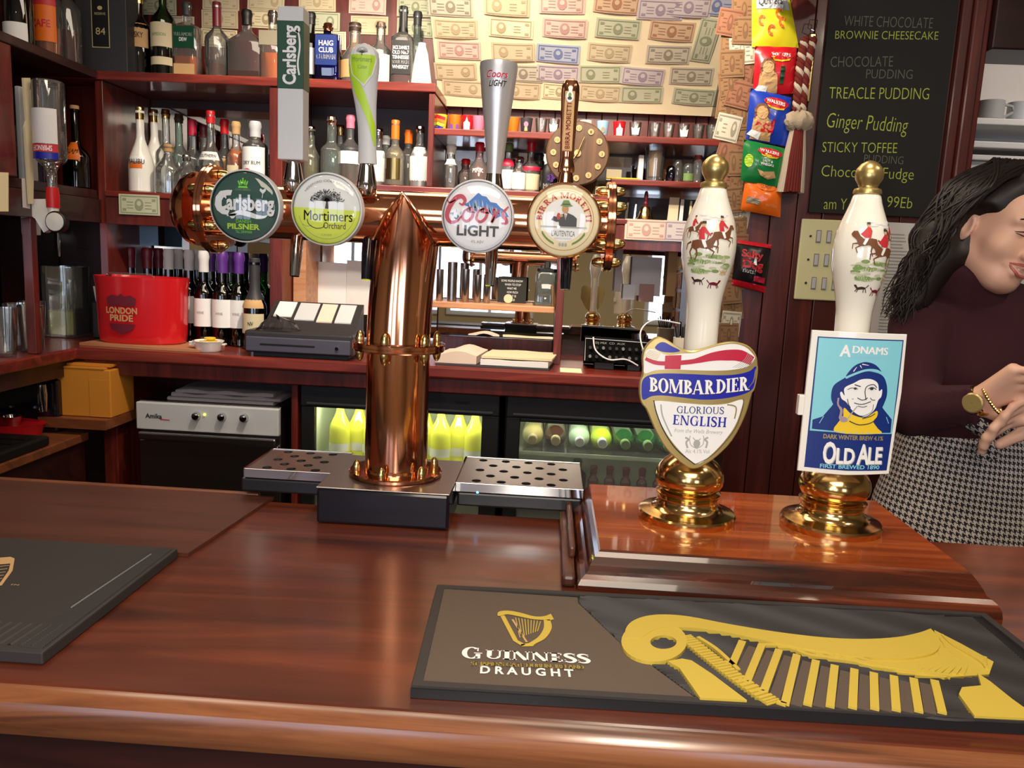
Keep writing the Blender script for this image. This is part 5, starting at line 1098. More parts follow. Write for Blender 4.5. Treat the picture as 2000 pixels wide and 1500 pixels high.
p_ = at(822, 2.58, T_+.0005); B().lathe(tuple(p_), [(.034, 0), (.035, .004), (.020, .10), (.012, .125), (.012, .13)], 24).out('body', 'white_gloss', t); B().lathe(tuple(p_), [(.0125, .118), (.0125, .132)], 12).out('collar', 'silver_grey', t)
bt_(812, 2.68, T_, 'green bottle standing behind the white cone carafe', h=.25, r=.032, gl='glass_teal', cap='dark_grey')
# left unit, top shelf
def lft(yy, z, dx=.06): return (LX-dx, yy, z+.0005)
bottle('spirit_bottle', 'black liqueur bottle with pale band at the very top left corner', lft(2.22, 1.945, .06), h=.27, r=.037, gl='glass_dark', liq='black', lvl=.7, lab='paper', labz=(.02, .2))
bottle('spirit_bottle', 'liqueur bottle with red and yellow label on the top left shelf', lft(2.35, 1.945, .06), h=.27, r=.037, gl='glass_smoke', liq='amber', lvl=.3, lab='orange', labz=(.14, .5), lab2=('print_red', (.5, .66)), txt='CAFE', txc='crimson', txh=.02)
bottle('spirit_bottle', 'dark clear bottle standing left of the black presentation box', lft(2.44, 1.945, .055), h=.27, r=.036, gl='glass_smoke', liq='deep_red', lvl=.35)
# left unit, middle shelf
bottle('spirit_bottle', 'dark cream liqueur bottle with orange and green label in the left unit', (-1.478, 2.47, 1.5885), h=.245, r=.039, gl='glass_dark', liq='black', lvl=.6, lab='orange', labz=(.34, .56), cap='tan', capz=.965, neck=.42, sh=.2, txt='CREAM', txc='green_dark', txh=.012, labw=.8)
bottle('spirit_bottle', 'slim dark blue bottle behind the upside-down vodka bottle', lft(2.33, 1.588, .10), h=.25, r=.034, gl='glass_blue', liq='navy', lvl=.6, cap='silver_grey')
bottle('spirit_bottle', 'clear bottle with pale label behind the upside-down vodka bottle', lft(2.33, 1.588, .19), h=.27, r=.034, gl='glass_smoke', lab='paper_tan', cap='white')
# optic with inverted bottle
oy = 2.16; ox = LX+.052; oz = 1.55
t = thing('optic_bottle', 'clear vodka bottle hanging upside down in an optic at the left', 'bottle', (ox, oy, oz), None)
pf = prof_bottle(.30, .040, .22, .013, .12); B().lathe((ox, oy, 1.846), [(r_, -z_) for r_, z_ in pf], 28).out('glass_body', 'glass_clear', t)
B().lathe((ox, oy, 1.846), [(.0412, -.075), (.0412, -.165)], 16, ang=(-pi/2-1.1, -pi/2+1.0), cap=False).out('paper_label', 'paper', t)
B().lathe((ox, oy, 1.846), [(.0414, -.166), (.0414, -.187)], 16, ang=(-pi/2-1.1, -pi/2+1.0), cap=False).out('paper_label', 'print_red', t)
B().lathe((ox, oy, 1.846), [(.0414, -.188), (.0414, -.205)], 16, ang=(-pi/2-1.1, -pi/2+1.0), cap=False).out('paper_label', 'blue', t)
a = Art(lambda u, v, h: Vector((ox+.0417*sin(u/.0417), oy-.0417*cos(u/.0417)-h, 1.846-.182+v)), t, .0003); a.text('SMIRNOFF', 0, .012, 'white', 1, rot=pi, width=.055, height=.014, bold=.03); a.done()
B().lathe((ox, oy, 1.515), [(.017, 0), (.0175, .035), (.015, .055)], 20).out('cap', 'red', t)
t = thing('optic_measure', 'white optic dispenser with round clear gauge under the inverted bottle', 'spirit optic', (ox, oy, 1.44))
B().prism([(ox-.075, oy-.012, 1.535), (ox-.01, oy-.012, 1.538), (ox+.008, oy-.012, 1.50), (ox+.004, oy-.012, 1.462), (ox-.022, oy-.012, 1.448), (ox-.045, oy-.012, 1.485), (ox-.075, oy-.012, 1.505)], (0, .024, 0)).out('body', 'white_gloss', t, smooth=False)
B().lathe((ox+.018, oy-.02, 1.478), [(.001, -.008), (.024, -.006), (.026, .0), (.026, .014)], 28, 'y').out('gauge', 'white_gloss', t)
B().lathe((ox+.018, oy-.018, 1.478), [(.0262, -.006), (.029, -.003), (.029, .014), (.0262, .014)], 28, 'y').out('gauge_rim', 'black', t)
B().lathe((ox, oy, 1.495), [(.014, 0), (.015, .022)], 16).out('neck_sleeve', 'ceramic', t); B().lathe((ox+.012, oy, 1.385), [(.002, 0), (.0035, .03), (.0035, .07)], 10).out('spout', 'chrome', t)
B().box(ox-.09, ox-.075, oy-.005, oy+.06, 1.44, 1.83, .003).out('bracket', 'silver_grey', t, smooth=False)
def LP(px_, py_, xx=LX+.006): p = atX(px_, py_, xx); return (p.x, p.y, p.z)
tag(rebase(B().prism([LP(42, 152), LP(55, 152), LP(54, 236), LP(60, 248), LP(62, 340), LP(61, 398), LP(54, 398), LP(45, 248), LP(48, 236)], (.006, 0, 0)).out('wooden_paddle', 'paper_tan', smooth=False)), 'pale upright paddle hanging at the front edge of the left unit', 'paddle')
tag(rebase(B().prism([LP(42, 348, LX+.001), LP(60, 350, LX+.001), LP(58, 408, LX+.001), LP(44, 405, LX+.001)], (.001, 0, 0)).out('price_card', 'note_violet', smooth=False)), 'small lilac card on the left fascia below the paddle', 'card')
tag(rebase(B().prism([LP(-40, 335, LX+.001), LP(16, 337, LX+.001), LP(16, 413, LX+.001), LP(-40, 413, LX+.001)], (.001, 0, 0)).out('price_card', 'cream', smooth=False)), 'cream card cut off by the left edge of the picture', 'card')

# ---- middle left shelf
GM = 'bottles on the middle left shelf'
bt_(277, 2.56, ML, 'opaque white coconut rum bottle with brown and gold cap', h=.262, r=.038, gl='white_gloss', cap='pale_brass', capz=.86, neck=.30, sh=.38, lab='white', labz=(.3, .42), txt=['MALIBU'], txc='dark_grey', txh=.015, lab2=('orange', (.28, .36)), labw=.55)
bt_(304, 2.65, ML, 'white frosted bottle right behind the coconut rum', h=.27, r=.036, gl='white_gloss', cap='pale_brass', capz=.86, neck=.3, sh=.3)
bt_(327, 2.64, ML, 'clear bottle with dark cork, left of the flask pair', h=.27, r=.034, gl='glass_clear', cap='pale_brass', capz=.9, neck=.36)
bt_(352, 2.66, ML, 'clear green-necked bottle behind the squat flasks', h=.26, r=.034, gl='glass_teal', cap='dark_brown', capz=.9, neck=.36)
bt_(378, 2.66, ML, 'clear bottle with pinkish red cap behind the flasks', h=.245, r=.034, gl='glass_clear', cap='crimson', capz=.8, neck=.36, lab='dark_grey', labz=(.2, .4))
bt_(400, 2.70, ML, 'dark necked bottle with maroon top behind the southern liqueur', h=.235, r=.033, gl='glass_smoke', cap='maroon')
for px_, lab in ((330, 'squat round tequila flask with large cork stopper'), (365, 'squat round clear flask right of the corked flask')):
    bt_(px_, 2.55, ML, lab, h=.15 if px_ == 330 else .12, r=.037, gl='glass_clear', cap='cork' if px_ == 330 else 'chrome', capz=.86, neck=.18, nr=.012, sh=.35, p=3, capr=.014)
bt_(413, 2.57, ML, 'fluted liqueur bottle with white band label and amber base', h=.26, r=.038, gl='glass_clear', liq='glass_amber', lvl=.35, lab='paper', labz=(.42, .52), txt=['SOUTHERN'], txh=.010, cap='red', capz=.86, neck=.34, sh=.28)
bt_(440, 2.66, ML, 'clear bottle with bright red cap behind the liqueur bottle', h=.25, r=.034, gl='glass_clear', cap='red', capz=.82, neck=.34, lab='note_tan' if 'note_tan' in M else 'tan')
bt_(462, 2.60, ML, 'amber bottle with pale lower label left of the white rum', h=.235, r=.033, gl='glass_clear', liq='amber', lvl=.62, lab='paper_tan', labz=(.1, .42), cap='tan', capz=.84, neck=.3, lab2=('print_red', (.16, .3)), labw=.6)
bt_(499, 2.56, ML, 'clear white rum bottle with big white label and red disc', h=.232, r=.039, gl='glass_clear', lab='white', labz=(.24, .66), cap='silver_grey', capz=.80, neck=.22, sh=.1, nr=.016, txt=['DRY RUM'], txh=.011)
p_ = at(499, 2.56, ML); tag(rebase(B().lathe((p_.x-.012, 2.5185, ML+.075), [(.001, -.0005), (.0125, -.0005), (.0125, .001), (.001, .001)], 20, 'y').out('round_seal', 'print_red')), 'round red seal on the white rum bottle', 'seal')
# pale cards in mirror above wine
for k, px_ in enumerate((247, 290)):
    p_ = atY(px_, 458, 2.70); tag(rebase(B().box(p_.x-.035, p_.x+.033, 2.70, 2.702, p_.z-.036, p_.z+.038).out('photo_card', 'pale_blue', smooth=False)), 'pale blue picture card above the wine bottles, %s' % ('left one' if k == 0 else 'right one'), 'card', 'cards above the wine bottles')
# ---- centre shelf behind the font
bt_(607, 2.60, MC, 'clear gin bottle with lime green tint beside the lager handle', h=.175, r=.030, gl='glass_lime', cap='chrome', capz=.86, sh=.3)
bt_(647, 2.58, MC, 'faceted clear gin bottle with copper cap left of the cider handle', h=.205, r=.032, gl='glass_teal', cap='copper', capz=.88, neck=.36, p=3, sh=.14, nr=.014)
bt_(664, 2.68, MC, 'clear bottle with gold cap behind the pink gin', h=.195, r=.03, gl='glass_clear', cap='pale_brass')
bt_(683, 2.60, MC, 'pink gin bottle with white label and pink cap', h=.215, r=.037, gl='glass_clear', liq='glass_pink', lvl=.35, lab='white', labz=(.3, .48), cap='pink', capz=.82, neck=.32, sh=.18, lab2=('dark_grey', (.5, .56)))
bt_(738, 2.62, MC, 'clear vodka bottle with long white label right of the cider handle', h=.18, r=.026, gl='glass_clear', lab='white', labz=(.0, .62), cap='chrome')
bt_(752, 2.70, MC, 'blue tinted slim bottle behind the gold vodka', h=.17, r=.026, gl='glass_teal', cap='silver_grey')
bt_(770, 2.57, MC, 'gold swirled bottle with orange foil neck', h=.200, r=.033, gl='glass_gold', liq='glass_gold', lvl=.55, lab='pale_brass', labz=(.1, .42), cap='orange', capz=.72, neck=.36, sh=.16, labw=.7)
bt_(796, 2.66, MC, 'bottle with orange cap between gold and white-labelled bottles', h=.185, r=.03, gl='glass_clear', cap='orange', capz=.78)
bt_(818, 2.57, MC, 'clear bottle with tall blank white label at the shelf end', h=.185, r=.030, gl='glass_clear', lab='white', labz=(.0, .66), cap='chrome', capz=.9, labw=1.4)
bt_(879, 2.58, MC, 'small clear bottle with cream cap right of the upright board', h=.135, r=.022, gl='glass_clear', lab='paper', labz=(.55, .68), cap='ceramic', capz=.80, neck=.34, nr=.013)
bt_(908, 2.64, MC, 'small pink gin bottle with white lettering behind the silver cone handle', h=.10, r=.024, gl='glass_pink', cap='red')
bt_(934, 2.58, MC, 'ribbed pink bottle with bright red cap left of the silver cone handle', h=.145, r=.034, gl='glass_pink', liq='glass_pink', lvl=.5, cap='red', capz=.82, neck=.3, txt=['PINK'], txc='light_grey', labz=(.3, .5), sh=.3)
bt_(990, 2.60, MC, 'clear green-necked bottle with pink badge right of the silver cone handle', h=.150, r=.026, gl='glass_clear', lab='white', labz=(.0, .45), cap='print_green', lab2=('crimson', (.52, .68)), labw=.8)
bt_(1012, 2.57, MC, 'low clear bottle with white label next to the red-capped gin', h=.105, r=.022, gl='glass_clear', lab='white', labz=(.0, .55), cap='chrome')
bt_(1034, 2.60, MC, 'clear gin bottle with red cap beside the wooden clock', h=.160, r=.032, gl='glass_clear', lab='paper_tan', labz=(.0, .36), cap='red', capz=.80, neck=.36, lab2=('crimson', (.42, .5)))
bt_(1050, 2.70, MC, 'clear bottle with cream label behind the red-capped gin', h=.135, r=.028, gl='glass_clear', lab='cream', labz=(.2, .6), cap='dark_grey')
tp = thing('gift_bag', 'black pouch with purple flower and white letters beside the clock', 'bag', tuple(at(1072, 2.56, MC)))
p_ = at(1072, 2.56, MC+.0005); B().lathe(tuple(p_), [(.024, 0), (.027, .02), (.026, .06), (.018, .085), (.01, .09)], 18, sy=.5).out('pouch', 'black', tp)
a = Art(lambda u, v, h: Vector((p_.x+u, 2.545-h, p_.z+v)), tp, .0004)
for k in range(5): a.ell(.004+.007*cos(k*1.257), .045+.008*sin(k*1.257), .006, .005, 'purple', 1, 10)
a.text('MON', 0, .012, 'light_grey', 2, width=.038, height=.016, bold=.03); a.done()
# ---- shot glasses on the upper right shelf
SG = [(861, 'yellow', 'rainbow striped shot glass at the left end of the row'), (888, 'orange', 'yellow and purple shot cup, second from left'), (912, 'red', 'red shot glass with white castle print'), (934, 'pink', 'magenta shot glass beside the silver cone handle'), (1002, 'orange', 'small orange printed glass just right of the silver cone handle'), (1027, 'dark_grey', 'dark shot glass with pink skull print'), (1056, 'glass_clear', 'plain frosted shot glass right of the dark one'), (1080, 'glass_clear', 'shot glass with white crest left of the copper handle'), (1118, 'glass_pink', 'pinkish glass just right of the copper handle'), (1143, 'ceramic', 'white ceramic shot cup above the wooden clock'), (1176, 'pale_blue', 'light blue shot cup'), (1208, 'red', 'red shot cup with white keep calm style print'), (1239, 'glass_clear', 'clear shot glass with white shield print'), (1277, 'glass_clear', 'clear tankard-shaped shot glass, left of a pair'), (1304, 'glass_clear', 'clear tankard-shaped shot glass, right of a pair'), (1333, 'glass_clear', 'clear shot glass with white crown print'), (1362, 'glass_smoke', 'plain clear shot glass, second from right end'), (1388, 'glass_smoke', 'plain clear shot glass at the right end of the row')]
for px_, m, lab in SG:
    p_ = at(px_, 2.575, 1.8175); t = thing('shot_glass', lab, 'shot glass', tuple(p_), 'shot glasses on the upper right shelf')
    s = .92 if m != 'glass_clear' else .9
    B().lathe(tuple(p_), [(.014*s, 0), (.016*s, .003), (.0212*s, .050), (.0198*s, .050), (.0142*s, .010), (.001, .009)], 20, cap=False).out('cup', m, t)
    a = Art(lambda u, v, h: Vector((p_.x+u, p_.y-(.0155+.004*v/.05)-.0012-h+.35*u*u/.02, p_.z+v)), t, .0005)
    if px_ == 861:
        for k, c in enumerate(('red', 'orange', 'lime', 'blue')): a.stroke([(-.015+.002*k, .045-.011*k), (0, .041-.011*k), (.015-.002*k, .037-.010*k)], .009, c, 1)
    elif px_ == 888: a.poly([(-.013, .003), (.013, .003), (.014, .022), (-.014, .022)], 'purple', 1)
    elif m == 'red': a.poly([(-.009, .008), (.009, .008), (.010, .028), (.004, .032), (.0, .044), (-.004, .032), (-.010, .028)], 'white', 1)
    elif m == 'dark_grey': a.ell(0, .030, .007, .008, 'pink', 1, 14); a.poly([(-.005, .010), (.005, .010), (.004, .022), (-.004, .022)], 'note_tan' if 'note_tan' in M else 'tan', 1)
    elif m == 'pale_blue': a.ell(0, .022, .006, .009, 'note_grey_d', 1, 12)
    elif 'crest' in lab or 'shield' in lab or 'crown' in lab: a.poly([(-.010, .012), (.010, .012), (.013, .034), (.006, .030), (0, .042), (-.006, .030), (-.013, .034)], 'white', 1)
    elif m == 'ceramic': a.text('PUB', 0, .022, 'note_grey_d', 1, width=.018, height=.010)
    a.done()
# ---- round wooden clock
kp = atY(1128, 300, 2.46); ck = thing('wall_clock', 'round dark wooden clock with pale number studs between the shelves', 'clock', (kp.x, 2.48, kp.z-.094))
B().lathe((kp.x, 2.462, kp.z), [(.001, -.006), (.090, -.006), (.094, -.002), (.094, .012), (.09, .016)], 56, 'y').out('face', 'clock_wood', ck)
for k in range(12):
    an = pi/2-2*pi*k/12; cx_, cz_ = kp.x+.072*cos(an), kp.z+.072*sin(an)
    B().lathe((cx_, 2.4555, cz_), [(.001, -.003), (.0085, -.003), (.0095, .0), (.0095, .001)], 16, 'y').out('number_stud', 'tan', ck)
    a = Art(lambda u, v, h: Vector((cx_+u, 2.4523-h, cz_+v)), ck, .0003); a.text(str(12 if k == 0 else k), 0, -.004, 'brown', 1, height=.008, width=.006 if 0 < k < 10 else .010); a.done()
B().lathe((kp.x, 2.4555, kp.z), [(.001, -.004), (.010, -.004), (.011, .0)], 20, 'y').out('hub', 'tan', ck)
B().tube([(kp.x, 2.449, kp.z), (kp.x+.018, 2.449, kp.z+.048)], [.0028, .0012], 6).out('minute_hand', 'pale_brass', ck)
B().tube([(kp.x, 2.448, kp.z), (kp.x-.026, 2.448, kp.z-.038)], [.0028, .0012], 6).out('hour_hand', 'pale_brass', ck)
# ---- right shelves
p_ = at(1195, 2.56, 1.691); tag(rebase(B().box(p_.x-.02, p_.x+.08, 2.503, 2.52, 1.6905, 1.694).out('ruler', 'yellow', smooth=False)), 'yellow ruler along the front of the right shelf', 'ruler')
tag(rebase(B().box(p_.x-.018, p_.x+.03, 2.57, 2.60, 1.6905, 1.725, .002).out('small_box', 'paper_tan', smooth=False)), 'small pale tin right of the clock', 'box')
p_ = at(1277, 2.57, 1.6905); t = thing('tip_jar', 'clear plastic jar full of coins on the right shelf', 'jar', tuple(p_))
B().lathe(tuple(p_), [(.026, 0), (.027, .012), (.028, .05), (.033, .1), (.034, .103), (.0325, .1), (.0272, .05), (.026, .014)], 24, cap=False).out('jar', 'glass_clear', t)
B().lathe(tuple(p_), [(.0245, .016), (.0255, .05), (.030, .088), (.02, .094), (.001, .095)], 20).out('coins', 'tan', t)
tag(rebase(B().box(p_.x-.052, p_.x-.036, 2.56, 2.60, 1.6905, 1.77, .002).out('card_stack', 'paper', smooth=False)), 'white upright card left of the coin jar', 'card')
for k, (px_, m, lab, h_) in enumerate([(1310, 'glass_blue', 'small blue-tinted tumbler right of the coin jar', .05), (1322, 'glass_smoke', 'upturned glass right of the coin jar', .07), (1342, 'glass_teal', 'small jar with green label on the right shelf', .06), (1360, 'glass_smoke', 'dark small bottle partly hidden by the left pump knob', .085)]):
    p_ = at(px_, 2.57, 1.6905); t = thing('small_glass', lab, 'glass', tuple(p_), 'glassware beside the coin jar')
    B().lathe(tuple(p_), [(.015, 0), (.017, .003), (.017, h_*.8), (.012, h_)], 16).out('body', m, t)
    if k == 2: B().lathe(tuple(p_), [(.0175, .008), (.0175, .03)], 12, ang=(-pi/2-1, -pi/2+1), cap=False).out('paper_label', 'print_green', t)
    if k == 3: B().lathe(tuple(p_), [(.0125, h_*.8), (.0125, h_*1.02)], 12).out('cap', 'red', t)
# bell
p_ = at(1259, 2.545, 1.573); t = thing('hand_bell', 'small brass hand bell with turned red wooden handle', 'bell', tuple(p_))
B().lathe(tuple(p_), [(.0275, 0), (.028, .002), (.0215, .010), (.018, .022), (.0165, .032), (.012, .040), (.004, .043)], 28).out('bell', 'pale_brass', t)
B().lathe(tuple(p_), [(.005, .042), (.0075, .050), (.0045, .056), (.0068, .068), (.0055, .082), (.003, .088)], 16).out('handle', 'maroon', t)
for k, (px_, w_, h_, m, lab) in enumerate([(1222, .008, .07, 'chrome', 'shiny bottle opener left of the bell'), (1238, .006, .06, 'steel', 'thin metal stick left of the bell'), (1312, .032, .075, 'paper_tan', 'folded pale leaflet right of the bell'), (1328, .012, .07, 'paper', 'narrow white slip right of the leaflet'), (1345, .008, .066, 'cream', 'thin cream slip beside the left pump handle')]):
    p_ = at(px_, 2.56, 1.5725); tag(rebase(B().prism([(p_.x-w_/2, 2.55, 1.5725), (p_.x+w_/2, 2.55, 1.5725), (p_.x+w_/2+.004, 2.57, 1.5725+h_), (p_.x-w_/2+.006, 2.57, 1.5725+h_)], (0, .002, 0)).out('leaflet' if k > 1 else 'bar_tool', m, smooth=False)), lab, 'leaflet' if k > 1 else 'tool')
# yellow note behind the font end
p_ = atY(1172, 372, 2.49); tag(rebase(B().box(p_.x-.014, p_.x+.014, 2.496, 2.498, p_.z-.012, p_.z+.012).out('sticky_note', 'cream', smooth=False)), 'small cream sticky note on the shelf edge right of the last badge', 'note')

# ============================================================ STEEL MEASURES, MIRROR SHELF
for k, (px_, h_, r_) in enumerate([(858, .10, .012), (882, .125, .016), (908, .105, .013), (932, .088, .012), (950, .08, .012)]):
    p_ = at(px_, 2.60, 1.2905); t = thing('steel_measure', 'steel thimble measure, %s on the narrow mirror shelf' % ordn[k], 'measure', tuple(p_), 'steel measures in front of the mirror')
    B().lathe(tuple(p_), [(r_*.9, 0), (r_, .002), (r_, h_), (r_*1.06, h_+.001), (r_*.92, h_), (r_*.85, .01)], 18, cap=False).out('cup', 'steel', t)
p_ = at(1065, 2.62, 1.2905); t = thing('lantern', 'green glass lantern with square shoulders on the mirror shelf', 'lantern', tuple(p_))
B().lathe(tuple(p_), [(.040, 0), (.042, .006), (.036, .012), (.035, .10), (.03, .108)], 28, p=5).out('glass_body', 'glass_teal', t); B().lathe(tuple(p_), [(.032, .109), (.032, .118), (.01, .122), (.008, .14)], 20, p=5).out('lid', 'black', t); B().lathe(tuple(p_), [(.012, .004), (.012, .07), (.003, .078)], 14).out('candle', 'green_dark', t)
p_ = at(1000, 2.66, 1.2905); t = thing('chalk_sign', 'small slate sign with pale lettering on the mirror shelf', 'sign', tuple(p_))
B().prism([(p_.x-.05, 2.67, 1.291), (p_.x+.045, 2.67, 1.291), (p_.x+.045, 2.69, 1.375), (p_.x-.05, 2.69, 1.375)], (0, .004, 0)).out('board', 'slate', t, smooth=False)
a = Art(lambda u, v, h: Vector((p_.x+u, 2.6695+v*.238-h, 1.291+v)), t, .0005)
for k, s_ in enumerate(('SOME PEOPLE KNOW', 'WHEN TO STOP', 'WHAT WE', 'HOW MUCH', 'THAT IS', 'NICE')): a.text(s_, -.004+.003*(k % 2), .068-.0125*k, 'light_grey', 1, width=.006*len(s_)*.75, height=.007)
a.done()
p_ = at(992, 2.62, 1.2905); tag(rebase(B().lathe((p_.x, 2.625, 1.306), [(.001, -.002), (.0145, -.002), (.0145, .002), (.001, .002)], 20, 'y').out('beer_coin', 'paper_tan')), 'small round pale token leaning by the slate sign', 'token')
p_ = at(1082, 2.58, 1.2905); tag(rebase(B().prism([(p_.x-.006, 2.56, 1.2905), (p_.x+.012, 2.60, 1.2905), (p_.x+.006, 2.61, 1.36), (p_.x-.012, 2.57, 1.36)], (0, .003, 0)).out('menu_card', 'tan', smooth=False)), 'tan card leaning at the right end of the measures shelf', 'card')
# pale sheets behind the till imitate a bright reflection in its mirror
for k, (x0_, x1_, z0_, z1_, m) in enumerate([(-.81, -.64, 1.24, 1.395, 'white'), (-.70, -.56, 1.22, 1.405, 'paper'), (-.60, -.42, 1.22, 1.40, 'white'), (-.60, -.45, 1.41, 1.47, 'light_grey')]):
    tag(rebase(B().prism([(x0_, 2.74-.003*k, z0_), (x1_, 2.74-.003*k, z0_+.002), (x1_, 2.742-.003*k, z1_-.003), (x0_, 2.742-.003*k, z1_)], (0, .001, 0)).out('reflection_sheet', m, smooth=False)), 'white sheet imitating a mirror reflection behind the till, %s' % ['leftmost and widest', 'middle one', 'rightmost one beside the column', 'small grey one above the others'][k], 'paper', 'mirror reflection sheets behind the till')

# ============================================================ BACK COUNTER ITEMS
Z0 = CZ+.0006
# ice bucket
ip = at(281, 2.47, Z0); ib = thing('ice_bucket', 'large oval bright red ice bucket with pale lettering on a wooden board', 'ice bucket', tuple(ip))
wb_ = thing('chopping_board', 'pale wooden board under the red ice bucket', 'board', (ip.x+.04, 2.44, Z0))
b = B(); b.prism([(ip.x-.15, 2.37, Z0), (ip.x+.235, 2.345, Z0), (ip.x+.25, 2.50, Z0), (ip.x-.14, 2.56, Z0)], (0, 0, .008)); b.out('board', 'pale_wood', wb_, smooth=False)
iz = Z0+.0086
B().lathe((ip.x, 2.47, iz), [(.126, 0), (.131, .004), (.135, .03), (.139, .17), (.143, .195), (.144, .205), (.1405, .205), (.137, .19), (.132, .03), (.001, .02)], 56, sy=.62, cap=False, p=2.4).out('tub', 'red_plastic', ib)
B().tube([(ip.x-.08, 2.41, iz+.206), (ip.x-.07, 2.405, iz+.2145), (ip.x+.06, 2.405, iz+.2145), (ip.x+.07, 2.41, iz+.206)], .003, 8).out('tong_handle', 'glass_clear', ib)
def fb(u, v, h):
    n_ = 2.4; s = u/.139; yy = .139*.62*(max(0, 1-abs(s)**n_))**(1/n_); return Vector((ip.x+u, 2.47-yy-.0035-h, iz+v))
a = Art(fb, ib, .0006, sub=.012); cx_ = -.022
a.poly([(cx_-.048, .140), (cx_-.03, .150), (cx_-.01, .146), (cx_, .155), (cx_+.01, .146), (cx_+.03, .150), (cx_+.048, .140), (cx_+.044, .118), (cx_-.044, .118)], 'maroon', 1)
a.poly([(cx_-.044, .062), (cx_+.044, .062), (cx_+.034, .045), (cx_, .030), (cx_-.034, .045)], 'maroon', 1)
a.text('LONDON', cx_, .094, 'tan', 2, width=.100, height=.019, bold=.03); a.text('PRIDE', cx_, .071, 'tan', 2, width=.074, height=.019, bold=.03); a.done()
# ramekin with lemon
rp = at(408, 2.39, Z0); rk = thing('ramekin', 'small white lugged dish of lemon slices in front of the wine', 'dish', tuple(rp))
rz_ = Z0+.009 if rp.x < ip.x+.235 else Z0
B().lathe((rp.x, 2.39, rz_), [(.034, 0), (.039, .006), (.042, .026), (.046, .032), (.043, .033), (.038, .026), (.034, .01), (.001, .008)], 32, cap=False).out('bowl', 'white_gloss', rk)
for s_ in (-1, 1): B().box(rp.x+s_*.043, rp.x+s_*.054, 2.38, 2.40, rz_+.019, rz_+.026, .003).out('lug', 'white_gloss', rk, smooth=False)
for k, (dx_, dz_) in enumerate([(-.01, .028), (.008, .03), (.0, .038)]): tag(rebase(B().lathe((rp.x+dx_, 2.387+.006*k, rz_+dz_), [(.002, -.003), (.017, -.003), (.017, .003), (.002, .003)], 18).out('lemon_slice', 'yellow')), 'lemon slice in the white dish, %s' % ['left one', 'right one', 'top one'][k], 'lemon slice', 'lemon slices in the dish')
# wine bottles
def wine(px_, Y, lab, cap, glassm, lb='white', **k): 
    return bottle('wine_bottle', lab, tuple(at(px_, Y, Z0)), h=.30, r=.0322, gl=glassm, liq=None, lab=lb, labz=(.20, .50), cap=cap, capz=.78, neck=.32, sh=.14, nr=.0145, group='wine bottles on the back counter', **k)
WB = [(259, 2.64, 'maroon'), (272, 2.72, 'maroon'), (292, 2.64, 'maroon'), (313, 2.72, 'maroon'), (333, 2.64, 'paper'), (351, 2.72, 'paper'), (372, 2.64, 'paper'), (389, 2.72, 'paper')]
cn_ = {'maroon': 'maroon', 'paper': 'white'}
src = {}
for k, (px_, Y, c) in enumerate(WB):
    n_ = k % 4; lab = 'dark wine bottle with %s capsule behind the red ice bucket, %s of four' % (cn_[c], ordn[n_])
    w_ = at(px_, Y, Z0)
    if c not in src: src[c] = wine(px_, Y, lab, c, 'glass_dark')
    else: copytree(src[c], tuple(w_), lab)
for px_, Y, g, lab, c in [(400, 2.555, 'glass_dark', 'dark wine bottle with white label touching the red bucket', 'paper'), (414, 2.64, 'glass_dark', 'wine bottle with purple capsule, rear left', 'purple'), (436, 2.545, 'glass_dark', 'dark red wine bottle with purple capsule and white label', 'purple'), (452, 2.635, 'glass_green', 'green wine bottle with purple capsule, rear right', 'purple'), (468, 2.555, 'glass_green', 'green wine bottle with purple capsule and white label', 'purple')]:
    wine(px_, Y, lab, c, g, txt=['WINE'] if Y < 2.6 else None, txh=.008, txc='print_grey')
for px_, Y, g in [(396, 2.60, 0), (430, 2.56, 0), (463, 2.56, 0)]: pass
bottle('champagne_bottle', 'cava bottle with grey foil neck and beige label left of the till', tuple(at(498, 2.50, Z0)), h=.285, r=.037, gl='glass_dark', lab='paper_tan', labz=(.18, .40), cap='dark_grey', capz=.55, neck=.34, sh=.2, nr=.015, lab2=('tan', (.46, .56)), txt=['NV'], txh=.012)
bottle('wine_bottle', 'bright green bottle peeping out behind the cava', tuple(at(496, 2.62, Z0)), h=.27, r=.034, gl='glass_green', cap='chrome', lab='white', labz=(.5, .6))
# left corner items
for k, (yy, dx_) in enumerate([(2.08, .05), (2.24, .12), (2.20, .05), (2.34, .14)]):
    t = thing('tumbler', 'clear glass tumbler at the far left end of the back counter, %s' % ['front one', 'second one', 'rear left one', 'rear right one'][k], 'glass', (LX-dx_, yy, Z0), 'tumblers at the far left')
    B().lathe((LX-dx_, yy, Z0), [(.026, 0), (.028, .004), (.036, .13), (.034, .13), (.026, .01), (.001, .009)], 20, cap=False).out('glass_body', 'glass_clear', t)
t = thing('glass_vase', 'tall square glass vase with yellow-green straws at the left', 'vase', (LX-.07-.11, 2.58, Z0))
B().lathe((LX-.07-.11, 2.58, Z0), [(.055, 0), (.056, .004), (.058, .23), (.0565, .23), (.054, .008), (.001, .007)], 32, p=6, cap=False).out('glass_body', 'glass_clear', t)
B().lathe((LX-.07-.11, 2.58, Z0), [(.05, .01), (.051, .06), (.048, .085), (.02, .09), (.001, .088)], 24, p=5).out('filling', 'lime_fill', t)
rn = random.Random(11)
for k in range(14):
    a0, a1 = rn.uniform(-.04, .04), rn.uniform(-.04, .04)
    B().tube([(LX-.18+a0, 2.58+a1, Z0+.015), (LX-.18+a1*.8, 2.58+a0, Z0+rn.uniform(.10, .19))], .0028, 6).out('straw', rn.choice(['chalk', 'lime', 'tan', 'dark_grey']), t)
t = thing('till_roll_box', 'black caddy of pens and tools left of the red bucket', 'caddy', (-1.47, 2.60, Z0))
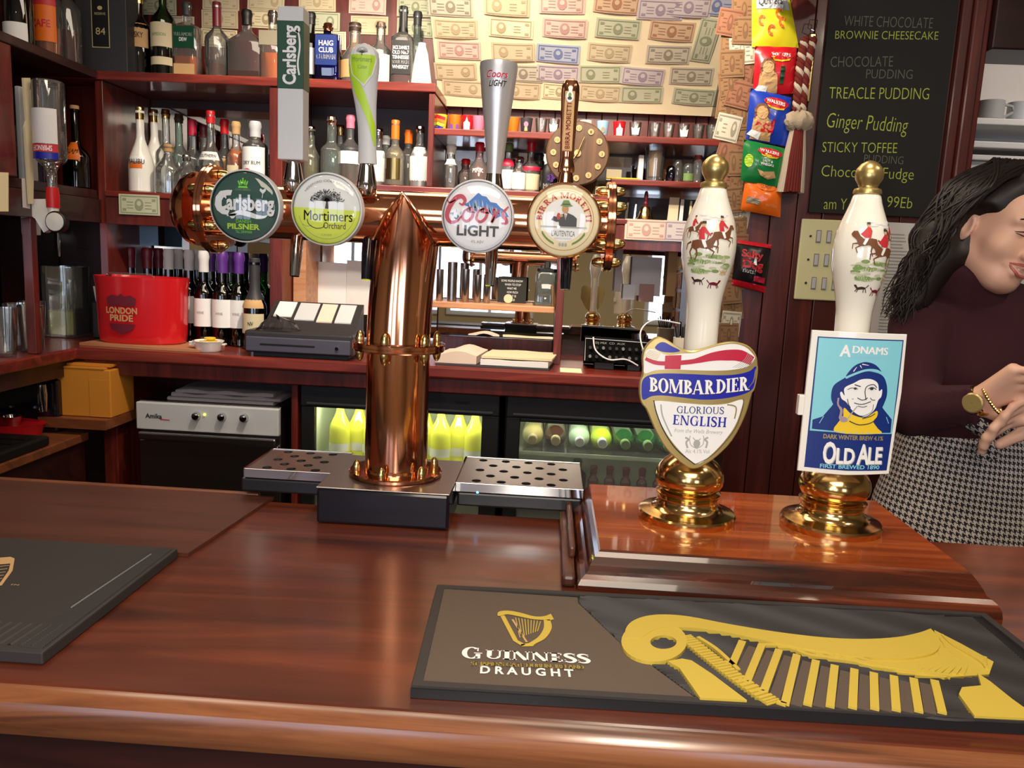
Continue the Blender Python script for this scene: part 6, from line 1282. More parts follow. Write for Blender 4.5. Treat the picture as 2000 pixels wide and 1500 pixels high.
B().box(-1.50, -1.435, 2.56, 2.64, Z0, Z0+.12, .004).out('box', 'black', t, smooth=False)
for k in range(5): B().tube([(-1.49+.010*k, 2.58+.008*k, Z0+.10), (-1.495+.012*k, 2.57, Z0+.17+.01*(k % 3))], .003, 6).out('pen', ['paper', 'yellow', 'black', 'chrome', 'black'][k], t)
# till
tx0 = at(480, 2.34, Z0).x; tx1 = at(690, 2.34, Z0).x
tl = thing('cash_till', 'dark grey electronic cash till with drawer left of the copper column', 'cash register', ((tx0+tx1)/2, 2.5, Z0))
B().box(tx0, tx1, 2.325, 2.49, Z0+.012, Z0+.078, .008).out('drawer_base', 'till_dark', tl, smooth=False)
B().box(tx0+.02, tx1-.02, 2.35, 2.48, Z0, Z0+.013).out('feet', 'black', tl, smooth=False)
B().box(tx0+.006, tx1-.006, 2.321, 2.33, Z0+.016, Z0+.060, .003).out('drawer_front', 'till_grey', tl, smooth=False)
B().box(tx0+.05, tx0+.215, 2.3195, 2.3215, Z0+.036, Z0+.041, .001).out('drawer_slot', 'black', tl, smooth=False)
B().lathe((tx1-.045, 2.317, Z0+.036), [(.005, 0), (.006, .004)], 14, 'y').out('lock', 'chrome', tl)
b = B(); A_ = [(tx0+.04, 2.36), (tx1-.005, 2.36), (tx1-.005, 2.488), (tx0+.04, 2.488)]
b.add([(A_[0][0], A_[0][1], Z0+.0755), (A_[1][0], A_[1][1], Z0+.0755), (A_[2][0], A_[2][1], Z0+.0755), (A_[3][0], A_[3][1], Z0+.0755), (A_[0][0], A_[0][1]+.02, Z0+.088), (A_[1][0], A_[1][1]+.02, Z0+.088), (A_[2][0], A_[2][1], Z0+.158), (A_[3][0], A_[3][1], Z0+.158)], [(0, 3, 2, 1), (4, 5, 6, 7), (0, 1, 5, 4), (1, 2, 6, 5), (2, 3, 7, 6), (3, 0, 4, 7)])
b.out('keyboard_body', 'till_dark', tl, smooth=False)
def tk(u, v, h=0): return (A_[0][0]+u*(A_[1][0]-A_[0][0]), 2.38+v*.108, Z0+.0885+v*.070+h)
for (u0, u1, v0, v1, m) in [(.06, .26, .35, .92, 'paper'), (.30, .52, .25, .9, 'silver_grey'), (.55, .72, .2, .9, 'note_pink'), (.75, .93, .2, .9, 'silver_grey')]:
    B().add([tk(u0, v0, .0005), tk(u1, v0, .0005), tk(u1, v1, .0005), tk(u0, v1, .0005), tk(u0, v0, .004), tk(u1, v0, .004), tk(u1, v1, .004), tk(u0, v1, .004)], [(4, 5, 6, 7), (0, 1, 5, 4), (1, 2, 6, 5), (2, 3, 7, 6), (3, 0, 4, 7)]).out('key_block', m, tl, smooth=False)
rn = random.Random(4)
t = thing('plastic_bag', 'crumpled clear plastic bag lying on the till', 'bag', (tx0+.09, 2.35, Z0+.076))
b = B(); g = [[(tx0+.03+.13*i_/9, 2.328+.045*j/4, Z0+.0765+(.010+.030*sin(pi*i_/9)*sin(pi*(j+.5)/5))*(.6+.8*rn.random())*(1 if 0 < i_ < 9 and 0 < j < 4 else .1)) for i_ in range(10)] for j in range(5)]
b.add([p for r_ in g for p in r_], [(j*10+i_, j*10+i_+1, (j+1)*10+i_+1, (j+1)*10+i_) for j in range(4) for i_ in range(9)]); b.out('crumpled_film', 'film', t, smooth=False)
# paper pads
def sheet(nm, px0, px1, Y0, Y1, z, th, m, lab, cat='papers', lift=0):
    a0, a1 = at(px0, Y0, z), at(px1, Y0, z); b_ = B(); N_ = 8
    b_.quadgrid(lambda u, v: (a0.x+(a1.x-a0.x)*u+.02*v, Y0+(Y1-Y0)*v, z+th+lift*sin(pi*u*.9)**2+.0012*sin(u*9+v*4)), N_, 4)
    b_.quadgrid(lambda u, v: (a0.x+(a1.x-a0.x)*u+.02*v, Y0+(Y1-Y0)*v, z), N_, 4)
    b_.quadgrid(lambda u, v: (a0.x+(a1.x-a0.x)*u, Y0, z+v*(th+lift*sin(pi*u*.9)**2+.0012*sin(u*9))), N_, 1)
    for uu in (0, 1): b_.quadgrid(lambda u, v: (a0.x+(a1.x-a0.x)*uu+.02*u, Y0+(Y1-Y0)*u, z+v*(th+lift*sin(pi*uu*.9)**2)), 2, 1)
    return tag(rebase(b_.out(nm, m, smooth=False)), lab, cat)
sheet('order_pad', 850, 930, 2.36, 2.55, Z0+.006, .022, 'note_pink', 'pinkish white curled pad just right of the copper flange', lift=.016)
sheet('ring_binder', 850, 1072, 2.345, 2.56, Z0, .005, 'dark_grey', 'dark folder lying under the papers')
sheet('notebook', 938, 1070, 2.355, 2.54, Z0+.0062, .016, 'paper', 'thick white notebook in the middle of the paper pile')
sheet('kraft_envelope', 940, 1078, 2.362, 2.55, Z0+.026, .006, 'paper_tan', 'beige envelope on top of the notebook')
p_ = at(1115, 2.36, Z0); tag(rebase(B().box(p_.x-.032, p_.x+.032, 2.33, 2.42, Z0, Z0+.0012).out('coaster', 'cream', smooth=False)), 'small cream card lying on the counter right of the papers', 'card')
# black rack device and cables
ex = at(1142, 2.42, Z0).x
t = thing('audio_mixer', 'black box with rows of small knobs under the right mirror', 'mixer', (ex+.10, 2.5, Z0))
b = B(); b.add([(ex, 2.43, Z0+.025), (ex+.21, 2.43, Z0+.020), (ex+.21, 2.46, Z0+.085), (ex, 2.46, Z0+.09), (ex, 2.56, Z0), (ex+.21, 2.56, Z0), (ex+.21, 2.56, Z0+.085), (ex, 2.56, Z0+.09)], [(0, 1, 2, 3), (3, 2, 6, 7), (0, 3, 7, 4), (1, 5, 6, 2), (0, 4, 5, 1), (4, 7, 6, 5)]); b.out('housing', 'matt_black', t, smooth=False)
B().box(ex+.03, ex+.09, 2.44, 2.5, Z0, Z0+.022, .002).out('foot', 'black', t, smooth=False); B().box(ex+.13, ex+.17, 2.44, 2.5, Z0, Z0+.02, .002).out('foot', 'black', t, smooth=False)
for k in range(10):
    for j in range(2): B().lathe((ex+.014+.02*k, 2.429+.012*j, Z0+.040+.026*j), [(.0045, -.007), (.005, 0)], 10, 'y').out('knob', 'dark_grey' if (k+j) % 3 else 'grey', t)
B().tube([(ex-.001, 2.4285, Z0+.026), (ex-.001, 2.459, Z0+.091), (ex+.21, 2.459, Z0+.086)], .0012, 5).out('edge_trim', 'silver_grey', t)
a = Art(lambda u, v, h: Vector((ex+u, 2.4285+v*.44-h, Z0+.025+v)), t, .0006); a.text('DJ MIX  CD  AUX', .075, .052, 'grey', 1, width=.09, height=.006); a.done()
def cable(lab, pts, r_=.0022, m='white'): return tag(rebase(B().tube(spline(pts, 8), r_, 8).out('cable', m)), lab, 'cable')
cable('thin white cable drooping over the black mixer', [(ex+.02, 2.42, Z0+.10), (ex+.03, 2.415, Z0+.06), (ex+.07, 2.41, Z0+.035), (ex+.12, 2.41, Z0+.038), (ex+.16, 2.42, Z0+.02)])
cable('white cable looping up behind the left pump handle', [(ex+.20, 2.38, Z0+.02), (ex+.165, 2.38, Z0+.08), (ex+.16, 2.40, Z0+.13), (ex+.20, 2.42, Z0+.16), (ex+.28, 2.44, Z0+.152)])
t = thing('tumbler', 'clear tumbler standing behind the white cable at the right', 'glass', tuple(at(1270, 2.56, Z0)))
p_ = at(1262, 2.62, Z0); B().lathe((p_.x, 2.62, Z0+.001), [(.02, 0), (.024, .004), (.028, .075), (.0265, .075), (.021, .008), (.001, .007)], 20, cap=False).out('glass_body', 'glass_clear', t)
t.location = (p_.x, 2.62, Z0+.001)
for ch in t.children: ch.data.transform(Matrix.Translation(OFF[t]-Vector((p_.x, 2.62, Z0+.001))))
t = thing('pen_pot', 'grey pot of black pens behind the left pump handle', 'pen pot', tuple(at(1330, 2.55, Z0)))
p_ = at(1330, 2.55, Z0+.0); B().lathe(tuple(p_), [(.03, 0), (.032, .1)], 24).out('pot', 'note_grey', t)
for k in range(8): B().tube([(p_.x-.02+.005*k, 2.545, Z0+.09), (p_.x-.03+.008*k, 2.54, Z0+.135+.008*(k % 3))], .0028, 6).out('pen', ['black', 'dark_grey', 'chrome', 'black'][k % 4], t)
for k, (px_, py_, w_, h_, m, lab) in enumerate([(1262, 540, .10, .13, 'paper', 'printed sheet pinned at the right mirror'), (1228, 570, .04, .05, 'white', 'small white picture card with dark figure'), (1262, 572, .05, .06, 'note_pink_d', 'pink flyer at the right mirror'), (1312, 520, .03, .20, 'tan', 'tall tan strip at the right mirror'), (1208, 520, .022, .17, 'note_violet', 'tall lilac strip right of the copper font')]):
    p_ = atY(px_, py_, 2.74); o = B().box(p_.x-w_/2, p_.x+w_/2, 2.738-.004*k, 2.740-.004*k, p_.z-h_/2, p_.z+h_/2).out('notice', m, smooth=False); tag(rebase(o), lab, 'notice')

# ============================================================ UNDER COUNTER
UY = 2.355
gx0, gx1 = -1.245, -.802
gw = thing('glass_washer', 'stainless glass washer with control panel under the counter', 'dishwasher', ((gx0+gx1)/2, 2.55, 0))
B().box(gx0, gx1, UY+.01, 2.72, .05, .955, .003).out('cabinet', 'steel', gw, smooth=False)
B().box(gx0, gx1, UY-.012, UY+.009, .868, .952, .003).out('control_panel', 'silver_grey', gw, smooth=False)
B().box(gx0+.01, gx1-.005, UY-.028, UY-.008, .838, .862, .005).out('door_handle', 'steel', gw, smooth=False)
B().box(gx0+.004, gx1-.004, UY-.006, UY+.009, .07, .834, .003).out('door', 'steel', gw, smooth=False)
for k, px_ in enumerate((384, 434, 477)):
    p_ = atY(px_, 812+2*k, UY-.015); B().lathe((p_.x, UY-.013, p_.z), [(.006, -.016), (.011, -.014), (.0125, 0)], 20, 'y').out('knob', 'chrome', gw)
p_ = atY(399, 810, UY-.015); B().lathe((p_.x, UY-.013, p_.z), [(.003, -.003), (.004, 0)], 10, 'y').out('indicator_light', 'led_yellow', gw)
a = Art(lambda u, v, h: Vector((u, UY-.0125-h, v)), gw, .0005); p_ = atY(304, 810, UY); a.text('Amika', p_.x, p_.z-.008, 'dark_grey', 1, width=.052, height=.014, bold=.03); a.poly([(p_.x+.02, p_.z-.012), (p_.x+.05, p_.z-.013), (p_.x+.05, p_.z-.010), (p_.x+.02, p_.z-.009)], 'print_red', 1); a.done()
for k in range(3):
    x0_ = at(335+8*k, 2.40, .957).x; x1_ = at(540+14*(k % 2), 2.40, .957).x; rn = random.Random(k)
    b = B(); top_ = lambda u, v, e: (x0_+(x1_-x0_)*u, 2.375+.25*v, .9565+.0125*k+e+.003*sin(u*17+k)*sin(v*9+k*2))
    b.quadgrid(lambda u, v: top_(u, v, .011), 14, 6).quadgrid(lambda u, v: (x0_+(x1_-x0_)*u, 2.375+.25*v, .9565+.0125*k), 14, 6)
    b.quadgrid(lambda u, v: (lambda q: (q[0], q[1]-.004*sin(pi*v), (.9565+.0125*k)+(q[2]-(.9565+.0125*k))*v))(top_(u, 0, .011)), 14, 3)
    for uu in (0, 1): b.quadgrid(lambda u, v: (lambda q: (q[0], q[1], (.9565+.0125*k)+(q[2]-(.9565+.0125*k))*v))(top_(uu, u, .011)), 6, 1)
    tag(rebase(b.out('bar_towel', 'towel')), 'folded grey towelling bar towel on the glass washer, %s layer' % ['bottom', 'middle', 'top'][k], 'towel', 'towels on the glass washer')
def fridge(x0_, x1_, label, wx0, wx1, wz0, wz1, seed):
    f = thing('bottle_fridge', label, 'fridge', ((x0_+x1_)/2, 2.5, 0)); y = UY
    B().box(x0_+.021, x0_+.024, y+.04, 2.68, .06, 1.008).out('liner', 'fridge_light', f, smooth=False); B().box(x1_-.024, x1_-.021, y+.04, 2.68, .06, 1.008).out('liner', 'fridge_light', f, smooth=False)
    light('AREA', 'fridge_lamp', ((x0_+x1_)/2, y+.07, .96), 0.9, (1, 1, .88), x1_-x0_-.1, ((x0_+x1_)/2, 2.62, .80), sy=.02)
    b = B().box(x0_, x1_, y+.04, y+.06, .0, 1.005).box(x0_, x0_+.02, y+.04, 2.72, 0, 1.03).box(x1_-.02, x1_, y+.04, 2.72, 0, 1.03)
    B().box(x0_, x0_+.02, y+.04, 2.72, .02, 1.03).box(x1_-.02, x1_, y+.04, 2.72, .02, 1.03).box(x0_, x1_, y+.04, 2.72, 1.01, 1.03).box(x0_, x1_, y+.03, 2.72, .02, .06).out('cabinet', 'black_plastic', f, smooth=False)
    B().box(x0_+.02, x1_-.02, 2.68, 2.70, .06, 1.01).out('inner_back', 'fridge_light', f, smooth=False)
    B().box(x0_, wx0, y, y+.028, .06, .965, .003).box(wx1, x1_, y, y+.028, .06, .965, .003).box(wx0-.001, wx1+.001, y, y+.028, wz1, .965, .003).box(wx0-.001, wx1+.001, y, y+.028, .06, wz0, .003).out('door_frame', 'black', f, smooth=False)
    B().box(x0_, x1_, y-.004, y+.0395, .9655, 1.031, .003).out('top_grille', 'black_plastic', f, smooth=False)
    B().box(x0_+.02, x1_-.02, y-.008, y-.003, .974, .979).out('grille_trim', 'dark_grey', f, smooth=False)
    B().box(wx0, wx1, y+.012, y+.015, wz0, wz1).out('glass_pane', 'glass_clear', f, smooth=False)
    return f
fa = at(588, UY, 1.0).x; fb_ = at(976, UY, 1.0).x
w0 = atY(614, 795, UY); w1 = atY(942, 802, UY)
f1_ = fridge(fa, fb_, 'black glass-door fridge of yellow bottles behind the copper column', w0.x, w1.x, .50, w0.z, 1)
B().box(w1.x-.085, w1.x-.035, UY-.003, UY, w1.z+.012, w1.z+.030, .002).out('badge', 'silver_grey', f1_, smooth=False)
a = Art(lambda u, v, h: Vector((u, UY-.0035-h, v)), f1_, .0005); a.text('RHINO', w1.x-.06, w1.z+.0165, 'dark_grey', 1, width=.040, height=.009); a.done()
B().box(fa+.02, fb_-.02, UY+.05, 2.67, .775, .783).out('wire_shelf', 'light_grey', f1_, smooth=False)
pb_ = None
for k in range(9):
    x = w0.x+.05+k*(w1.x-w0.x-.08)/8; Y = 2.47+.03*(k % 2); lab = 'yellow alcopop bottle in the left fridge, %s' % (ordn[k]+' from left' if k < 7 else ['eighth from left', 'at the right end'][k-7])
    if pb_ is None: pb_ = bottle('mixer_bottle', lab, (x, Y, .7835), h=.225, r=.034, gl='alco_yellow', lab='paper', labz=(.1, .22), cap='print_green', neck=.3, sh=.3, group='yellow bottles in the left fridge')
    else: copytree(pb_, (x, Y, .7835), lab)
fc = at(990, UY, 1.0).x; fd = .49
v0 = atY(1016, 824, UY); v1 = atY(1300, 836, UY)
f2_ = fridge(fc, fd, 'black glass-door fridge with lying wine bottles at the right', v0.x, .42, .50, v0.z, 2)
B().box((v0.x+v1.x)/2-.02, (v0.x+v1.x)/2+.02, UY-.003, UY, v0.z+.035, v0.z+.045, .001).out('badge', 'silver_grey', f2_, smooth=False)
sz = atY(1150, 886, UY+.05).z
B().box(fc+.02, fd-.02, UY+.035, 2.67, sz-.010, sz).out('glass_shelf', 'glass_clear', f2_, smooth=False)
B().box(fc+.02, fd-.02, UY+.031, UY+.037, sz-.010, sz+.001).out('shelf_edge', 'fridge_light', f2_, smooth=False)
for k, (px_, g, c) in enumerate([(1040, 'ale_gold', 'gold_print'), (1085, 'brown_glass', 'gold_print'), (1132, 'ale_teal', 'light_grey'), (1176, 'ale_lime', 'light_grey'), (1221, 'glass_bgreen', 'print_green'), (1265, 'glass_bgreen', 'print_green'), (1305, 'glass_bgreen', 'print_green')]):
    q = atY(px_, 860+.045*(px_-1040), UY+.06); t = thing('wine_bottle', 'wine bottle lying in the right fridge neck first, %s from left, %s' % (ordn[k], ['clear gold', 'brown', 'pale green', 'lime', 'dark green', 'dark green', 'dark green'][k]), 'bottle', (q.x, UY+.2, sz), 'lying wine bottles in the right fridge')
    R_ = .034; B().lathe((q.x, UY+.045, sz+R_+.0008), [(.011, 0), (.012, .006), (.0125, .03), (.022, .045), (R_*.93, .06), (R_, .08), (R_, .25)], 28, 'y').out('glass_body', g, t)
    B().lathe((q.x, UY+.040, sz+R_+.0008), [(.001, 0), (.013, .0005), (.0145, .003), (.0145, .03)], 20, 'y').out('cap', c, t)
lz = .688
B().box(fc+.02, fd-.02, UY+.035, 2.67, lz-.006, lz).out('wire_shelf', 'light_grey', f2_, smooth=False)
sb_ = None
for k in range(7):
    x = at(1162+32*k, UY+.09, .85).x; lab = 'small red mixer bottle on the lower fridge shelf, %s from left' % ordn[k]
    if sb_ is None: sb_ = bottle('mixer_bottle', lab, (x, UY+.10, lz+.0006), h=.115, r=.017, gl='glass_pink', liq='red', lvl=.55, cap='maroon', capz=.8, lab='paper_tan', labz=(.15, .4), neck=.25, nr=.0095, group='small red bottles in the right fridge')
    else: copytree(sb_, (x, UY+.10, lz+.0006), lab)
bottle('wine_bottle', 'green bottle half hidden by the drip tray end in the right fridge', (at(1128, UY+.1, .8).x, UY+.11, lz+.0006), h=.13, r=.030, gl='glass_green', cap='black', neck=.2)
# left side bench items
t = thing('side_drip_tray', 'black slatted drain tray on the low bench at far left', 'tray', (-1.5, 1.9, .8605))
B().box(-1.74, -1.375, 1.2, 2.12, .861, .889, .006).out('tray', 'black', t, smooth=False)
for k in range(16): B().box(-1.70, -1.40, 1.27+.052*k, 1.27+.052*k+.03, .8892, .8925, .001).out('slat', 'black_plastic', t, smooth=False)
t = thing('red_tray', 'round red enamel tray with two steel shakers at the left', 'tray', (-1.58, 2.16, .8935))
B().lathe((-1.56, 2.20, .8615), [(.10, 0), (.115, .035), (.12, .04), (.11, .036), (.001, .03)], 32, sy=.5, cap=False).out('dish', 'red', t)
for k, (x, y) in enumerate([(-1.60, 2.20), (-1.53, 2.19)]):
    tt = thing('cocktail_strainer', 'small steel cup on the red tray, %s one' % ['left', 'right'][k], 'cup', (x, y, .892), 'steel cups on the red tray'); B().lathe((x, y, .8925), [(.018, 0), (.026, .03), (.025, .03), (.016, .004)], 20, cap=False).out('cup', 'chrome', tt)
t = thing('coffee_machine', 'low black appliance at the back of the low bench', 'appliance', (-1.6, 2.28, .861))
B().box(-1.74, -1.44, 2.26, 2.48, .861, 1.02, .01).out('housing', 'black_gloss', t, smooth=False); B().lathe((-1.47, 2.24, .93), [(.012, 0), (.015, .05), (.012, .08)], 16).out('spout', 'chrome', t)
q0 = atY(107, 712, 2.28); q1 = atY(218, 820, 2.28)
t = thing('cardboard_box', 'orange cardboard box on the low shelf under the counter corner', 'box', ((q0.x+q1.x)/2, 2.35, q1.z))
B().box(q0.x, q1.x-.003, 2.285, 2.42, q1.z+.004, q0.z-.010, .003).out('carton', 'cardboard', t, smooth=False)
B().box(q0.x-.004, q1.x-.02, 2.283, 2.42, q0.z-.0095, q0.z-.004, .001).out('lid', 'cardboard', t, smooth=False); B().box(q0.x+.10, q1.x-.006, 2.2835, 2.2848, q1.z+.006, q0.z-.04).out('flap', 'cardboard', t, smooth=False)
t = tag(rebase(B().box(q0.x-.04, q1.x-.002, 2.25, 2.5, q1.z-.026, q1.z+.003).out('wooden_shelf', 'ply', smooth=False)), 'plywood shelf carrying the orange box', 'shelf')
tag(rebase(B().box(q0.x-.03, q1.x-.01, 2.30, 2.5, q0.z-.003, q0.z+.004).out('envelope', 'cardboard', smooth=False)), 'flat orange folder lying above the orange box', 'folder')

# ============================================================ PARTITION ITEMS
q = PY-.0012
def P_(px_, py_, d=0): return atY(px_, py_, q-d)
cb_ = thing('chalkboard', 'tall black chalkboard listing puddings in yellow chalk', 'chalkboard', (.82, q, 1.6))
c_ = [P_(1605, -40), P_(1885, -40), P_(1862, 60), P_(1834, 422), P_(1583, 417)]
c_ = [P_(1612, -60), P_(1868, -60), P_(1832, 424), P_(1582, 418)]
xl, xr, zt_, zb_ = P_(1597, 220).x, P_(1843, 220).x, c_[0].z, (c_[2].z+c_[3].z)/2
B().box(xl, xr, q-.010, q, zb_, zt_, .001).out('board', 'slate', cb_, smooth=False)
a = Art(lambda u, v, h: Vector((u, q-.0102-h, v)), cb_, .0004)
def chalk(s_, x0_, y0_, x1_, y1_, h_, m='chalk', **k):
    p0_, p1_ = atY(x0_, y0_, q), atY(x1_, y1_, q); a.text(s_, (p0_.x+p1_.x)/2, (p0_.z+p1_.z)/2, m, 1, rot=atan2(p1_.z-p0_.z, p1_.x-p0_.x), width=(p1_-p0_).length, height=h_/FPX*q, bold=-.012, **k)
chalk('WHITE CHOCOLATE', 1645, 53, 1817, 58, 18, 'chalk_faint'); chalk('BROWNIE CHEESECAKE', 1628, 78, 1828, 80, 14); chalk('CHOCOLATE', 1619, 133, 1740, 132, 18, 'chalk_faint'); chalk('PUDDING', 1688, 155, 1778, 156, 16, 'chalk_faint')
chalk('TREACLE PUDDING', 1616, 194, 1810, 196, 20); chalk('Ginger Pudding', 1611, 250, 1768, 260, 26, shear=.1); chalk('STICKY TOFFEE', 1603, 298, 1748, 300, 18); chalk('PUDDING', 1684, 318, 1760, 322, 14, 'chalk_faint')
chalk('Chocolate Fudge', 1601, 345, 1780, 352, 20); chalk('am Y', 1606, 409, 1650, 410, 20); chalk('99Eb', 1728, 405, 1777, 408, 20)
a.done()
# crisp packets
def packet(nm, lab, pts, m, cat='crisps', dy=0, fn_art=None, puff=.018):
    """pts: four photo corners tl,tr,br,bl"""
    Yp = PY-.014-dy; tl, tr_, br, bl_ = [atY(p[0], p[1], Yp) for p in pts]; b_ = B(); nu, nv = 12, 12
    cx_ = (tl.x+tr_.x+br.x+bl_.x)/4; zb__ = (bl_.z+br.z)/2; rnd_ = random.Random(len(lab))
    wob = [[rnd_.uniform(-1, 1) for _ in range(nu+1)] for _ in range(nv+1)]
    def S_(u, v, side=1):
        top__ = tl.lerp(tr_, u); bot = bl_.lerp(br, u); p = bot.lerp(top__, v)
        e = (sin(pi*u)**.6)*(sin(pi*v)**.7); i_ = min(nu, max(0, int(round(u*nu)))); j = min(nv, max(0, int(round(v*nv))))
        edge = 1 if v in (0.0, 1.0) else 0
        return Vector((p.x, Yp-side*(puff*e+.0006)-(wob[j][i_]*.0022*e if side > 0 else 0)-(.0015*sin(u*60) if edge else 0), p.z+(.0015*sin(u*75) if edge else 0)))
    t_ = thing(nm, lab, cat, (cx_, Yp, zb__), 'snack packets hanging on the partition')
    b_.quadgrid(lambda u, v: S_(u, v, 1), nu, nv); b_.quadgrid(lambda u, v: S_(u, v, -1) if 0 < u < 1 and 0 < v < 1 else S_(u, v, 1), nu, nv); b_.out('foil_bag', m, t_)
    A2 = Art(lambda u, v, h: (lambda p: Vector((p.x, p.y-h-.0012, p.z)))(S_(min(.999, max(.001, u)), min(.999, max(.001, v)), 1)), t_, .0006, sub=.09)
    fn_art(A2); A2.done(); return t_
for nm_, c in (('foil_yellow', (232, 220, 40)), ('foil_red', (196, 26, 40)), ('foil_blue', (28, 62, 176)), ('foil_green', (22, 122, 60)), ('foil_orange', (240, 112, 30)), ('foil_black', (30, 24, 26))): mat(nm_, S(*c), .25, 0, .4)
def walk(a_, m2=None):
    a_.ell(.62, .80, .30, .10, 'red', 2); a_.poly([(.36, .77), (.88, .77), (.8, .68), (.62, .655), (.44, .68)], 'yellow', 1); a_.text('WALKERS', .60, .775, 'white', 3, width=.46, height=.075, bold=.03, rot=-.05)
def person_art(a_):
    a_.poly([(.08, .02), (.12, .42), (.2, .48), (.42, .48), (.52, .38), (.56, .02)], 'tan', 1); a_.ell(.3, .55, .13, .13, 'tan', 3, 20); a_.poly([(.14, .38), (.12, .6), (.2, .72), (.36, .74), (.46, .64), (.46, .40), (.40, .55), (.3, .66), (.2, .56)], 'brown', 2); a_.poly([(.0, .10), (.28, .02), (.32, .16), (.1, .2)], 'white', 4)
packet('crisp_packet', 'yellow corn snack packet at the top of the strip', [(1468, -25), (1538, -28), (1560, 93), (1468, 92)], 'foil_yellow', fn_art=lambda a_: (a_.poly([(.1, .62), (.9, .58), (.9, .9), (.1, .92)], 'silver_grey', 1), a_.text('Quavers', .45, .68, 'dark_grey', 2, width=.6, height=.13, shear=.2, bold=.02), [(a_.ring(x_, y_, .04, .09, 'orange', 1, .5, 5, 14)) for x_, y_ in ((.62, .52), (.22, .42), (.68, .38), (.42, .26))]))
packet('crisp_packet', 'red crisp packet second from the top of the strip', [(1475, 90), (1556, 92), (1552, 182), (1470, 188)], 'foil_red', dy=.006, fn_art=lambda a_: (walk(a_), person_art(a_), a_.poly([(.58, .2), (.68, .2), (.7, .56), (.6, .56)], 'green_dark', 1)))
packet('crisp_packet', 'blue crisp packet third in the strip', [(1466, 172), (1546, 190), (1538, 286), (1456, 272)], 'foil_blue', dy=.012, fn_art=lambda a_: (walk(a_), person_art(a_), a_.poly([(.12, .18), (.58, .18), (.62, .5), (.5, .36), (.2, .36)], 'red', 1)))
packet('crisp_packet', 'green salt and vinegar crisp packet fourth in the strip', [(1453, 272), (1536, 290), (1520, 368), (1446, 352)], 'foil_green', dy=.018, fn_art=lambda a_: (walk(a_), a_.text('SALT &', .58, .54, 'white', 2, width=.26, height=.06, bold=.02), a_.text('VINEGAR', .58, .46, 'white', 2, width=.34, height=.06, bold=.02), a_.poly([(.36, .34), (.52, .30), (.78, .36), (.86, .22), (.66, .14), (.46, .20)], 'tan', 2), a_.ell(.14, .5, .1, .16, 'lime', 1)))
packet('crisp_packet', 'orange crisp packet at the bottom of the strip', [(1456, 350), (1527, 364), (1524, 424), (1446, 410)], 'foil_orange', dy=.012, fn_art=lambda a_: (a_.ell(.55, .88, .26, .14, 'orange', 1), a_.text('CRUNCHY', .55, .82, 'dark_grey', 2, width=.3, height=.1), a_.poly([(.08, .28), (.42, .24), (.42, .42), (.1, .46)], 'note_grey_d', 1), a_.text('SNACKS', .72, .25, 'tan', 2, width=.3, height=.08)))
packet('nut_packet', 'black and red nut packet below the crisps', [(1440, 468), (1507, 478), (1494, 572), (1428, 556)], 'foil_black', 'nuts', fn_art=lambda a_: (a_.poly([(.0, .92), (1, .92), (1, 1), (0, 1)], 'foil_red', 1), a_.poly([(.0, .0), (1, .0), (1, .13), (0, .13)], 'foil_red', 1), a_.text('Salty', .46, .66, 'print_red', 2, width=.62, height=.16, bold=.03), a_.text('Dog', .5, .44, 'print_red', 2, width=.6, height=.19, bold=.05), a_.text('nuts!', .42, .33, 'light_grey', 2, width=.36, height=.1), a_.poly([(.58, .18), (.92, .18), (.92, .30), (.58, .30)], 'crimson', 2), a_.poly([(.5, .52), (.6, .52), (.58, .68), (.52, .68)], 'white', 3)))
# tassel tie back
tt = thing('rope_tassel', 'thick red and white twisted cord tassel hanging left of the chalkboard', 'tassel', tuple(P_(1560, 375, .04)))
for s_ in (0, 1):
    L_ = [P_(1573+15*s_, 75, .03), P_(1566+14*s_, 110, .03), P_(1560+12*s_, 160, .035), P_(1556+10*s_, 215, .035)]
    c_ = spline([tuple(p) for p in L_], 14); n_ = len(c_)
    for k, m_ in ((0, 'rope_white'), (1, 'rope_red'), (2, 'rope_red')):
        B().tube([(p[0]+.0055*cos(i_*.75+k*2.09), p[1]+.0055*sin(i_*.75+k*2.09), p[2]) for i_, p in enumerate(c_)], .0062, 8).out('twisted_strand', m_, tt)
hp = P_(1560, 237, .035)
b = B(); rn = random.Random(9); nn = 22
b.quadgrid(lambda u, v: (hp.x+(.036*sin(pi*v)**.8*(1+.10*sin(u*60+v*20)))*cos(2*pi*u), hp.y+(.030*sin(pi*v)**.8)*sin(2*pi*u)*(1+.1*sin(u*43)), hp.z-.024*cos(pi*v)+.003*sin(u*50)), 28, 12); b.out('woolly_head', 'fleece', tt)
b = B()
for k in range(26):
    an = 2*pi*k/26; z1 = P_(1560, 378, .03).z
    m_ = 'rope_white' if (cos(an) < -.62 or cos(an) > .62) else 'rope_red'
    b.use(m_).tube([(hp.x+.014*cos(an), hp.y+.010*sin(an), hp.z-.015), (hp.x+.024*cos(an)-.002, hp.y+.013*sin(an), hp.z-.09), (hp.x+.030*cos(an)-.004, hp.y+.016*sin(an), z1+.003*rn.random())], .0046, 6)
b.out('fringe', None, tt)
b = B().tube([tuple(P_(1590, 60, .02)), tuple(P_(1578, 55, .02)), tuple(P_(1582, 38, .02)), tuple(P_(1597, 40, .02)), tuple(P_(1594, 55, .02))], .0012, 6); tag(rebase(b.out('wire_ring', 'chrome')), 'thin wire ring above the cord tassel', 'ring')
B().box(P_(1575, 60).x, P_(1590, 60).x, q-.03, q-.002, P_(1580, 205).z, P_(1580, 70).z, .004).out('brass_bracket', 'brass', tt, smooth=False)
lp = P_(1580, -20, .10); t = thing('wall_lamp', 'dark wide lamp shade cut off at the top edge', 'lamp', tuple(lp))
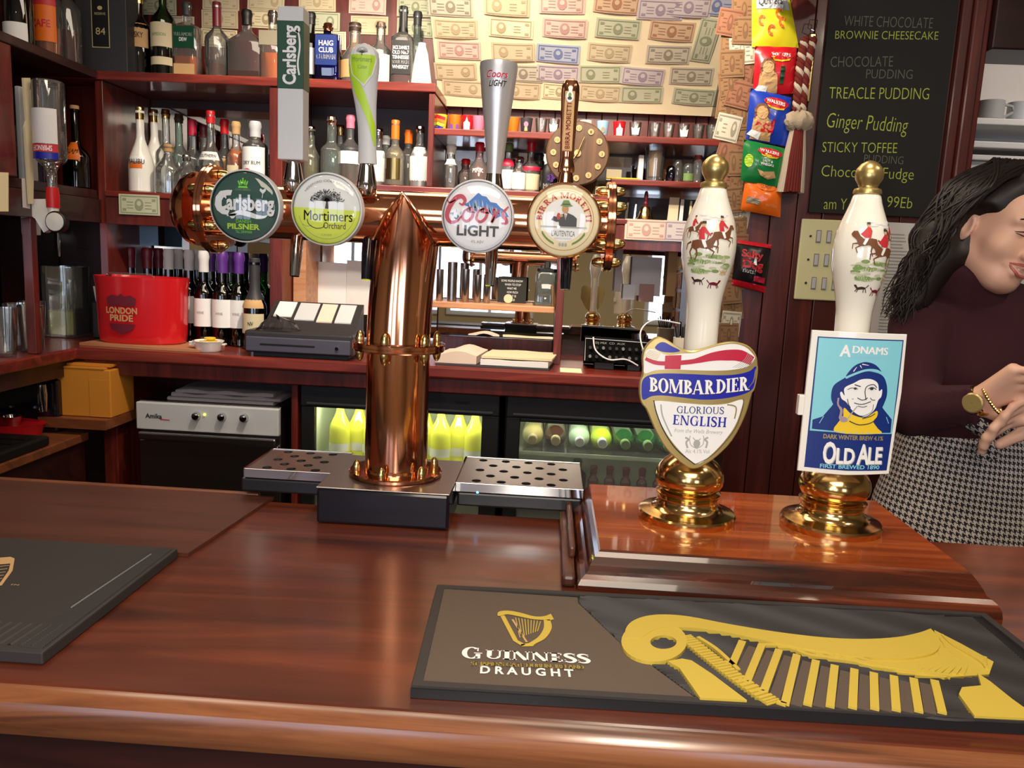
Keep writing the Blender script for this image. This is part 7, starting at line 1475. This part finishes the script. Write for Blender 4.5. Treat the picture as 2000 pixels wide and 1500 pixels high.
B().lathe((lp.x, lp.y, lp.z), [(.085, 0), (.088, .004), (.06, .03), (.03, .06), (.02, .08)], 32, sy=.8).out('shade', 'black', t); B().lathe((lp.x+.02, lp.y, lp.z-.012), [(.001, 0), (.05, .003), (.055, .013)], 28, sy=.8).out('rim', 'dark_brown', t)
# switch plate
s0, s1 = P_(1564, 427), P_(1550, 584); sw = thing('switch_plate', 'cream grid plate of nine rocker switches behind the right pump', 'light switch', (s0.x+.09, q, s1.z))
xl, xr = (s0.x+s1.x)/2, (s0.x+s1.x)/2+.205; B().box(xl, xr, q-.008, q, s1.z, s0.z, .003).out('plate', 'switch_cream', sw, smooth=False)
for r_ in range(3):
    zc = s0.z-(s0.z-s1.z)*(.21+.29*r_)
    B().lathe((xl+.026, q-.010, zc), [(.003, 0), (.0035, .003)], 10, 'y').out('screw', 'dark_grey', sw)
    for c__ in range(6):
        xc = xl+.046+.0265*c__; B().box(xc-.0065, xc+.0065, q-.0095, q-.0078, zc-.0165, zc+.0165, .0006).out('switch_surround', 'switch_grey', sw, smooth=False)
        B().box(xc-.0045, xc+.0045, q-.0125, q-.0094, zc-.0135, zc+.0135, .0012).out('rocker', 'silver_grey', sw, smooth=False)
# paper list
l0, l1, l2, l3 = P_(1732, 434, .001), P_(1856, 441, .001), P_(1856, 655, .001), P_(1700, 652, .001)
pp = thing('paper_notice', 'long white printed list pinned right of the switches', 'notice', (l0.x+.07, q, l2.z))
xa, xb = (l0.x+l3.x)/2-.006, l1.x+.012; B().box(xa, xb, q-.0016, q-.0004, l2.z-.03, l0.z, 0).out('sheet', 'paper', pp, smooth=False)
a = Art(lambda u, v, h: Vector((xa+u, q-.0018-h, l0.z-v)), pp, .0004); rn = random.Random(3)
for k in range(34): 
    a.stroke([(.02, .03+.0085*k), (.02+rn.uniform(.035, .05), .03+.0085*k)], .0026, 'print_grey', 1)
    a.stroke([(.085, .03+.0085*k), (.085+rn.uniform(.02, .04), .03+.0085*k)], .0026, 'print_grey', 1)
a.done()
# ============================================================ PERSON (signed distance modelling)
class Field:
    def __init__(s, lo, hi, h):
        s.lo = np.array(lo, float); s.h = h; s.n = (np.ceil((np.array(hi)-s.lo)/h)).astype(int)+1
        s.d = np.full(s.n, .08, np.float32)
    def sub(s, lo, hi, pad):
        a = np.maximum(0, np.floor((np.array(lo)-pad-s.lo)/s.h).astype(int)); b = np.minimum(s.n, np.ceil((np.array(hi)+pad-s.lo)/s.h).astype(int)+1)
        if (b <= a).any(): return None, None
        g = np.meshgrid(*[s.lo[i]+s.h*np.arange(a[i], b[i]) for i in range(3)], indexing='ij'); return tuple(slice(a[i], b[i]) for i in range(3)), g
    def comb(s, sl, d, k, op='add'):
        o = s.d[sl]
        if op == 'sub': d = -d; r = np.maximum(o, d)+np.maximum(k-abs(o-d), 0)**2/(4*k)
        else: r = np.minimum(o, d)-np.maximum(k-abs(o-d), 0)**2/(4*k)
        s.d[sl] = r
    def cap(s, a, b, ra, rb=None, k=.015, op='add'):
        rb = ra if rb is None else rb; a = np.array(a, float); b = np.array(b, float)
        R = max(ra, rb); sl, g = s.sub(np.minimum(a, b)-R, np.maximum(a, b)+R, .05)
        if sl is None: return s
        ba = b-a; L2 = max(1e-9, ba@ba); px, py, pz = g[0]-a[0], g[1]-a[1], g[2]-a[2]
        t = np.clip((px*ba[0]+py*ba[1]+pz*ba[2])/L2, 0, 1)
        d = np.sqrt((px-t*ba[0])**2+(py-t*ba[1])**2+(pz-t*ba[2])**2)-(ra+(rb-ra)*t); s.comb(sl, d, k, op); return s
    def ell(s, c, r, k=.015, op='add', Rm=None):
        c = np.array(c, float); r = np.array(r, float); R = r.max(); sl, g = s.sub(c-R, c+R, .05)
        if sl is None: return s
        p = [g[i]-c[i] for i in range(3)]
        if Rm is not None: p = [Rm[0][i]*p[0]+Rm[1][i]*p[1]+Rm[2][i]*p[2] for i in range(3)]   # local = R^T p
        k0 = np.sqrt(sum((p[i]/r[i])**2 for i in range(3))); k1 = np.sqrt(sum((p[i]/r[i]**2)**2 for i in range(3)))+1e-9
        s.comb(sl, k0*(k0-1)/k1, k, op); return s
    def mesh(s):
        f = s.d; ins = f < 0; nx, ny, nz = f.shape
        c = np.zeros((nx-1, ny-1, nz-1), np.uint8)
        for i in (0, 1):
            for j in (0, 1):
                for k in (0, 1): c += ins[i:nx-1+i, j:ny-1+j, k:nz-1+k]
        act = (c > 0) & (c < 8); idx = -np.ones(act.shape, int); I = np.argwhere(act); idx[act] = np.arange(len(I))
        pos = np.zeros((len(I), 3)); cnt = np.zeros(len(I)); cs = [(i, j, k) for i in (0, 1) for j in (0, 1) for k in (0, 1)]
        for a in cs:
            for ax in range(3):
                if a[ax]: continue
                b = list(a); b[ax] = 1
                fa = f[I[:, 0]+a[0], I[:, 1]+a[1], I[:, 2]+a[2]]; fb = f[I[:, 0]+b[0], I[:, 1]+b[1], I[:, 2]+b[2]]
                m = (fa < 0) != (fb < 0); t = np.where(m, fa/np.where(m, fa-fb, 1), 0); p = np.array(a, float)[None]+np.zeros((len(I), 3)); p[:, ax] += t
                pos[m] += p[m]; cnt[m] += 1
        V = s.lo+s.h*(I+pos/cnt[:, None]); F = []
        for ax in range(3):
            u, v = (ax+1) % 3, (ax+2) % 3
            sa = [slice(None)]*3; sb = [slice(None)]*3; sa[ax] = slice(0, -1); sb[ax] = slice(1, None)
            E_ = np.argwhere(ins[tuple(sa)] != ins[tuple(sb)])
            ok = (E_[:, u] > 0) & (E_[:, v] > 0) & (E_[:, u] < s.n[u]-1) & (E_[:, v] < s.n[v]-1); E_ = E_[ok]
            q = []
            for du, dv in ((0, 0), (-1, 0), (-1, -1), (0, -1)):
                w_ = E_.copy(); w_[:, u] += du; w_[:, v] += dv; q.append(idx[w_[:, 0], w_[:, 1], w_[:, 2]])
            Q = np.stack(q, 1); fl = ~ins[E_[:, 0], E_[:, 1], E_[:, 2]]; Q[fl] = Q[fl][:, ::-1]; F.append(Q[:, ::-1])
        return V, np.concatenate(F)
    def out(s, name, m, parent, label=None):
        V, F = s.mesh(); me = bpy.data.meshes.new(name); off = OFF.get(parent, Vector((0, 0, 0))) if parent else Vector((0, 0, 0))
        me.vertices.add(len(V)); me.vertices.foreach_set('co', (V-np.array(off)).ravel()); me.loops.add(F.size); me.loops.foreach_set('vertex_index', F.ravel())
        me.polygons.add(len(F)); me.polygons.foreach_set('loop_start', np.arange(0, F.size, 4)); me.polygons.foreach_set('use_smooth', np.ones(len(F), bool)); me.update(); me.validate()
        me.materials.append(M[m]); o = bpy.data.objects.new(name, me); COL.objects.link(o)
        if parent: o.parent = parent
        OFF[o] = off
        if label: o['label'] = label
        return o
WYs = 1.60
hd = atY(1948, 452, WYs)           # middle of the head at eye level
yaw_, rol_, pit_ = radians(23), radians(12), radians(9)
fw = Vector((sin(yaw_), -cos(yaw_), 0)); rt = Vector((cos(yaw_), sin(yaw_), 0)); up = Vector((0, 0, 1))
f2v = (fw*cos(pit_)-up*sin(pit_)).normalized(); u2 = (up*cos(pit_)+fw*sin(pit_)).normalized()
r3 = (rt*cos(rol_)-u2*sin(rol_)).normalized(); u3 = (u2*cos(rol_)+rt*sin(rol_)).normalized()
HS = .97
def HL(x, y, z): return np.array(hd+(r3*x+f2v*y+u3*z)*HS)
RM = np.array([r3, f2v, u3]).T
def HR(*r): return tuple(np.array(r)*HS)
wr = np.array(atY(1903, 786, 1.43)); el = np.array(atY(1782, 800, 1.53)); shl = np.array(atY(1792, 640, 1.62)); hand = np.array(atY(1972, 752, 1.39))
nk = np.array(atY(1942, 590, 1.64)); shr = nk+np.array([.175, .03, -.045]); elr = shr+np.array([.04, -.10, -.24]); wr2 = np.array(atY(2062, 800, 1.42)); hand2 = np.array(atY(2006, 798, 1.40))
ch_ = np.array([nk[0]+.02, 1.66, 1.24]); hp_ = np.array([nk[0]+.03, 1.66, .99])
F = Field((hd.x-.30, 1.28, .85), (hd.x+.34, 1.84, hd.z+.14), .0034)
F.cap(hp_, ch_, .09, .10, .03).cap(ch_, nk+[0, 0, -.07], .10, .07, .03).cap(nk+[0, 0, -.06], HL(0, -.03, -.06), .046, .046, .02)
F.cap(nk+[0, 0, -.07], shl, .05, .04, .03).cap(nk+[0, 0, -.07], shr, .05, .04, .03).cap(shl, el, .036, .028, .02).cap(el, wr, .028, .0205, .02).cap(shr, elr, .036, .028, .02).cap(elr, wr2, .028, .0205, .02)
F.ell(HL(0, -.015, .022), HR(.074, .092, .088), .02, Rm=RM).ell(HL(0, .022, -.042), HR(.056, .060, .066), .03, Rm=RM).ell(HL(0, .054, -.088), HR(.020, .020, .017), .03, Rm=RM)
F.cap(HL(-.05, -.005, -.055), HL(-.018, .05, -.09), .013, .014, .025).cap(HL(.05, -.005, -.055), HL(.018, .05, -.09), .013, .014, .025)
F.ell(HL(0, .045, .035), HR(.058, .042, .045), .03, Rm=RM)
for s_ in (-1, 1):
    F.ell(HL(s_*.037, .051, -.030), HR(.023, .022, .021), .022, Rm=RM)
    F.ell(HL(s_*.031, .090, .001), HR(.019, .013, .012), .012, 'sub', Rm=RM).ell(HL(s_*.031, .0665, .0), HR(.0145, .0145, .0125), .004, Rm=RM)
    F.cap(HL(s_*.012, .084, .018), HL(s_*.046, .070, .020), .006, .005, .012)
    F.ell(HL(s_*.0765, -.006, -.010), HR(.007, .017, .029), .006, Rm=RM).ell(HL(s_*.083, .0, -.008), HR(.005, .009, .016), .004, 'sub', Rm=RM)
    F.ell(HL(s_*.0115, .0885, -.0385), HR(.0085, .010, .0075), .006, Rm=RM)
F.cap(HL(0, .082, .008), HL(0, .101, -.034), .0075, .0105, .010).ell(HL(0, .083, -.0635), HR(.027, .009, .0085), .006, 'sub', Rm=RM)
F.cap(HL(-.029, .067, -.058), HL(0, .0845, -.0555), .0042, .0052, .006).cap(HL(.029, .067, -.058), HL(0, .0845, -.0555), .0042, .0052, .006)
F.cap(HL(-.029, .067, -.058), HL(-.014, .078, -.072), .0042, .0058, .006).cap(HL(-.014, .079, -.072), HL(.014, .079, -.072), .0062, .0062, .006).cap(HL(.029, .067, -.058), HL(.014, .078, -.072), .0042, .0058, .006)
# hands
def hand_sdf(F, w_, palm_c, dirf, side, nrm, curl):
    dirf = dirf/np.linalg.norm(dirf); side = side/np.linalg.norm(side); nrm = nrm/np.linalg.norm(nrm)
    kn = palm_c+dirf*.035
    for j, o in enumerate((-.028, -.009, .010, .027)): F.cap(w_+side*o*.35, kn+side*o, .013, .0115, .012)
    for j, (o, L_) in enumerate(((-.028, .9), (-.009, 1.0), (.010, .95), (.027, .78))):
        p = kn+side*o; d = dirf.copy(); seg = np.array([.040, .026, .021])*L_; r_ = .0092-.0006*j*(j == 3)
        for q in range(3):
            c = curl*(.55+.45*q); d = dirf*cos(c)+nrm*sin(c); n_ = p+d*seg[q]; F.cap(p, n_, r_, r_*.92, .004); p = n_; r_ *= .92
    b0 = w_+(palm_c-w_)*.35-side*.022; m_ = b0-side*.030+dirf*.028+nrm*.010; e_ = m_+dirf*.028+nrm*.016-side*.004
    F.cap(b0, m_, .0145, .0112, .010).cap(m_, e_, .0108, .0092, .004)
d1 = hand-wr; hand_sdf(F, wr, wr+d1*.62, d1, np.array([-.45, -.35, .8]), np.array([.35, -.6, -.7]), 1.15)
d2 = hand2-wr2; hand_sdf(F, wr2, wr2+d2*.62, d2, np.array([.1, -.5, .85]), np.array([-.3, .2, -.9]), 1.35)
body = F.out('person', 'skin', None); tag(body, 'woman with dark wavy hair in a burgundy roll-neck and houndstooth trousers behind the bar', 'person')
# recess the origin to the feet
bc = Vector((hp_[0], hp_[1], 0)); body.data.transform(Matrix.Translation(-bc)); body.location = bc; OFF[body] = bc
# sweater
G = Field((hd.x-.33, 1.34, .98), (hd.x+.37, 1.86, hd.z+.02), .0055)
wz = np.array(atY(1850, 850, 1.62))[2]
G.ell((ch_[0], 1.665, 1.27), (.168, .118, .17), .03).ell((ch_[0]-.01, 1.665, 1.17), (.152, .112, .15), .04)
G.cap(nk+[0, .01, -.075], shl+[.02, 0, -.005], .062, .052, .03).cap(nk+[0, .01, -.075], shr+[-.02, 0, 0], .062, .052, .03)
G.ell((ch_[0]-.07, 1.60, 1.255), (.075, .065, .07), .04).ell((ch_[0]+.08, 1.60, 1.255), (.075, .065, .07), .04)
G.cap(shl, el, .054, .046, .02).cap(el, wr-(wr-el)*.10, .046, .033, .02).cap(shr, elr, .054, .046, .02).cap(elr, wr2-(wr2-elr)*.12, .046, .033, .02)
G.cap(nk+[0, 0, -.05], HL(0, -.026, -.112), .066, .060, .015)
G.ell(HL(-.006, -.024, -.098), HR(.062, .064, .036), .012, Rm=RM)
for k in range(5):  # soft folds at the elbow and body
    t_ = .15+.16*k; p_ = el+(wr-el)*t_; G.cap(p_+np.array([-.01, -.036, .03]), p_+np.array([.012, -.034, -.03]), .006, .004, .012)
Vg, Fg = None, None
sl, g = G.sub((hd.x-.33, 1.34, .9), (hd.x+.4, 1.9, wz+.012), 0)
arm = np.ones(g[0].shape, bool)
o_ = G.d[sl]; hem = (wz-.012)-g[2]; armreg = g[1] < 1.555; G.d[sl] = np.where(armreg, o_, np.maximum(o_, hem))
G.out('sweater', 'knit', body, 'burgundy roll-neck knitted sweater')
# houndstooth trousers
m = bpy.data.materials.new('houndstooth'); m.use_nodes = True; n = m.node_tree; L = n.links.new; bs = n.nodes['Principled BSDF']; M['houndstooth'] = m
tc = n.nodes.new('ShaderNodeTexCoord'); sx = n.nodes.new('ShaderNodeSeparateXYZ'); L(tc.outputs['Object'], sx.inputs[0])
def mth(op, a, b=None):
    q_ = n.nodes.new('ShaderNodeMath'); q_.operation = op
    for i_, v in enumerate((a, b)):
        if v is None: continue
        if isinstance(v, (int, float)): q_.inputs[i_].default_value = v
        else: L(v, q_.inputs[i_])
    return q_.outputs[0]
th = 1/.00145
X_ = mth('FLOOR', mth('MULTIPLY', mth('MULTIPLY', mth('ARCTAN2', sx.outputs[0], mth('MULTIPLY', sx.outputs[1], -1)), .175), th)); Z_ = mth('FLOOR', mth('MULTIPLY', mth('ADD', sx.outputs[2], mth('MULTIPLY', sx.outputs[0], .05)), th))
X_ = mth('ADD', X_, 8000); Z_ = mth('ADD', Z_, 8000)
cx_ = mth('LESS_THAN', mth('MODULO', X_, 8), 3.5); cy_ = mth('LESS_THAN', mth('MODULO', Z_, 8), 3.5); ov = mth('LESS_THAN', mth('MODULO', mth('ADD', X_, Z_), 4), 1.5)
mix = mth('ADD', mth('MULTIPLY', ov, cx_), mth('MULTIPLY', mth('SUBTRACT', 1, ov), cy_))
cr = n.nodes.new('ShaderNodeMix'); cr.data_type = 'RGBA'; cr.inputs[6].default_value = S(196, 186, 180); cr.inputs[7].default_value = S(26, 22, 30); L(mix, cr.inputs[0]); L(cr.outputs[2], bs.inputs['Base Color']); bs.inputs['Roughness'].default_value = .9
T = Field((hd.x-.36, 1.42, .0), (hd.x+.42, 1.90, wz+.06), .009)
hx = hp_[0]
T.ell((hx, 1.665, .93), (.205, .150, .22), .03).ell((hx-.005, 1.665, 1.08), (.165, .122, .14), .05)
for s_ in (-1, 1): T.cap((hx+s_*.095, 1.66, .86), (hx+s_*.105, 1.66, .48), .105, .080, .05).cap((hx+s_*.105, 1.66, .48), (hx+s_*.11, 1.68, .10), .078, .062, .03)
sl, g = T.sub((hd.x-.4, 1.4, wz-.01), (hd.x+.45, 1.9, wz+.08), 0); T.d[sl] = np.maximum(T.d[sl], g[2]-(wz+.014))
tr = T.out('trousers', 'houndstooth', body, 'black and white houndstooth trousers')
# waistband tie and folds
kn_ = atY(1925, 845, 1.525)
b = B()
for a0, a1, r0, r1 in [((0, 0, 0), (-.035, -.012, .022), .010, .020), ((0, 0, 0), (.045, -.006, .016), .010, .018), ((0, 0, 0), (.012, -.012, -.045), .011, .017), ((0, 0, 0), (-.006, -.01, -.05), .010, .014)]:
    b.tube([tuple(kn_+Vector(a0)), tuple(kn_+Vector(a0).lerp(Vector(a1), .5)+Vector((0, -.006, 0))), tuple(kn_+Vector(a1))], [r0, (r0+r1)/2*1.1, r1*.75], 10)
b.sphere(tuple(kn_), .015, 8); b.out('waist_tie', 'houndstooth', body)
# shoes
for s_ in (-1, 1): B().lathe((hx+s_*.11, 1.64, 0), [(.04, 0), (.045, .01), (.044, .05), (.03, .085), (.02, .1)], 20, sy=2.2).out('shoe', 'black', body)
# hair
Hh = Field((hd.x-.24, 1.44, hd.z-.30), (hd.x+.22, 1.86, hd.z+.20), .006)
Hh.ell(HL(0, -.030, .035), HR(.094, .102, .094), .02, Rm=RM).ell(HL(-.058, -.055, -.03), HR(.042, .070, .09), .04, Rm=RM).ell(HL(.058, -.055, -.03), HR(.042, .070, .09), .04, Rm=RM)
Hh.cap(HL(-.075, -.05, -.04), HL(-.092, -.045, -.170), .048, .036, .03).cap(HL(.075, -.05, -.04), HL(.085, -.035, -.15), .044, .03, .03).cap(HL(0, -.09, -.02), HL(0, -.09, -.16), .055, .045, .04)
Hh.cap(HL(-.02, .045, .098), HL(-.066, .02, .040), .020, .018, .02).cap(HL(-.02, .045, .098), HL(.066, .02, .040), .020, .018, .02)
Hh.ell(HL(0, .085, -.03), HR(.062, .065, .095), .02, 'sub', Rm=RM).ell(HL(-.085, .035, -.02), HR(.030, .045, .05), .015, 'sub', Rm=RM)
hair = Hh.out('hair', 'hair', body, 'dark brown wavy shoulder-length hair')
b = B(); rn = random.Random(21)
for k in range(340):
    s_ = -1 if k % 3 else 1; a0 = rn.uniform(-.9, 1.0); 
    st = Vector(HL(s_*.03*rn.random(), .035-.09*rn.random(), .134)); p1 = Vector(HL(s_*(.094+.010*rn.random()), .034-.105*rn.random(), .062)); p2 = Vector(HL(s_*(.108+.012*rn.random()), .004-.085*rn.random(), -.03)); p3 = Vector(HL(s_*(.105+.022*rn.random()), -.01-.06*rn.random(), -.10)); p4 = Vector(HL(s_*(.085+.055*rn.random()), -.01-.06*rn.random(), -.165-.065*rn.random()))
    pts = [Vector(p) for p in spline([tuple(st), tuple(p1), tuple(p2), tuple(p3), tuple(p4)], 6)]; ph = rn.random()*6; n_ = len(pts)
    pts = [p+Vector((cos(i_*.62+ph)*.0085, sin(i_*.55+ph)*.007, 0))*(i_/n_) for i_, p in enumerate(pts)]
    b.tube([tuple(p) for p in pts], [.0024*(1-.75*(i_/n_)**2) for i_ in range(n_)], 5)
for k in range(30):
    st = Vector(HL(-.11, -.02, -.06-.02*rn.random())); e_ = Vector(HL(-.125-.035*rn.random(), -.02, -.11-.05*rn.random())); pts = spline([tuple(st), tuple(st.lerp(e_, .5)+Vector((-.012, 0, 0))), tuple(e_)], 5); b.tube(pts, .0007, 4)
b.out('hair_strands', 'hair', body, kind='stuff')
# face details on the skull surface
def on_face(x, z, push=.0008):   # project from the front onto the face field
    best = None
    for i_ in range(220):
        y = .125-.0005*i_; p = HL(x, y, z); q_ = (p-F.lo)/F.h; a_ = np.floor(q_).astype(int); t_ = q_-a_
        if (a_ < 0).any() or (a_ >= F.n-1).any(): continue
        v = 0
        for i2 in (0, 1):
            for j2 in (0, 1):
                for k2 in (0, 1): v += F.d[a_[0]+i2, a_[1]+j2, a_[2]+k2]*(t_[0] if i2 else 1-t_[0])*(t_[1] if j2 else 1-t_[1])*(t_[2] if k2 else 1-t_[2])
        if v <= 0: return HL(x, y+push, z)
    return HL(x, .07, z)
def fstrip(pts, r_, m_, nm, push=.0004):
    pp_ = spline(pts, 5); n_ = len(pp_); rs_ = [r_*(.35+.65*sin(pi*(i_+.5)/n_)) for i_ in range(n_)]
    B().tube([tuple(on_face(x, z, push)) for x, z in pp_], rs_, 6).out(nm, m_, body)
for s_ in (-1, 1):
    fstrip([(s_*.014, .020), (s_*.03, .0275), (s_*.050, .021)], .0021, 'hair', 'eyebrow')
    fstrip([(s_*.0185, -.0015), (s_*.030, .0022), (s_*.045, -.0015)], .0013, 'black', 'eyelashes')
    fstrip([(s_*.020, -.0035), (s_*.031, -.0048), (s_*.043, -.0035)], .0011, 'dark_brown', 'eye', .0001)
fstrip([(-.0285, -.0575), (-.013, -.0555), (0, -.0545), (.013, -.0555), (.0285, -.0575)], .0030, 'lip', 'upper_lip'); fstrip([(-.027, -.060), (-.014, -.0725), (0, -.0755), (.014, -.0725), (.027, -.060)], .0036, 'lip', 'lower_lip')
b = B()
for k in range(8):
    x = -.0175+.005*k; b.sphere(tuple(HL(x, .0795-abs(x)*.30, -.0625+abs(x)*.12)), .0031, 6, sz=1.35)
b.out('teeth', 'eye_white', body)
# watch and bracelet
wd = Vector(hand-wr).normalized(); ad = Vector(wr-el).normalized(); wx = (ad+wd).normalized(); wp = Vector(wr)+wx*.006
u_ = wx.orthogonal().normalized(); v_ = wx.cross(u_)
def ringtube(c, rad, r_, nm, m_): 
    pts = [tuple(c+(u_*cos(2*pi*i_/30)+v_*sin(2*pi*i_/30))*rad) for i_ in range(31)]; return B().tube(pts, r_, 8, cap=False).out(nm, m_, body)
ws = thing_ = None
st_ = ringtube(wp, .0255, .0035, 'watch_strap', 'pale_brass'); ringtube(wp+wx*.006, .0255, .003, 'watch_strap', 'pale_brass')
vw = (Vector((0, 0, EYE))-wp).normalized(); vw = (vw-wx*vw.dot(wx)*.85); vw.normalize(); wc = wp+vw*.026+wx*.003
uu_ = vw.orthogonal().normalized(); vv_ = vw.cross(uu_); b = B()
rings_ = [(.0165, -.004), (.018, .0), (.018, .003), (.0155, .005), (.001, .005)]; vs = [tuple(wc+(uu_*cos(2*pi*i_/28)+vv_*sin(2*pi*i_/28))*r_+vw*h_) for r_, h_ in rings_ for i_ in range(28)]
b.add(vs, [(j*28+i_, j*28+(i_+1) % 28, (j+1)*28+(i_+1) % 28, (j+1)*28+i_) for j in range(4) for i_ in range(28)]); b.out('watch_case', 'gold_paint', body)
b = B(); c2_ = Vector(wr)+wd*.034+Vector((0, 0, -.010))
for i_ in range(34):
    a_ = 2*pi*i_/34; b.sphere(tuple(c2_+(u_*cos(a_)+v_*sin(a_))*.0275+wx*.01*cos(a_)), .0032, 4)
b.out('bracelet', 'brass', body)
bpy.context.view_layer.update()
